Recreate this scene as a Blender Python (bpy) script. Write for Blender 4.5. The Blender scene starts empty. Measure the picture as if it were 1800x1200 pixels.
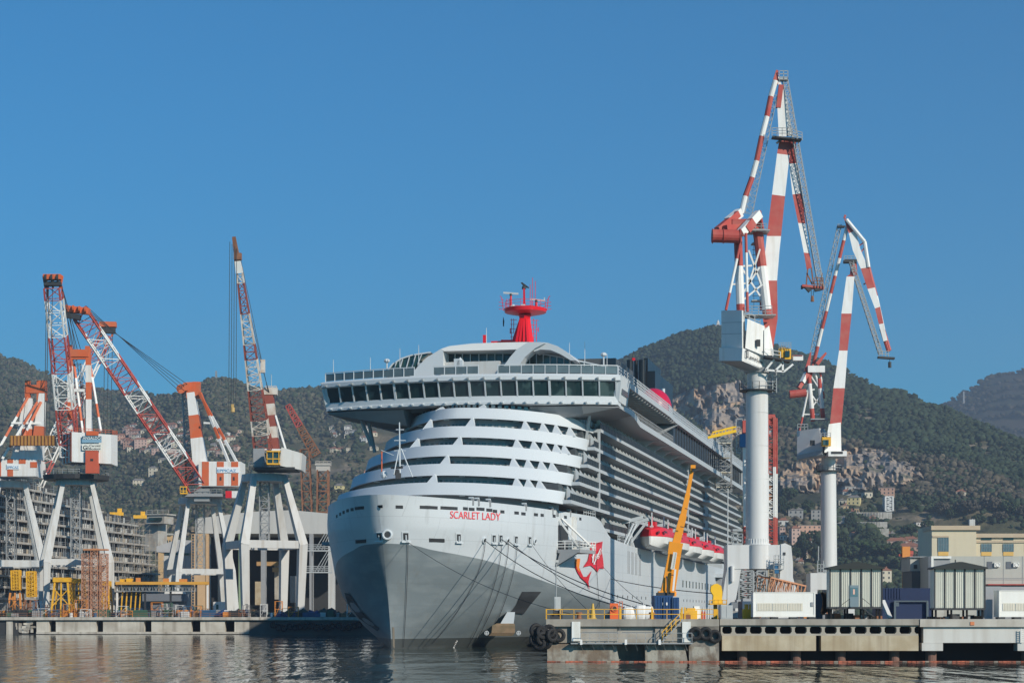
import bpy, bmesh, math, random
import numpy as np
from mathutils import Vector, Matrix, noise
random.seed(7)
SC = bpy.context.scene
COL = SC.collection
# ---------------------------------------------------------------- camera, sky, sun, exposure
F, CX, HY, H = 3500.0, 900.0, 1082.0, 4.4      # focal length in photo pixels, centre column, horizon row, eye height
cam_d = bpy.data.cameras.new("camera")
cam_d.lens = 70.0; cam_d.sensor_width = 36.0; cam_d.sensor_fit = 'HORIZONTAL'
cam_d.shift_y = (HY - 600.0) / 1800.0
cam_d.clip_start = 1.0; cam_d.clip_end = 20000.0
cam = bpy.data.objects.new("camera", cam_d); COL.objects.link(cam)
cam.location = (0, 0, H); cam.rotation_euler = (math.radians(90), 0, 0)
SC.camera = cam
SUN_AZ, SUN_EL = math.radians(44), math.radians(26)     # azimuth to the right of straight behind the camera
wd = bpy.data.worlds.new("World"); SC.world = wd; wd.use_nodes = True
nt = wd.node_tree; bg = nt.nodes['Background']
sky = nt.nodes.new('ShaderNodeTexSky'); sky.sky_type = 'NISHITA'; sky.sun_disc = False
sky.sun_elevation = SUN_EL; sky.sun_rotation = math.pi - SUN_AZ
sky.altitude = 0; sky.air_density = 1.0; sky.dust_density = 0.5; sky.ozone_density = 10.0
tn = nt.nodes.new('ShaderNodeVectorMath'); tn.operation = 'MULTIPLY'; tn.inputs[1].default_value = (0.25, 0.98, 0.99)
nt.links.new(sky.outputs[0], tn.inputs[0]); nt.links.new(tn.outputs[0], bg.inputs[0]); bg.inputs[1].default_value = 0.110
sd = Vector((math.sin(SUN_AZ)*math.cos(SUN_EL), -math.cos(SUN_AZ)*math.cos(SUN_EL), math.sin(SUN_EL)))
ld = bpy.data.lights.new("sun", 'SUN'); ld.energy = 4.6; ld.angle = math.radians(0.53); ld.color = (1.0, 0.90, 0.76)
lo = bpy.data.objects.new("sun", ld); COL.objects.link(lo); lo.location = (0, 0, 200)
lo.rotation_euler = sd.to_track_quat('Z', 'Y').to_euler()
SC.view_settings.view_transform = 'Standard'; SC.view_settings.look = 'None'
SC.view_settings.exposure = 0.06; SC.view_settings.gamma = 1.0; SC.view_settings.use_curve_mapping = False
SC.cycles.volume_bounces = 0; SC.cycles.max_bounces = 6

# ---------------------------------------------------------------- helpers
def W(px, py, Y): return Vector(((px-CX)/F*Y, Y, H+(HY-py)/F*Y))
def WG(px, Y, z=4.1): return Vector(((px-CX)/F*Y, Y, z))
MATS = {}
def mat(name, col, rough=0.55, metal=0.0, var=0.12, scale=0.6, col2=None, mixf=0.5, streak=None, bump=0.0, spec=0.4, detail=5.0, coat=0.0, ramp=(0.42, 0.62)):
    """Principled paint/stone with noise variation, an optional second colour in patches and vertical streaks."""
    if name in MATS: return MATS[name]
    m = bpy.data.materials.new(name); m.use_nodes = True; n = m.node_tree; N = n.nodes; L = n.links
    b = N['Principled BSDF']; b.inputs['Roughness'].default_value = rough; b.inputs['Metallic'].default_value = metal
    b.inputs['Specular IOR Level'].default_value = spec
    if coat: b.inputs['Coat Weight'].default_value = coat; b.inputs['Coat Roughness'].default_value = 0.12
    g = N.new('ShaderNodeNewGeometry')
    nz = N.new('ShaderNodeTexNoise'); nz.inputs['Scale'].default_value = scale; nz.inputs['Detail'].default_value = detail
    L.new(g.outputs['Position'], nz.inputs['Vector'])
    c = tuple(col)+(1,)
    mx = N.new('ShaderNodeMix'); mx.data_type = 'RGBA'
    mx.inputs[6].default_value = tuple(x*(1-var) for x in col)+(1,)
    mx.inputs[7].default_value = tuple(min(1, x*(1+var)) for x in col)+(1,)
    L.new(nz.outputs[0], mx.inputs[0]); out = mx.outputs[2]
    if col2:
        n2 = N.new('ShaderNodeTexNoise'); n2.inputs['Scale'].default_value = scale*0.7; n2.inputs['Detail'].default_value = 8
        mp = N.new('ShaderNodeVectorMath'); mp.operation = 'ADD'; mp.inputs[1].default_value = (13.1, 7.7, 3.3)
        L.new(g.outputs['Position'], mp.inputs[0]); L.new(mp.outputs[0], n2.inputs['Vector'])
        r = N.new('ShaderNodeMapRange'); r.inputs[1].default_value = ramp[0]; r.inputs[2].default_value = ramp[1]; r.inputs[4].default_value = mixf
        L.new(n2.outputs[0], r.inputs[0])
        m2 = N.new('ShaderNodeMix'); m2.data_type = 'RGBA'; m2.inputs[7].default_value = tuple(col2)+(1,)
        L.new(r.outputs[0], m2.inputs[0]); L.new(out, m2.inputs[6]); out = m2.outputs[2]
    if streak:
        sc, scol, amt = streak
        mp = N.new('ShaderNodeVectorMath'); mp.operation = 'MULTIPLY'; mp.inputs[1].default_value = (sc, sc, sc*0.06)
        L.new(g.outputs['Position'], mp.inputs[0])
        n3 = N.new('ShaderNodeTexNoise'); n3.inputs['Scale'].default_value = 1.0; n3.inputs['Detail'].default_value = 6
        L.new(mp.outputs[0], n3.inputs['Vector'])
        r = N.new('ShaderNodeMapRange'); r.inputs[1].default_value = 0.5; r.inputs[2].default_value = 0.72; r.inputs[4].default_value = amt
        L.new(n3.outputs[0], r.inputs[0])
        m3 = N.new('ShaderNodeMix'); m3.data_type = 'RGBA'; m3.inputs[7].default_value = tuple(scol)+(1,)
        L.new(r.outputs[0], m3.inputs[0]); L.new(out, m3.inputs[6]); out = m3.outputs[2]
    L.new(out, b.inputs['Base Color'])
    if bump:
        bp = N.new('ShaderNodeBump'); bp.inputs['Strength'].default_value = min(1, bump); bp.inputs['Distance'].default_value = bump*0.2
        n4 = N.new('ShaderNodeTexNoise'); n4.inputs['Scale'].default_value = scale*4; n4.inputs['Detail'].default_value = 6
        L.new(g.outputs['Position'], n4.inputs['Vector']); L.new(n4.outputs[0], bp.inputs['Height']); L.new(bp.outputs[0], b.inputs['Normal'])
    MATS[name] = m; return m

class MB:
    """collects faces, then becomes one mesh object"""
    def __init__(s): s.v = []; s.f = []; s.m = []
    def face(s, pts, mi=0):
        i = len(s.v); s.v += [tuple(p) for p in pts]; s.f.append(tuple(range(i, i+len(pts)))); s.m.append(mi)
    def frame(s, p0, p1, up=None):
        d = (p1-p0).normalized(); u = Vector(up) if up else (Vector((0, 0, 1)) if abs(d.z) < 0.95 else Vector((0, 1, 0)))
        a = d.cross(u)
        if a.length < 1e-4: a = d.cross(Vector((1, 0, 0)))
        a.normalize(); b = a.cross(d).normalized(); return d, a, b
    def hexa(s, P, mi=0):
        i = len(s.v); s.v += [tuple(p) for p in P]
        for q in ((0, 3, 2, 1), (4, 5, 6, 7), (0, 1, 5, 4), (1, 2, 6, 5), (2, 3, 7, 6), (3, 0, 4, 7)):
            s.f.append(tuple(i+k for k in q)); s.m.append(mi)
    def box(s, x0, x1, y0, y1, z0, z1, mi=0):
        s.hexa([(x0, y0, z0), (x1, y0, z0), (x1, y1, z0), (x0, y1, z0), (x0, y0, z1), (x1, y0, z1), (x1, y1, z1), (x0, y1, z1)], mi)
    def rbox(s, c, sx, sy, sz, rz=0, mi=0):
        """box standing on point c, turned rz about z"""
        c = Vector(c); ca, sa = math.cos(rz), math.sin(rz); P = []
        for z in (0, sz):
            for x, y in ((-sx/2, -sy/2), (sx/2, -sy/2), (sx/2, sy/2), (-sx/2, sy/2)):
                P.append((c.x+x*ca-y*sa, c.y+x*sa+y*ca, c.z+z))
        s.hexa(P, mi)
    def bar(s, p0, p1, w, h=None, mi=0, w1=None, h1=None, up=None):
        p0 = Vector(p0); p1 = Vector(p1); h = w if h is None else h; w1 = w if w1 is None else w1; h1 = (h*w1/w) if h1 is None else h1
        d, a, b = s.frame(p0, p1, up)
        P = [p0-a*w/2-b*h/2, p0+a*w/2-b*h/2, p0+a*w/2+b*h/2, p0-a*w/2+b*h/2, p1-a*w1/2-b*h1/2, p1+a*w1/2-b*h1/2, p1+a*w1/2+b*h1/2, p1-a*w1/2+b*h1/2]
        s.hexa(P, mi)
    def tube(s, p0, p1, r0, r1=None, n=8, mi=0, caps=True):
        p0 = Vector(p0); p1 = Vector(p1); r1 = r0 if r1 is None else r1
        d, a, b = s.frame(p0, p1); i = len(s.v)
        for p, r in ((p0, r0), (p1, r1)):
            for k in range(n):
                t = 2*math.pi*k/n; s.v.append(tuple(p+a*r*math.cos(t)+b*r*math.sin(t)))
        for k in range(n):
            j = (k+1) % n; s.f.append((i+k, i+j, i+n+j, i+n+k)); s.m.append(mi)
        if caps:
            s.f.append(tuple(i+k for k in range(n))[::-1]); s.m.append(mi); s.f.append(tuple(i+n+k for k in range(n))); s.m.append(mi)
    def path(s, pts, r, n=6, mi=0):
        for a, b in zip(pts[:-1], pts[1:]): s.tube(a, b, r, n=n, mi=mi)
    def prism(s, pts, vec, mi=0):
        pts = [Vector(p) for p in pts]; vec = Vector(vec); i = len(s.v); n = len(pts)
        s.v += [tuple(p) for p in pts] + [tuple(p+vec) for p in pts]
        s.f.append(tuple(range(i, i+n))[::-1]); s.m.append(mi); s.f.append(tuple(range(i+n, i+2*n))); s.m.append(mi)
        for k in range(n):
            j = (k+1) % n; s.f.append((i+k, i+j, i+n+j, i+n+k)); s.m.append(mi)
    def loft(s, rings, mi=0, closed=True, capa=True, capb=True):
        n = len(rings[0]); base = len(s.v)
        for r in rings: s.v += [tuple(p) for p in r]
        for a in range(len(rings)-1):
            for k in range(n if closed else n-1):
                j = (k+1) % n; s.f.append((base+a*n+k, base+a*n+j, base+(a+1)*n+j, base+(a+1)*n+k)); s.m.append(mi)
        if closed and capa: s.f.append(tuple(base+k for k in range(n))[::-1]); s.m.append(mi)
        if closed and capb: s.f.append(tuple(base+(len(rings)-1)*n+k for k in range(n))); s.m.append(mi)
    def sphere(s, c, r, n=10, m=6, mi=0, sz=1.0, half=False):
        c = Vector(c); rings = []
        lo_ = 0 if half else -math.pi/2
        for a in range(m+1):
            t = lo_+(math.pi/2-lo_)*a/m; rr = max(1e-3, r*math.cos(t))
            rings.append([c+Vector((rr*math.cos(2*math.pi*k/n), rr*math.sin(2*math.pi*k/n), r*sz*math.sin(t))) for k in range(n)])
        s.loft(rings, mi)
    def torus(s, c, R, r, axis=(0, 1, 0), n=14, m=7, mi=0):
        c = Vector(c); ax = Vector(axis).normalized(); u = ax.orthogonal().normalized(); w = ax.cross(u); i = len(s.v)
        for k in range(n):
            t = 2*math.pi*k/n; rd = u*math.cos(t)+w*math.sin(t)
            for j in range(m):
                q = 2*math.pi*j/m; s.v.append(tuple(c+rd*(R+r*math.cos(q))+ax*r*math.sin(q)))
        for k in range(n):
            for j in range(m):
                s.f.append((i+k*m+j, i+((k+1) % n)*m+j, i+((k+1) % n)*m+(j+1) % m, i+k*m+(j+1) % m)); s.m.append(mi)
    def build(s, name, mats, parent=None, smooth=False, label=None, cat=None, group=None, kind=None):
        if not s.v: return None
        if not isinstance(mats, (list, tuple)): mats = [mats]
        V = np.array(s.v, dtype=float)
        if parent is not None: org = Vector(parent.get('_o', (0, 0, 0)))
        else: org = Vector(((V[:, 0].min()+V[:, 0].max())/2, (V[:, 1].min()+V[:, 1].max())/2, V[:, 2].min()))
        V = V-np.array(org)
        me = bpy.data.meshes.new(name); me.from_pydata(V.tolist(), [], s.f)
        for m_ in mats: me.materials.append(m_)
        me.polygons.foreach_set('material_index', s.m)
        if smooth:
            me.polygons.foreach_set('use_smooth', [True]*len(me.polygons))
        bm = bmesh.new(); bm.from_mesh(me); bmesh.ops.recalc_face_normals(bm, faces=bm.faces); bm.to_mesh(me); bm.free()
        if smooth:
            try: me.set_sharp_from_angle(angle=math.radians(smooth if smooth is not True else 40))
            except Exception: pass
        me.update()
        o = bpy.data.objects.new(name, me); COL.objects.link(o)
        if parent is not None: o.parent = parent; o['_o'] = tuple(org)
        else: o.location = org; o['_o'] = tuple(org)
        tag(o, label, cat, group, kind); return o
def tag(o, label=None, cat=None, group=None, kind=None):
    if label: o['label'] = label
    if cat: o['category'] = cat
    if group: o['group'] = group
    if kind: o['kind'] = kind
    return o
def thing(name, loc, label, cat, group=None, rz=0, local=False):
    o = bpy.data.objects.new(name, None); COL.objects.link(o); o.location = loc; o.rotation_euler = (0, 0, rz)
    o.empty_display_size = 0.5
    o['_o'] = (0, 0, 0) if local else tuple(loc)
    return tag(o, label, cat, group)
def clone(root, loc, rz=None, label=None, group=None):
    r = root.copy(); COL.objects.link(r); r.location = loc
    if rz is not None: r.rotation_euler = (0, 0, rz)
    if label: r['label'] = label
    if group: r['group'] = group
    for ch in list(root.children):
        c = ch.copy(); COL.objects.link(c); c.parent = r
        for g_ in list(ch.children):
            d = g_.copy(); COL.objects.link(d); d.parent = c
    return r
def text_mb(txt, o, ux, uz, size, extr=0.02, bold=0.0, fit=None):
    """lettering as real geometry: o lower-left corner, ux direction of writing, uz up"""
    cu = bpy.data.curves.new('t', 'FONT'); cu.body = txt; cu.size = size; cu.extrude = extr; cu.offset = bold
    ob = bpy.data.objects.new('t', cu); COL.objects.link(ob); bpy.context.view_layer.update()
    me = bpy.data.meshes.new_from_object(ob.evaluated_get(bpy.context.evaluated_depsgraph_get()))
    ux = Vector(ux).normalized(); uz = Vector(uz).normalized(); un = ux.cross(uz).normalized(); o = Vector(o)
    mb = MB(); co = [v.co.copy() for v in me.vertices]; x0 = min(c.x for c in co); wd_ = max(c.x for c in co)-x0
    k = (fit/wd_) if fit else 1.0
    mb.v = [tuple(o+ux*(c.x-x0)*k+uz*c.y+un*c.z) for c in co]
    mb.f = [tuple(p.vertices) for p in me.polygons]; mb.m = [0]*len(mb.f)
    bpy.data.objects.remove(ob); bpy.data.meshes.remove(me); bpy.data.curves.remove(cu)
    return mb
def lattice(mb, p0, p1, w0, w1, d0, d1, nseg, rc, rb, band=lambda t: 0, hint=(0, 1, 0), sides=4, cross=False):
    """four chords and zig-zag bracing from p0 to p1; w measured across the hint direction, d along it"""
    p0 = Vector(p0); p1 = Vector(p1); d = (p1-p0).normalized(); h = Vector(hint); a = d.cross(h).normalized(); b = a.cross(d).normalized()
    def ring(t):
        c = p0.lerp(p1, t); w = w0+(w1-w0)*t; q = d0+(d1-d0)*t
        return [c-a*w/2-b*q/2, c+a*w/2-b*q/2, c+a*w/2+b*q/2, c-a*w/2+b*q/2]
    for k in range(nseg):
        t0, t1 = k/nseg, (k+1)/nseg; A = ring(t0); B = ring(t1); mi = band((t0+t1)/2)
        for j in range(4):
            mb.bar(A[j], B[j], rc*2, mi=mi)
            i = (j+1) % 4
            mb.bar(A[j], A[i], rb*2, mi=mi)
            if k % 2 == 0: mb.bar(A[j], B[i], rb*2, mi=mi)
            else: mb.bar(A[i], B[j], rb*2, mi=mi)
            if cross: (mb.bar(A[i], B[j], rb*2, mi=mi) if k % 2 == 0 else mb.bar(A[j], B[i], rb*2, mi=mi))
    A = ring(1)
    for j in range(4): mb.bar(A[j], A[(j+1) % 4], rb*2, mi=band(1))
def banded(mb, p0, p1, w0, w1, n, mis, h0=None, h1=None, round_=False, up=None):
    p0 = Vector(p0); p1 = Vector(p1)
    for k in range(n):
        a, b = k/n, (k+1)/n; P, Q = p0.lerp(p1, a), p0.lerp(p1, b); wa, wb = w0+(w1-w0)*a, w0+(w1-w0)*b
        mi = mis[k % len(mis)]
        if round_: mb.tube(P, Q, wa/2, wb/2, n=10, mi=mi)
        else:
            ha = wa if h0 is None else h0+(h1-h0)*a; hb_ = wb if h0 is None else h0+(h1-h0)*b
            mb.bar(P, Q, wa, ha, mi, wb, hb_, up=up)
def railing(mb, pts, h=1.1, r=0.03, step=2.0, rails=2, mi=0):
    for a, b in zip(pts[:-1], pts[1:]):
        a = Vector(a); b = Vector(b); n = max(1, int(round((b-a).length/step)))
        for k in range(n+1):
            p = a.lerp(b, k/n); mb.bar(p, p+Vector((0, 0, h)), r*2, mi=mi)
        for q in range(rails):
            z = Vector((0, 0, h*(q+1)/rails)); mb.bar(a+z, b+z, r*2, mi=mi)
def interp(x, T):
    if x <= T[0][0]: return T[0][1]
    for (a, ya), (b, yb) in zip(T[:-1], T[1:]):
        if x <= b: return ya+(yb-ya)*(x-a)/(b-a)
    return T[-1][1]
def sinterp(x, T):
    if x <= T[0][0]: return T[0][1]
    for (a, ya), (b, yb) in zip(T[:-1], T[1:]):
        if x <= b:
            t = (x-a)/(b-a); t = t*t*(3-2*t)*0.5+t*0.5; return ya+(yb-ya)*t
    return T[-1][1]
# ---------------------------------------------------------------- shared materials
M_white = mat('white_paint', (0.72, 0.72, 0.70), 0.5, var=0.06, streak=(1.2, (0.45, 0.38, 0.28), 0.35))
M_white_clean = mat('ship_white', (0.52, 0.56, 0.585), 0.55, var=0.03, scale=0.2)
M_red = mat('crane_red', (0.40, 0.060, 0.048), 0.55, var=0.12, col2=(0.42, 0.13, 0.10), mixf=0.5, scale=.8)
M_orange = mat('crane_orange_red', (0.58, 0.115, 0.035), 0.55, var=0.12, col2=(0.48, 0.16, 0.08), mixf=0.5)
M_rust = mat('rust', (0.20, 0.085, 0.045), 0.85, var=0.3, col2=(0.33, 0.16, 0.09), scale=1.2)
M_lgrey = mat('light_grey_paint', (0.50, 0.51, 0.50), 0.55, var=0.07, streak=(0.9, (0.30, 0.25, 0.19), 0.45))
M_pylon = mat('pylon_grey', (0.58, 0.58, 0.57), 0.5, var=0.05, scale=0.25, streak=(0.7, (0.36, 0.34, 0.31), 0.4))
M_grey = mat('mid_grey_paint', (0.28, 0.29, 0.30), 0.6, var=0.1)
M_dark = mat('dark_steel', (0.035, 0.037, 0.04), 0.6, var=0.2)
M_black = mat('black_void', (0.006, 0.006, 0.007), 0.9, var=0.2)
M_galv = mat('galvanised', (0.34, 0.35, 0.35), 0.5, 0.3, var=0.12)
M_yellow = mat('yellow_paint', (0.78, 0.42, 0.02), 0.5, var=0.12, col2=(0.45, 0.24, 0.05), mixf=0.45, scale=1.5)
M_amber = mat('amber_paint', (0.75, 0.28, 0.015), 0.45, var=0.08)
M_glass = mat('dark_glass', (0.016, 0.040, 0.044), 0.12, spec=0.6, var=0.4, scale=0.4, col2=(0.07, 0.12, 0.12), mixf=0.8, ramp=(.55, .62))
M_cable = mat('steel_cable', (0.05, 0.055, 0.06), 0.6)
M_concrete = mat('concrete', (0.34, 0.32, 0.28), 0.85, var=0.15, scale=0.5, col2=(0.20, 0.18, 0.15), mixf=0.6, streak=(1.0, (0.12, 0.10, 0.08), 0.6), bump=0.3)
M_conc_lt = mat('pale_concrete', (0.50, 0.48, 0.43), 0.85, var=0.12, scale=0.5, col2=(0.34, 0.31, 0.26), mixf=0.6, streak=(1.1, (0.20, 0.17, 0.13), 0.55), bump=0.2)
M_conc_beige = mat('beige_concrete', (0.46, 0.40, 0.29), 0.85, var=0.15, scale=0.7, col2=(0.34, 0.27, 0.17), mixf=0.7, streak=(1.6, (0.22, 0.15, 0.09), 0.5), bump=0.2)
M_rubber = mat('tyre_rubber', (0.014, 0.014, 0.015), 0.75, var=0.3)
M_blue = mat('container_blue', (0.012, 0.055, 0.16), 0.5, var=0.15)
M_brt_red = mat('bright_red', (0.62, 0.02, 0.03), 0.35, var=0.06)
BANDS = [M_white, M_red]; BANDO = [M_white, M_orange]
# ================================================================= SETTING: water, ground, hills
def water_mat():
    m = bpy.data.materials.new('harbour_water'); m.use_nodes = True; n = m.node_tree; N = n.nodes; L = n.links
    b = N['Principled BSDF']; b.inputs['Base Color'].default_value = (0.045, 0.068, 0.058, 1); b.inputs['Roughness'].default_value = 0.05
    b.inputs['IOR'].default_value = 1.33
    g = N.new('ShaderNodeNewGeometry')
    def nz(sx, sy, sc, det):
        mp = N.new('ShaderNodeVectorMath'); mp.operation = 'MULTIPLY'; mp.inputs[1].default_value = (sx, sy, 1)
        t = N.new('ShaderNodeTexNoise'); t.inputs['Scale'].default_value = sc; t.inputs['Detail'].default_value = det; t.inputs['Roughness'].default_value = 0.55
        L.new(g.outputs['Position'], mp.inputs[0]); L.new(mp.outputs[0], t.inputs['Vector']); return t.outputs[0]
    a = nz(1, 0.13, 0.36, 3); c = nz(1, 0.5, 0.8, 3); e = nz(1, 1, 0.05, 2)
    s1 = N.new('ShaderNodeMath'); s1.operation = 'MULTIPLY_ADD'; s1.inputs[1].default_value = 0.10; L.new(c, s1.inputs[0]); L.new(a, s1.inputs[2])
    # calm and ruffled areas
    r = N.new('ShaderNodeMapRange'); r.inputs[1].default_value = 0.3; r.inputs[2].default_value = 0.7; r.inputs[3].default_value = 0.5; r.inputs[4].default_value = 1.0; L.new(e, r.inputs[0])
    s2 = N.new('ShaderNodeMath'); s2.operation = 'MULTIPLY'; L.new(s1.outputs[0], s2.inputs[0]); L.new(r.outputs[0], s2.inputs[1])
    bp = N.new('ShaderNodeBump'); bp.inputs['Strength'].default_value = 1.0; bp.inputs['Distance'].default_value = 0.42
    L.new(s2.outputs[0], bp.inputs['Height']); L.new(bp.outputs[0], b.inputs['Normal'])
    return m
mb = MB(); mb.face([(-1500, -60, 0), (1500, -60, 0), (1500, 700, 0), (-1500, 700, 0)]); mb.build('water', water_mat(), kind='structure')
GZ = 4.1
M_ground = mat('yard_ground', (0.17, 0.16, 0.145), 0.9, var=0.2, scale=0.15, col2=(0.10, 0.095, 0.09), mixf=0.7)
mb = MB(); mb.box(-2500, 2500, 700, 1500, -2, GZ-0.15); mb.build('ground', M_ground, kind='structure')

SKY_T = [(-400, 560), (-200, 600), (0, 626), (32, 632), (75, 655), (110, 672), (180, 686), (250, 693), (290, 700), (330, 690), (368, 669), (400, 670), (430, 681), (470, 691), (510, 690), (560, 684), (600, 672), (700, 662), (900, 655), (1040, 650), (1085, 640), (1100, 628), (1130, 612), (1180, 592), (1240, 580), (1262, 577), (1280, 581), (1330, 598), (1400, 626), (1480, 652), (1550, 684), (1600, 704), (1660, 724), (1720, 750), (1800, 786), (1950, 850), (2200, 930)]
def ridgeY(px): return interp(px, [(-400, 3300), (200, 3300), (300, 2900), (600, 3000), (900, 3000), (1200, 2900), (1500, 2500), (1800, 2100), (2200, 1900)])
YF = 1250.0
def terrain(px, d):
    """d 0..1 from the foot of the hills to the ridge, beyond 1 the back slope"""
    Yr = ridgeY(px); Y = YF+(Yr-YF)*d; zr = H+(HY-interp(px, SKY_T))/F*Yr
    X = (px-CX)/F*Y
    p = Vector((X/420.0, Y/420.0, 1.7))
    spur = noise.fractal(p, 1.0, 2.1, 5)
    fine = noise.fractal(Vector((X/70.0, Y/70.0, 4.2)), 0.9, 2.1, 4)
    if d <= 1:
        sh = 0.10*d+0.90*d**1.25
        z = zr*sh + spur*46*math.sin(math.pi*min(1, d))**0.7*min(1, d*4) + fine*7*min(1, d*6)
        if d > 0.85: z = z*(1-(d-0.85)/0.15*0.0)
    else:
        z = zr*(1-(d-1)*1.2)+fine*5
    return X, Y, max(z, 3.0)
QUARRY = [[(1168, 700), (1186, 690), (1215, 684), (1260, 676), (1300, 668), (1318, 680), (1318, 760), (1300, 775), (1262, 772), (1235, 762), (1205, 735), (1172, 716)],
          [(1366, 840), (1380, 822), (1405, 812), (1440, 800), (1480, 790), (1530, 787), (1556, 790), (1566, 806), (1582, 808), (1598, 812), (1622, 816), (1620, 838), (1590, 852), (1560, 854), (1520, 858), (1470, 862), (1420, 866), (1375, 866)]]
BARE = [[(1486, 716), (1520, 710), (1545, 732), (1520, 742), (1490, 738)], [(1500, 770), (1530, 768), (1526, 784), (1500, 784)], [(1560, 895), (1640, 890), (1650, 912), (1600, 935), (1562, 925)], [(1600, 845), (1640, 842), (1650, 858), (1612, 862)], [(1690, 780), (1740, 775), (1748, 800), (1700, 812)], [(560, 690), (600, 690), (600, 700), (560, 702)], [(480, 830), (600, 800), (620, 830), (540, 860)]]
def inside(x, y, P):
    c = False; n = len(P)
    for i in range(n):
        (x0, y0), (x1, y1) = P[i], P[(i+1) % n]
        if (y0 > y) != (y1 > y) and x < (x1-x0)*(y-y0)/(y1-y0)+x0: c = not c
    return c
def soft(x, y):
    """1 on the quarry faces, 0.5 on bare scrubland, 0 in the woods, with a ragged edge"""
    w = noise.noise(Vector((x/9.0, y/7.0, 3)))*6; w2 = noise.noise(Vector((x/11.0, y/9.0, 9)))*5
    for P in QUARRY:
        if inside(x+w, y+w2, P): return 1.0
    for P in BARE:
        if inside(x+w*1.5, y+w2*1.5, P): return 0.5
    return 0.0
PX = np.arange(-360, 2161, 4.0); ND = 230
D = np.concatenate([np.linspace(0, 1, ND), np.linspace(1.03, 1.5, 10)])
verts = np.zeros((len(PX), len(D), 3)); rock = np.zeros((len(PX), len(D))); scr = np.zeros((len(PX), len(D), 2))
for i, px in enumerate(PX):
    prevy = 9999
    for j, d in enumerate(D):
        X, Y, z = terrain(px, d); py = HY-(z-H)/Y*F
        q = soft(px, py) if d <= 1 and (1140 < px < 1800 or 470 < px < 640) else 0
        if q == 1.0:   # cut rock: vertical ribs and gullies pushed in and out of the slope
            wq = noise.noise(Vector((px/14.0, py/18.0, 3)))*1.4; rib = noise.cell(Vector((px/8.0+wq, py/26.0+wq*.5, 0)))*11+noise.cell(Vector((px/19.0-wq, py/60.0, 4)))*17+noise.noise(Vector((px/4.5, py/11.0, 5)))*5+noise.noise(Vector((px/9.0, py/3.5, 8)))*2
            Y2 = Y+rib; X = X*Y2/Y; z = H+(z-H)*Y2/Y; Y = Y2
        verts[i, j] = (X, Y, z); rock[i, j] = q; scr[i, j] = (px, py)
nx, ny = len(PX), len(D)
idx = np.arange(nx*ny).reshape(nx, ny)
quads = np.stack([idx[:-1, :-1], idx[1:, :-1], idx[1:, 1:], idx[:-1, 1:]], -1).reshape(-1, 4)
me = bpy.data.meshes.new('hills'); me.from_pydata(verts.reshape(-1, 3).tolist(), [], quads.tolist())
at = me.attributes.new('rock', 'FLOAT', 'POINT'); at.data.foreach_set('value', rock.reshape(-1).astype(np.float32))
rq = rock.reshape(-1)[quads].max(1) < .9
me.polygons.foreach_set('use_smooth', rq.tolist())
def hill_mat():
    m = bpy.data.materials.new('hillside'); m.use_nodes = True; n = m.node_tree; N = n.nodes; L = n.links; b = N['Principled BSDF']; b.inputs['Roughness'].default_value = 0.95; b.inputs['Specular IOR Level'].default_value = 0.1
    g = N.new('ShaderNodeNewGeometry')
    def nz(sc, det, off=(0, 0, 0), mul=(1, 1, 1)):
        mp = N.new('ShaderNodeVectorMath'); mp.operation = 'MULTIPLY_ADD'; mp.inputs[1].default_value = mul; mp.inputs[2].default_value = off
        t = N.new('ShaderNodeTexNoise'); t.inputs['Scale'].default_value = sc; t.inputs['Detail'].default_value = det
        L.new(g.outputs['Position'], mp.inputs[0]); L.new(mp.outputs[0], t.inputs['Vector']); return t.outputs[0]
    def mix(f, a, c, lo=0.4, hi=0.6):
        r = N.new('ShaderNodeMapRange'); r.inputs[1].default_value = lo; r.inputs[2].default_value = hi; L.new(f, r.inputs[0])
        x = N.new('ShaderNodeMix'); x.data_type = 'RGBA'; L.new(r.outputs[0], x.inputs[0])
        for k, v in ((6, a), (7, c)):
            if isinstance(v, tuple): x.inputs[k].default_value = v+(1,)
            else: L.new(v, x.inputs[k])
        return x.outputs[2]
    veg = mix(nz(0.02, 8), (0.075, 0.075, 0.042), (0.17, 0.14, 0.088), 0.42, 0.60)
    veg = mix(nz(0.006, 6, (9, 3, 1)), veg, (0.055, 0.060, 0.036), 0.5, 0.62)
    rk = mix(nz(0.012, 9, (3, 1, 7), (1, 1, 0.6)), (0.34, 0.285, 0.235), (0.50, 0.34, 0.21), 0.45, 0.6)
    rk = mix(nz(0.05, 8, (1, 5, 2), (1, 1, 0.25)), rk, (0.15, 0.14, 0.13), 0.5, 0.66); rk = mix(nz(0.03, 9, (7, 2, 2), (1, 1, 2.5)), rk, (0.14, 0.135, 0.10), 0.62, 0.68)
    a = N.new('ShaderNodeAttribute'); a.attribute_name = 'rock'
    dirt = mix(nz(0.05, 8), (0.20, 0.165, 0.12), (0.09, 0.085, 0.055), 0.42, 0.58)
    c = mix(a.outputs['Fac'], veg, dirt, 0.15, 0.45); c = mix(a.outputs['Fac'], c, rk, 0.6, 0.9)
    L.new(c, b.inputs['Base Color'])
    bp = N.new('ShaderNodeBump'); bp.inputs['Strength'].default_value = 1.0; bp.inputs['Distance'].default_value = 4.0
    L.new(nz(0.08, 8, (0, 0, 0), (1, 1, 0.5)), bp.inputs['Height']); L.new(bp.outputs[0], b.inputs['Normal'])
    return m
me.materials.append(hill_mat()); me.update()
hills = bpy.data.objects.new('hills', me); COL.objects.link(hills); tag(hills, kind='structure')
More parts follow.
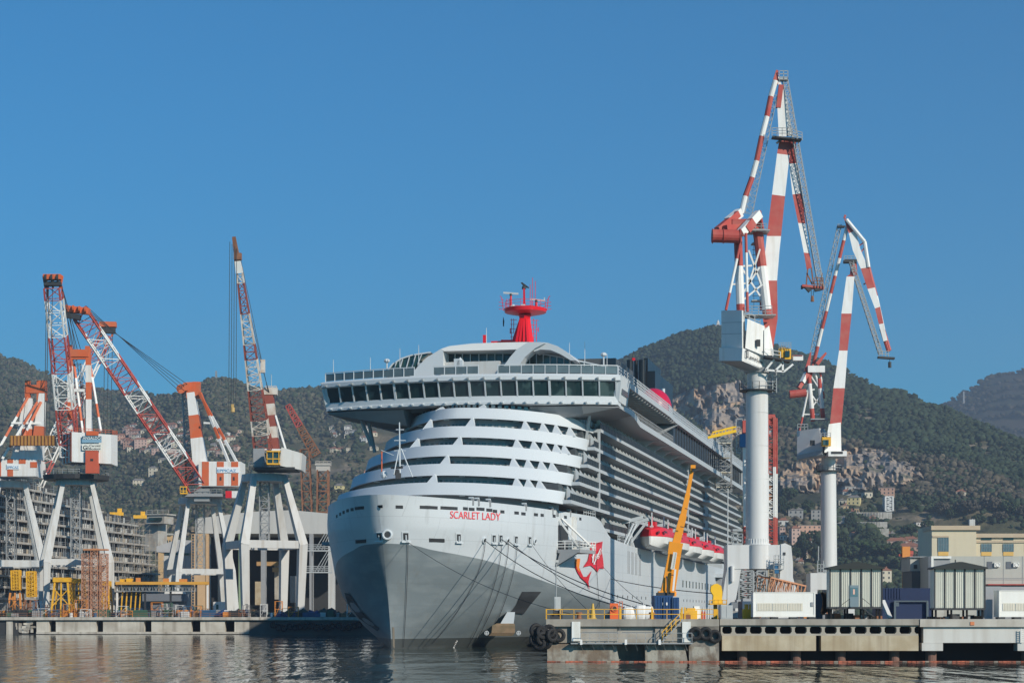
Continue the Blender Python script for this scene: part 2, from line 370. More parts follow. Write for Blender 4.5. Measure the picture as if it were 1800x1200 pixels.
def hill_at(px, py):
    """first point of the slope seen at this place"""
    i = int(round((px-PX[0])/4.0)); i = max(0, min(nx-1, i)); col = scr[i, :ND]
    for j in range(ND-1):
        if col[j, 1] >= py > col[j+1, 1]:
            t = (col[j, 1]-py)/(col[j, 1]-col[j+1, 1]+1e-9); p = verts[i, j]*(1-t)+verts[i, j+1]*t
            return Vector(((px-CX)/F*p[1], p[1], p[2]))
    return Vector(tuple(verts[i, 5]))
# the far ridge at the right edge
FAR_T = [(1500, 800), (1600, 760), (1655, 722), (1700, 690), (1735, 668), (1765, 657), (1800, 655), (1860, 665), (2000, 640), (2250, 650)]
mb = MB(); rings = []
for px in range(1500, 2251, 8):
    r = []; Yr = 4700; zr = H+(HY-interp(px, FAR_T))/F*Yr
    for k in range(30):
        d = k/24; Y = 3300+(Yr-3300)*d; X = (px-CX)/F*Y; z = zr*(d**1.1 if d <= 1 else 2-d)*0.999
        z += noise.fractal(Vector((X/300, Y/300, 8)), 1, 2, 5)*45*max(0, math.sin(math.pi*min(1, d)))+noise.noise(Vector((X/30, Y/30, 1)))*2.5
        r.append((X, Y, max(z, 3)))
    rings.append(r)
mb.loft(rings, closed=False)
M_far = mat('far_hillside', (0.030, 0.022, 0.014), 0.95, var=0.6, scale=0.02, col2=(0.018, 0.022, 0.014), mixf=0.9, detail=8)
mb.build('far_hill', M_far, smooth=180, kind='structure'); FARR = rings

# ---- woods on the hills: one uncountable mass of crowns
phi = (1+5**0.5)/2
ICO = np.array([(-1, phi, 0), (1, phi, 0), (-1, -phi, 0), (1, -phi, 0), (0, -1, phi), (0, 1, phi), (0, -1, -phi), (0, 1, -phi), (phi, 0, -1), (phi, 0, 1), (-phi, 0, -1), (-phi, 0, 1)])/math.sqrt(1+phi*phi)
ICF = np.array([(0, 11, 5), (0, 5, 1), (0, 1, 7), (0, 7, 10), (0, 10, 11), (1, 5, 9), (5, 11, 4), (11, 10, 2), (10, 7, 6), (7, 1, 8), (3, 9, 4), (3, 4, 2), (3, 2, 6), (3, 6, 8), (3, 8, 9), (4, 9, 5), (2, 4, 11), (6, 2, 10), (8, 6, 7), (9, 8, 1)])
rng = np.random.default_rng(5)
def crowns(pts, rad, cols, name, matl, tall=0.9, seed=1):
    n = len(pts); rs = np.random.default_rng(seed)
    jit = rs.uniform(0.55, 1.35, (n, 12, 1)); sc = np.array([1, 1, tall])
    V = pts[:, None, :]+ICO[None]*jit*rad[:, None, None]*sc+np.array([0, 0, 0.45])*rad[:, None, None]
    Fc = (ICF[None]+(np.arange(n)*12)[:, None, None]).reshape(-1, 3)
    me = bpy.data.meshes.new(name); me.vertices.add(n*12); me.vertices.foreach_set('co', V.reshape(-1).astype(np.float32))
    me.loops.add(len(Fc)*3); me.loops.foreach_set('vertex_index', Fc.reshape(-1).astype(np.int32))
    me.polygons.add(len(Fc)); me.polygons.foreach_set('loop_start', np.arange(0, len(Fc)*3, 3, dtype=np.int32))
    c = np.repeat(np.concatenate([cols, np.ones((n, 1))], 1)[:, None, :], 12, 1)*np.concatenate([rs.uniform(0.75, 1.25, (n, 12, 1)).repeat(3, 2), np.ones((n, 12, 1))], 2)
    a = me.color_attributes.new('tint', 'FLOAT_COLOR', 'POINT'); a.data.foreach_set('color', c.reshape(-1).astype(np.float32))
    me.materials.append(matl); me.update(calc_edges=True); me.validate()
    o = bpy.data.objects.new(name, me); COL.objects.link(o); return o
def tint_mat(name):
    m = bpy.data.materials.new(name); m.use_nodes = True; b = m.node_tree.nodes['Principled BSDF']; b.inputs['Roughness'].default_value = 0.9; b.inputs['Specular IOR Level'].default_value = 0.15
    a = m.node_tree.nodes.new('ShaderNodeAttribute'); a.attribute_name = 'tint'; m.node_tree.links.new(a.outputs['Color'], b.inputs['Base Color']); return m
M_leaf = tint_mat('foliage')
P_, R_, C_ = [], [], []
tries = 0
while len(P_) < 80000 and tries < 700000:
    tries += 1
    px = rng.uniform(-40, 1840)
    if 640 < px < 1080: continue
    d = rng.uniform(0.015, 1.0)**0.85; i = int((px-PX[0])/4); j = min(ND-2, int(d*(ND-1)))
    p = verts[i, j]; sx, sy = scr[i, j]
    if rock[i, j] > 0.9 and rng.random() > 0.004: continue
    if rock[i, j] == 0.5 and rng.random() > 0.18: continue
    dens = noise.fractal(Vector((p[0]/160, p[1]/160, 2)), 1, 2, 4)
    if px > 1330: keep = (0.52+dens*1.3 if d < 0.62 else .74+dens*.8) if d < 0.92 else 0.9
    elif px > 1000: keep = 0.95
    else: keep = 0.66+dens*0.9
    if sy > 850 and px > 1330: keep = min(keep, 0.6)
    if rng.random() > keep: continue
    r = rng.uniform(1.5, 3.9)*(0.75+0.25*p[1]/2500)*(1.35 if rng.random() < 0.06 else 1)
    P_.append((p[0]+rng.uniform(-5, 5), p[1]+rng.uniform(-5, 5), p[2])); R_.append(r)
    R_[-1] *= 1+.55*noise.noise(Vector((p[0]/110, p[1]/110, 21)))
    wet = noise.noise(Vector((p[0]/230, p[1]/230, 7)))
    g = rng.random()
    if px > 1000 and d > 0.35: base = (0.034, 0.048, 0.026)
    elif wet > 0.05 or g < 0.3: base = (0.042, 0.056, 0.028)
    elif g < 0.62: base = (0.075, 0.078, 0.042)
    else: base = (0.125, 0.105, 0.075)
    if px < 620 and g > 0.5 and d > 0.3: base = (0.085, 0.080, 0.050)
    if px > 1330 and d < .6 and noise.noise(Vector((p[0]/190, p[1]/190, 11))) > .02: base = (0.075, 0.064, 0.045) if g < .55 else ((0.10, .086, .060) if g < .75 else base)
    k = rng.uniform(0.7, 1.45); C_.append([x*k for x in base])
wood = crowns(np.array(P_), np.array(R_), np.array(C_), 'hillside_woods', M_leaf)
tag(wood, 'dense dark green and brown woods covering the hillsides behind the harbour', 'woods', kind='stuff')

fp, fr_, fc = [], [], []
while len(fp) < 9000:
    a_ = int(rng.integers(15, len(FARR)-20)); b_ = int(rng.integers(3, 25)); q = FARR[a_][b_]
    if noise.noise(Vector((q[0]/260, q[1]/260, 3))) < rng.uniform(-.9, .35): continue
    fp.append((q[0]+rng.uniform(-9, 9), q[1]+rng.uniform(-25, 25), q[2]+rng.uniform(-2, 2))); fr_.append(rng.uniform(4, 9)); k = rng.uniform(.6, 1.3); fc.append([k*v for v in ((.030, .030, .018) if rng.random() < .5 else (.050, .040, .028))])
fw = crowns(np.array(fp), np.array(fr_), np.array(fc), 'far_woods', M_leaf, .7, 4)
tag(fw, 'sparse dark woods on the distant ridge at the right edge', 'woods', kind='stuff')
# ================================================================= THE CRUISE SHIP (local frame: x = port, y = aft from the stem, z = up)
TH = math.radians(12.3); ST, CT = math.sin(TH), math.cos(TH); OX, OY = -16.05, 265.0
ship = thing('cruise_ship', (OX, OY, 0), 'huge pale grey cruise ship with a red mast, moored bow towards the viewer', 'cruise ship', rz=-TH, local=True)
def sh_st(px, py, t):
    k = (px-CX)/F; s = (k*(OY-ST*t)-OX-CT*t)/(ST-k*CT); Y = OY+CT*s-ST*t; return s, H+(HY-py)/F*Y
def sh_ss(px, py, s):
    k = (px-CX)/F; t = (k*(OY+CT*s)-OX-ST*s)/(CT+k*ST); Y = OY+CT*s-ST*t; return t, H+(HY-py)/F*Y
def sh_pr(s, t, z):
    X = OX+ST*s+CT*t; Y = OY+CT*s-ST*t; return CX+F*X/Y, HY-F*(z-H)/Y
def sh_world(p): return Vector((OX+ST*p[1]+CT*p[0], OY+CT*p[1]-ST*p[0], p[2]))
SL = [(0, 95), (0.9, 90), (2.9, 80), (5, 70), (7.4, 62), (10.3, 60), (14, 60), (20, 60)]
SP = [(0, 1.2), (0.9, 1.12), (2.9, 0.95), (5, 0.85), (7.4, 0.81), (10.3, 0.74), (14, 0.76), (17, 0.79), (20, 0.87)]
HB = 19.5
def stem(z): return -6.7*(max(0, min(1.1, z/20)))**1.3
def hb(s, z):
    zz = max(0, z); L = sinterp(zz, SL); p = sinterp(zz, SP); u = max(0, min(1, (s-stem(z))/L))
    b = HB*(1-(1-u)**2.1)**p; d = s-stem(z)
    if zz > 7 and d > 0:      # the rounded nose above the knuckle
        r = min(1, (zz-7)/9)**1.5*2.6; b = math.sqrt(b*b+2*r*d*math.exp(-d/14))
    return min(HB, b)
def hull_at(px, py, side=1):
    f0 = None; s = -7.0; ps = s
    while s < 290:
        t, z = sh_ss(px, py, s); g = side*t-hb(s, z)
        if s < stem(z)-0.01: g = 1
        if g <= 0:
            a, b = ps, s
            for _ in range(18):
                m = (a+b)/2; t, z = sh_ss(px, py, m)
                if side*t-hb(m, z) <= 0 and m >= stem(z): b = m
                else: a = m
            return b, side*hb(b, z), z
        ps = s; s += 0.5
    return s, t, z
def hullp(s, z, side=1, off=0.0):
    e = 0.3; t = hb(s, z); a = Vector(((hb(s+e, z)-hb(s-e, z))/(2*e), 1, 0)); u = Vector(((hb(s, z+e)-hb(s, z-e))/(2*e), 0, 1))
    n = Vector((1, -a.x, -u.x)).normalized()
    p = Vector((t, s, z))+n*off
    if side < 0: p.x *= -1; n.x *= -1; a.x *= -1; u.x *= -1
    return p, n, a.normalized(), u.normalized()
def ztop(s): return interp(s, [(-10, 20.2), (0, 20.0), (30, 19.6), (49, 19.6), (60, 16.9), (84, 16.3), (140, 16.0), (300, 15.6)])
# --- hull
zs = [-1.5, 0, .5, .9, 1.4, 2, 2.9, 4, 5, 6, 7.4, 8.6, 10.3, 11.5, 12.7, 14, 15, 15.6, 16, 16.3, 16.9, 17.5, 18.2, 19, 19.6, 20.0, 20.2]
us = [0.0, .03, .08, .16, .3, .45, .6, .8, 1, 1.6, 2.4, 3.4, 4.6, 6, 7.6, 9.4, 11.5, 14, 17, 20, 23.5, 27, 31, 35, 39, 43, 47, 51, 53.5, 56, 58.5, 61, 63.5, 66, 70, 75, 80, 86, 92, 98, 106, 120, 140, 170, 200, 240, 250, 264]
mb = MB()
for sd_ in (1, -1):
    base = len(mb.v)
    for z in zs:
        for u in us:
            k = min(1, u/60); s = u+stem(max(z, 0))*(1-k*k*(3-2*k)); zz = min(z, ztop(s)); mb.v.append((sd_*hb(s, zz) if u > 0 else 0, s, zz))
    n = len(us)
    for a in range(len(zs)-1):
        for b in range(n-1):
            q = (base+a*n+b, base+a*n+b+1, base+(a+1)*n+b+1, base+(a+1)*n+b)
            if abs(mb.v[q[0]][2]-mb.v[q[3]][2]) < 1e-6 and abs(mb.v[q[1]][2]-mb.v[q[2]][2]) < 1e-6: continue
            mb.f.append(q if sd_ > 0 else q[::-1]); mb.m.append(0)
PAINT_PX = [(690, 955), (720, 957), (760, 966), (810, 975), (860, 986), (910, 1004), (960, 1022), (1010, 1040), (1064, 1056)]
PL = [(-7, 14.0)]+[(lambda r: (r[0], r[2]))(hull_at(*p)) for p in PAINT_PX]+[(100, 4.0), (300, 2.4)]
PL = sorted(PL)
def hull_mat():
    m = bpy.data.materials.new('hull_paint'); m.use_nodes = True; n = m.node_tree; N = n.nodes; L = n.links; b = N['Principled BSDF']
    b.inputs['Roughness'].default_value = 0.42; b.inputs['Specular IOR Level'].default_value = 0.4
    tc = N.new('ShaderNodeTexCoord'); sp = N.new('ShaderNodeSeparateXYZ'); L.new(tc.outputs['Object'], sp.inputs[0])
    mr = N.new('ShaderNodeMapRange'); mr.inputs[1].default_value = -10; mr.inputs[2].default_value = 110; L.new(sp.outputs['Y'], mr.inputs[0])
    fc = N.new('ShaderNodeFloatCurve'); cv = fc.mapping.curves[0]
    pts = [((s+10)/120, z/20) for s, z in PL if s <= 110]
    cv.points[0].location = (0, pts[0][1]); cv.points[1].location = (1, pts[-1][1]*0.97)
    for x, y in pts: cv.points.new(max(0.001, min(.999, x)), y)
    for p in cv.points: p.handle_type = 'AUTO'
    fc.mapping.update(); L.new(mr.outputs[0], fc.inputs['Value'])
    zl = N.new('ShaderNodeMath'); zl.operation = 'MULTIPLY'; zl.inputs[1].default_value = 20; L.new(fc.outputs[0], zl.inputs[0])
    def less(a, v):
        x = N.new('ShaderNodeMath'); x.operation = 'LESS_THAN'; L.new(a, x.inputs[0])
        if isinstance(v, float): x.inputs[1].default_value = v
        else: L.new(v, x.inputs[1])
        return x.outputs[0]
    def mixc(f, a, c):
        x = N.new('ShaderNodeMix'); x.data_type = 'RGBA'; L.new(f, x.inputs[0])
        for k, v in ((6, a), (7, c)):
            if isinstance(v, tuple): x.inputs[k].default_value = v+(1,)
            else: L.new(v, x.inputs[k])
        return x.outputs[2]
    g = N.new('ShaderNodeNewGeometry')
    def noi(mul, lo, hi, top):
        mp = N.new('ShaderNodeVectorMath'); mp.operation = 'MULTIPLY'; mp.inputs[1].default_value = mul; L.new(tc.outputs['Object'], mp.inputs[0])
        t = N.new('ShaderNodeTexNoise'); t.inputs['Scale'].default_value = 1; t.inputs['Detail'].default_value = 7; L.new(mp.outputs[0], t.inputs['Vector'])
        r = N.new('ShaderNodeMapRange'); r.inputs[1].default_value = lo; r.inputs[2].default_value = hi; r.inputs[4].default_value = top; L.new(t.outputs[0], r.inputs[0]); return r.outputs[0]
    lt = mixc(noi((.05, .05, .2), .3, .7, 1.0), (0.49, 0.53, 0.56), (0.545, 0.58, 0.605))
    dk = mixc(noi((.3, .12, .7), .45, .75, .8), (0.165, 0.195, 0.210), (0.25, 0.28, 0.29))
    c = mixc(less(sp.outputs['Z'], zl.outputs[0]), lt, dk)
    bk = N.new('ShaderNodeTexBrick'); bk.inputs['Scale'].default_value = 1.0; bk.inputs['Mortar Size'].default_value = 0.035; bk.inputs['Brick Width'].default_value = 9.0; bk.inputs['Row Height'].default_value = 2.9
    cb = N.new('ShaderNodeCombineXYZ'); L.new(sp.outputs['Y'], cb.inputs[0]); L.new(sp.outputs['Z'], cb.inputs[1]); L.new(cb.outputs[0], bk.inputs['Vector'])
    sm = N.new('ShaderNodeMath'); sm.operation = 'MULTIPLY'; sm.inputs[1].default_value = 0.22; L.new(bk.outputs['Fac'], sm.inputs[0])
    c = mixc(sm.outputs[0], c, (0.12, 0.13, 0.14))
    c = mixc(less(sp.outputs['Z'], 1.35), c, (0.060, 0.068, 0.068))
    c = mixc(noi((.9, .9, .05), .58, .8, .35), c, (0.16, 0.15, 0.13))
    L.new(c, b.inputs['Base Color'])
    bp = N.new('ShaderNodeBump'); bp.inputs['Strength'].default_value = 0.35; bp.inputs['Distance'].default_value = 0.12
    L.new(noi((.10, .16, .16), 0, 1, 1.0), bp.inputs['Height']); L.new(bp.outputs[0], b.inputs['Normal'])
    return m
M_hull = hull_mat()
o = mb.build('hull', M_hull, ship, smooth=35)
mb = MB(); mb.hexa([(-19.3, 30, 15), (19.3, 30, 15), (19.3, 262, 15), (-19.3, 262, 15), (-19.3, 30, 15.5), (19.3, 30, 15.5), (19.3, 262, 15.5), (-19.3, 262, 15.5)])
pl = [(hb(s, 19.3)-.3, s, 18.6) for s in (-5, -2, 2, 8, 16, 24, 32, 40, 50)]
mb.prism(pl+[(-x, y, z) for x, y, z in pl[::-1]], (0, 0, .3)); mb.build('main_deck', M_grey, ship)
mb = MB(); mb.face([(-19.5, 264, -1.5), (19.5, 264, -1.5), (19.5, 264, 15.6), (-19.5, 264, 15.6)]); mb.build('transom', M_white_clean, ship)
# --- decals that lie on the hull plating
def hull_quad(mb, px, py, w, h, side=1, off=0.05, mi=0, dz=0, th=0.1):
    s, t, z = hull_at(px, py, side); p, n, a, u = hullp(s, z+dz, side, off)
    e = Vector((CT, ST, 0)); ae = a.dot(e)
    if abs(ae) > .15: u = (u-a*(u.dot(e)/ae)).normalized()
    P = [p-a*w/2-u*h/2, p+a*w/2-u*h/2, p+a*w/2+u*h/2, p-a*w/2+u*h/2]; mb.hexa([q-n*th for q in P]+P, mi); return p, n, a, u
def hull_poly(mb, pts, side=1, off=0.14, mi=0, sub=4.0):
    """outline in the photo's columns and rows, laid on the plating"""
    from mathutils.geometry import tessellate_polygon
    P = []
    for a, b in zip(pts, pts[1:]+pts[:1]):
        n = max(1, int(math.hypot(b[0]-a[0], b[1]-a[1])/sub))
        for k in range(n): P.append((a[0]+(b[0]-a[0])*k/n, a[1]+(b[1]-a[1])*k/n))
    tri = tessellate_polygon([[Vector((x, y, 0)) for x, y in P]]); i = len(mb.v)
    for x, y in P:
        s, t, z = hull_at(x, y, side); mb.v.append(tuple(hullp(s, z, side, off)[0]))
    for t in tri: mb.f.append(tuple(i+k for k in t)); mb.m.append(mi)
# ship's name, wrapped on the flare
for (x0, y0, x1, y1, side) in ((791, 910, 879, 914, 1),):
    a = hull_at(x0, y0); b = hull_at(x1, y1)
    tm = text_mb('SCARLET LADY', (0, 0, 0), (1, 0, 0), (0, 0, 1), 1.0, 0.0, 0.0)
    xs = [v[0] for v in tm.v]; w = max(xs); zz = max(v[2] for v in tm.v); mbn = MB(); mbn.f = tm.f; mbn.m = tm.m
    for v in tm.v:
        f = v[0]/w; s, t, z = hull_at(x0+(x1-x0)*f, y0+(y1-y0)*f-v[2]/zz*12.5)
        mbn.v.append(tuple(hullp(s, z, side, 0.08)[0]))
    mbn.build('name_lettering', mat('name_red', (0.78, 0.07, 0.08), 0.4), ship)
M_emb = mat('emblem_red', (0.62, 0.015, 0.03), 0.4); M_flame = mat('emblem_flame', (0.80, 0.22, 0.02), 0.4)
mb = MB()
hull_poly(mb, [(1037, 953), (1046, 954), (1058, 951), (1056, 965), (1059, 985), (1060, 999), (1052, 998), (1049, 1005), (1043, 998), (1037, 993), (1024, 996), (1032, 984), (1035, 970)], mi=0)
hull_poly(mb, [(1018, 1000), (1012, 985), (1010, 996), (1014, 1006), (1019, 1014), (1025, 1019), (1030, 1024), (1035, 1036), (1033, 1022), (1035, 1013), (1039, 1002), (1030, 1013), (1024, 1013)], mi=0)
hull_poly(mb, [(1011, 981), (1018, 981), (1017, 990), (1016, 997), (1018, 1006), (1013, 1000), (1010, 990)], mi=1, off=0.18)
mb.build('emblem', [M_emb, M_flame], ship)
tm = text_mb('Virgin', (0, 0, 0), (1, 0, 0), (0, 0, 1), 1.0, 0.0, 0.0); mb = MB(); mb.f = tm.f; mb.m = tm.m
for v in tm.v:
    x, y = 1038+v[0]*8.2, 987-v[0]*6.6-v[2]*15+v[0]*0; s, t, z = hull_at(x, y); mb.v.append(tuple(hullp(s, z, 1, 0.2)[0]))
hull_poly(mb, [(1041, 990), (1053, 963), (1054, 964), (1042, 992)], off=.2); hull_poly(mb, [(1041, 956), (1043, 956), (1041, 988), (1039, 988)], off=.2)
mb.build('emblem_lettering', mat('emblem_white', (0.8, 0.8, 0.8), 0.5), ship)
# window slots, ventilators, portholes
slots = [(702, 890.5, 1.0), (745, 891, 1.3), (752, 891, 1), (760, 891.5, 1.8), (779, 892, 1), (788, 892.5, 1), (798, 893, 1.4), (818, 893.5, 1), (829, 894.5, 1.2), (841, 894, .9), (848, 894.5, .9), (860, 896, 1.4), (870, 898, 1), (883, 899, 1), (908, 901, 1.2), (920, 902.5, 1.2), (942, 904, 1.2), (953, 905, 1), (974, 906.5, 1), (994, 908.5, 1), (1012, 911, 1), (1020, 911.5, 1)]
for x, y, w in slots:
    mb = MB(); hull_quad(mb, x, y, w, 0.42, off=0.03); mb.build('window_slot', M_dark, ship)
for x, y, w in ((668, 890, 1.3), (635, 892, 1.2), (627, 893, 1), (619, 895, .9), (611, 897, .9), (604, 900, .9), (598, 903, .9), (592, 907, .9)):
    mb = MB(); hull_quad(mb, x, y, w, 0.42, side=-1, off=0.03); mb.build('window_slot', M_dark, ship)
for x, y, side in ((667, 942, -1), (713, 942, 1), (806, 944, 1), (868, 946, 1), (880, 946, 1), (907, 948, 1), (931, 949, 1)):
    mb = MB(); p, n, a, u = hull_quad(mb, x, y, 1.05, 1.25, side, off=0.06, mi=0)
    hull_quad(mb, x, y, .72, .95, side, off=0.09, mi=1)
    q = p-u*.72; mb.bar(q-a*.65+n*.12, q+a*.65+n*.12, .2, .2, mi=0); mb.tube(p-u*.5+n*.05, p+u*.2+n*.05, .12, n=6, mi=0)
    mb.build('fairlead', [M_white_clean, M_dark], ship)
for x, y in ((851, 949), (892, 950), (940, 951)):
    s, t, z = hull_at(x, y); p, n, a, u = hullp(s, z, 1, 0.08); mb = MB(); mb.torus(p, .36, .12, n); mb.tube(p-n*.2, p+n*.02, .33, n=12, mi=1)
    mb.build('mooring_port', [M_white_clean, M_dark], ship)
s, t, z = hull_at(690, 940); p, n, a, u = hullp(max(s, -3.4), z, 1, 0.0); mb = MB(); c = Vector((.75, stem(15.0)-.05, 15.0)); n = Vector((.25, -1, 0)).normalized()
mb.tube(c+n*-.6, c+n*.15, .72, .68, n=20, mi=0); mb.torus(c+n*.15, .55, .16, n, n=20); mb.tube(c+n*.1, c+n*.18, .42, n=16, mi=1)
mb.build('bow_fairlead', [M_white_clean, M_dark], ship)
for x, y in ((768, 949), (634, 951)):
    mb = MB(); hull_quad(mb, x, y, 2.6, 0.5, 1 if x > 690 else -1); mb.build('hull_vent', M_dark, ship)
for k in range(4):
    mb = MB(); s0 = 78+k*4.2; z0 = 13.5
    for q in range(2): p, n, a, u = hullp(s0+q*1.4, z0-k*.05, 1, .05); mb.hexa([v+w for w in (Vector((-.1, 0, 0)), Vector()) for v in (p-a*.25-u*1.9, p+a*.25-u*1.9, p+a*.25+u*1.9, p-a*.25+u*1.9)])
    mb.build('hull_vent', M_grey, ship)
for k in range(34):
    s0 = 62+k*5.2+(k//8)*3; mb = MB(); p, n, a, u = hullp(s0, 7.6, 1, .04); mb.tube(p-n*.1, p, .30, n=10); mb.build('porthole', M_dark, ship)
for k in range(14):
    mb = MB(); p, n, a, u = hullp(150+k*5.5, 11.0, 1, .04); mb.hexa([v+w for w in (Vector((-.1, 0, 0)), Vector()) for v in (p-a*.6-u*.7, p+a*.6-u*.7, p+a*.6+u*.7, p-a*.6+u*.7)]); mb.build('hull_window', M_glass, ship)
# anchor in its pocket, port and starboard
for side in (1, -1):
    if side > 0:
        mb = MB(); hull_poly(mb, [(917, 1039), (951, 1039), (942, 1050), (930, 1064), (920, 1078), (896, 1076), (908, 1060)], off=.07); mb.build('anchor_pocket', M_dark, ship)
        s, t, z = hull_at(874, 1086); p, n, a, u = hullp(s, z, 1, 2.1); mb = MB(); u = Vector((0, 0, 1)); a = Vector((CT, ST, 0)); n = Vector((ST, -CT, 0))
        mb.hexa([p+a*x+u*y+n*w for w in (-2.4, .1) for x, y in ((-.8, .7), (1.1, .7), (1.3, 2.4), (.2, 2.4))], 0); mb.loft([[p+u*.8+a*x+n*y for x, y in ((-1.3, -1.2), (1.2, -1.2), (1.2, .3), (-1.3, .3))], [p+u*.5+a*x+n*y for x, y in ((-1.9, -1.2), (1.3, -1.2), (1.3, .5), (-1.9, .5))], [p-u*.5+a*x+n*y for x, y in ((-2.0, -.8), (1.3, -.8), (1.3, .6), (-2.0, .6))], [p-u*.95+a*x+n*y for x, y in ((-2.4, -.4), (.9, -.4), (.9, .4), (-2.4, .4))]], mi=1)
        for q in (-2.7, 1.8): c = p-u*.55+a*q; mb.torus(c+n*.2, .28, .05, n, mi=0); mb.bar(c-a*.3+n*.2, c+a*.3+n*.2, .09, mi=0); mb.bar(c-u*.3+n*.2, c+u*.3+n*.2, .09, mi=0)
        mb.build('anchor', [M_white_clean, mat('anchor_brown', (0.22, 0.15, 0.09), 0.8, col2=(0.10, 0.09, 0.05), scale=1.5)], ship)
    else:
        mb = MB(); hull_poly(mb, [(606, 1041), (614, 1042), (640, 1078), (668, 1104), (664, 1108), (632, 1086), (612, 1060)], side=-1, off=.07); mb.build('anchor_pocket', M_dark, ship)
mb = MB(); hull_quad(mb, 691.5, 1120, .42, 2.9, off=.05); mb.build('draught_plate', mat('draught_plate', (0.16, 0.14, 0.11), 0.8), ship)
for k in range(7):
    mb = MB(); x, y = 803-k*1.4, 1126+k*2.6; hull_quad(mb, x, y, .28, .16, off=.06); mb.build('draught_mark', mat('mark_white', (.7, .7, .7)), ship)
# shell door with its white gangway platform
mb = MB(); hull_poly(mb, [(981, 922), (998, 924), (998, 968), (981, 966)], off=.08); mb.build('shell_door_opening', M_dark, ship)
s0, t0, z0 = hull_at(990, 966); mb = MB(); pA = hullp(s0-2.4, z0, 1, .1)[0]; pB = hullp(s0+4, z0, 1, .1)[0]; out = Vector((1, -.15, 0))*3.4
mb.hexa([pA-Vector((0, 0, .5)), pA+out-Vector((0, 0, .5)), pB+out-Vector((0, 0, .5)), pB-Vector((0, 0, .5)), pA, pA+out, pB+out, pB], 0)
mb.prism([pA+out*.1-Vector((0, 0, .5)), pA+out*.9-Vector((0, 0, .5)), pA-Vector((.2, 0, 2.4))], (0, 1.2, 0), 2)
railing(mb, [pA, pA+out, pB+out], 1.2, .05, 1.3, 3, 1)
mb.bar(pA+Vector((0, 0, 4.6)), pA+out*.95+Vector((0, 0, .3)), .22, mi=1); mb.bar(pA+Vector((.4, .8, 4.6)), pB+out*.9+Vector((0, 0, .3)), .22, mi=1); mb.bar(pB+Vector((.3, -1, 0)), pB+Vector((.3, -1, 5)), .7, .3, mi=1)
mb.build('gangway_platform', [M_grey, M_white, M_grey], ship)

# --- terraced front: five curved bulwarks
BD = [  # z of lower edge at the ship's side, height, forward point, port end, photo column of the starboard silhouette
    (20.5, 1.85, 19.0, 26.7, 589), (23.55, 1.8, 23.5, 33.4, 612), (26.65, 1.8, 27.5, 40.4, 641), (29.75, 1.8, 31.5, 46.2, 670), (32.95, 1.75, 35.5, 52.0, 705)]
NB = 26
def side_curve(s0, L, T, n=NB, p=.56):
    r = []
    for k in range(n+1):
        u = 1-math.cos(math.pi/2*k/n)*1.0; u = u*0.5+0.5*(k/n)**2
        r.append((T*(1-(1-u)**2)**p, s0+L*u))
    return r
def solve_star(s0, z, px):
    best = None
    for L in range(8, 110, 2):
        m = min(sh_pr(s, -t, z)[0] for t, s in side_curve(s0, L, 18.2, 30))
        if best is None or abs(m-px) < best[0]: best = (abs(m-px), L)
    return best[1]
OUT = []
for (z, h, s0, se, px) in BD:
    L = se-s0; OUT.append((side_curve(s0, L, 18.2), side_curve(s0, max(L, solve_star(s0, z+.8, px)), 18.2, p=.6)))
def sheer(t): return 1.15*max(0, 1-(t/18.2)**2)
def band_path(k, ds=0, inset=0):
    P, S = OUT[k]; full = [(-t, s) for t, s in S[::-1]]+[(t, s) for t, s in P[1:]]
    full = [(-18.8, full[0][1]+40)]+full
    r = []
    for i, (t, s) in enumerate(full):
        a = full[max(0, i-1)]; b = full[min(len(full)-1, i+1)]; d = Vector((b[0]-a[0], b[1]-a[1])).normalized(); nrm = Vector((-d.y, d.x))
        if nrm.y < 0 and abs(t) < 16: nrm = -nrm
        r.append((t+nrm.x*inset, s+nrm.y*inset+ds))
    return r
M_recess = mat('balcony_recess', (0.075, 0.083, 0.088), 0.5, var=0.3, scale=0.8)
M_deckglass = mat('deck_windows', (0.085, 0.105, 0.11), 0.15, spec=0.8, var=0.5, scale=0.7)
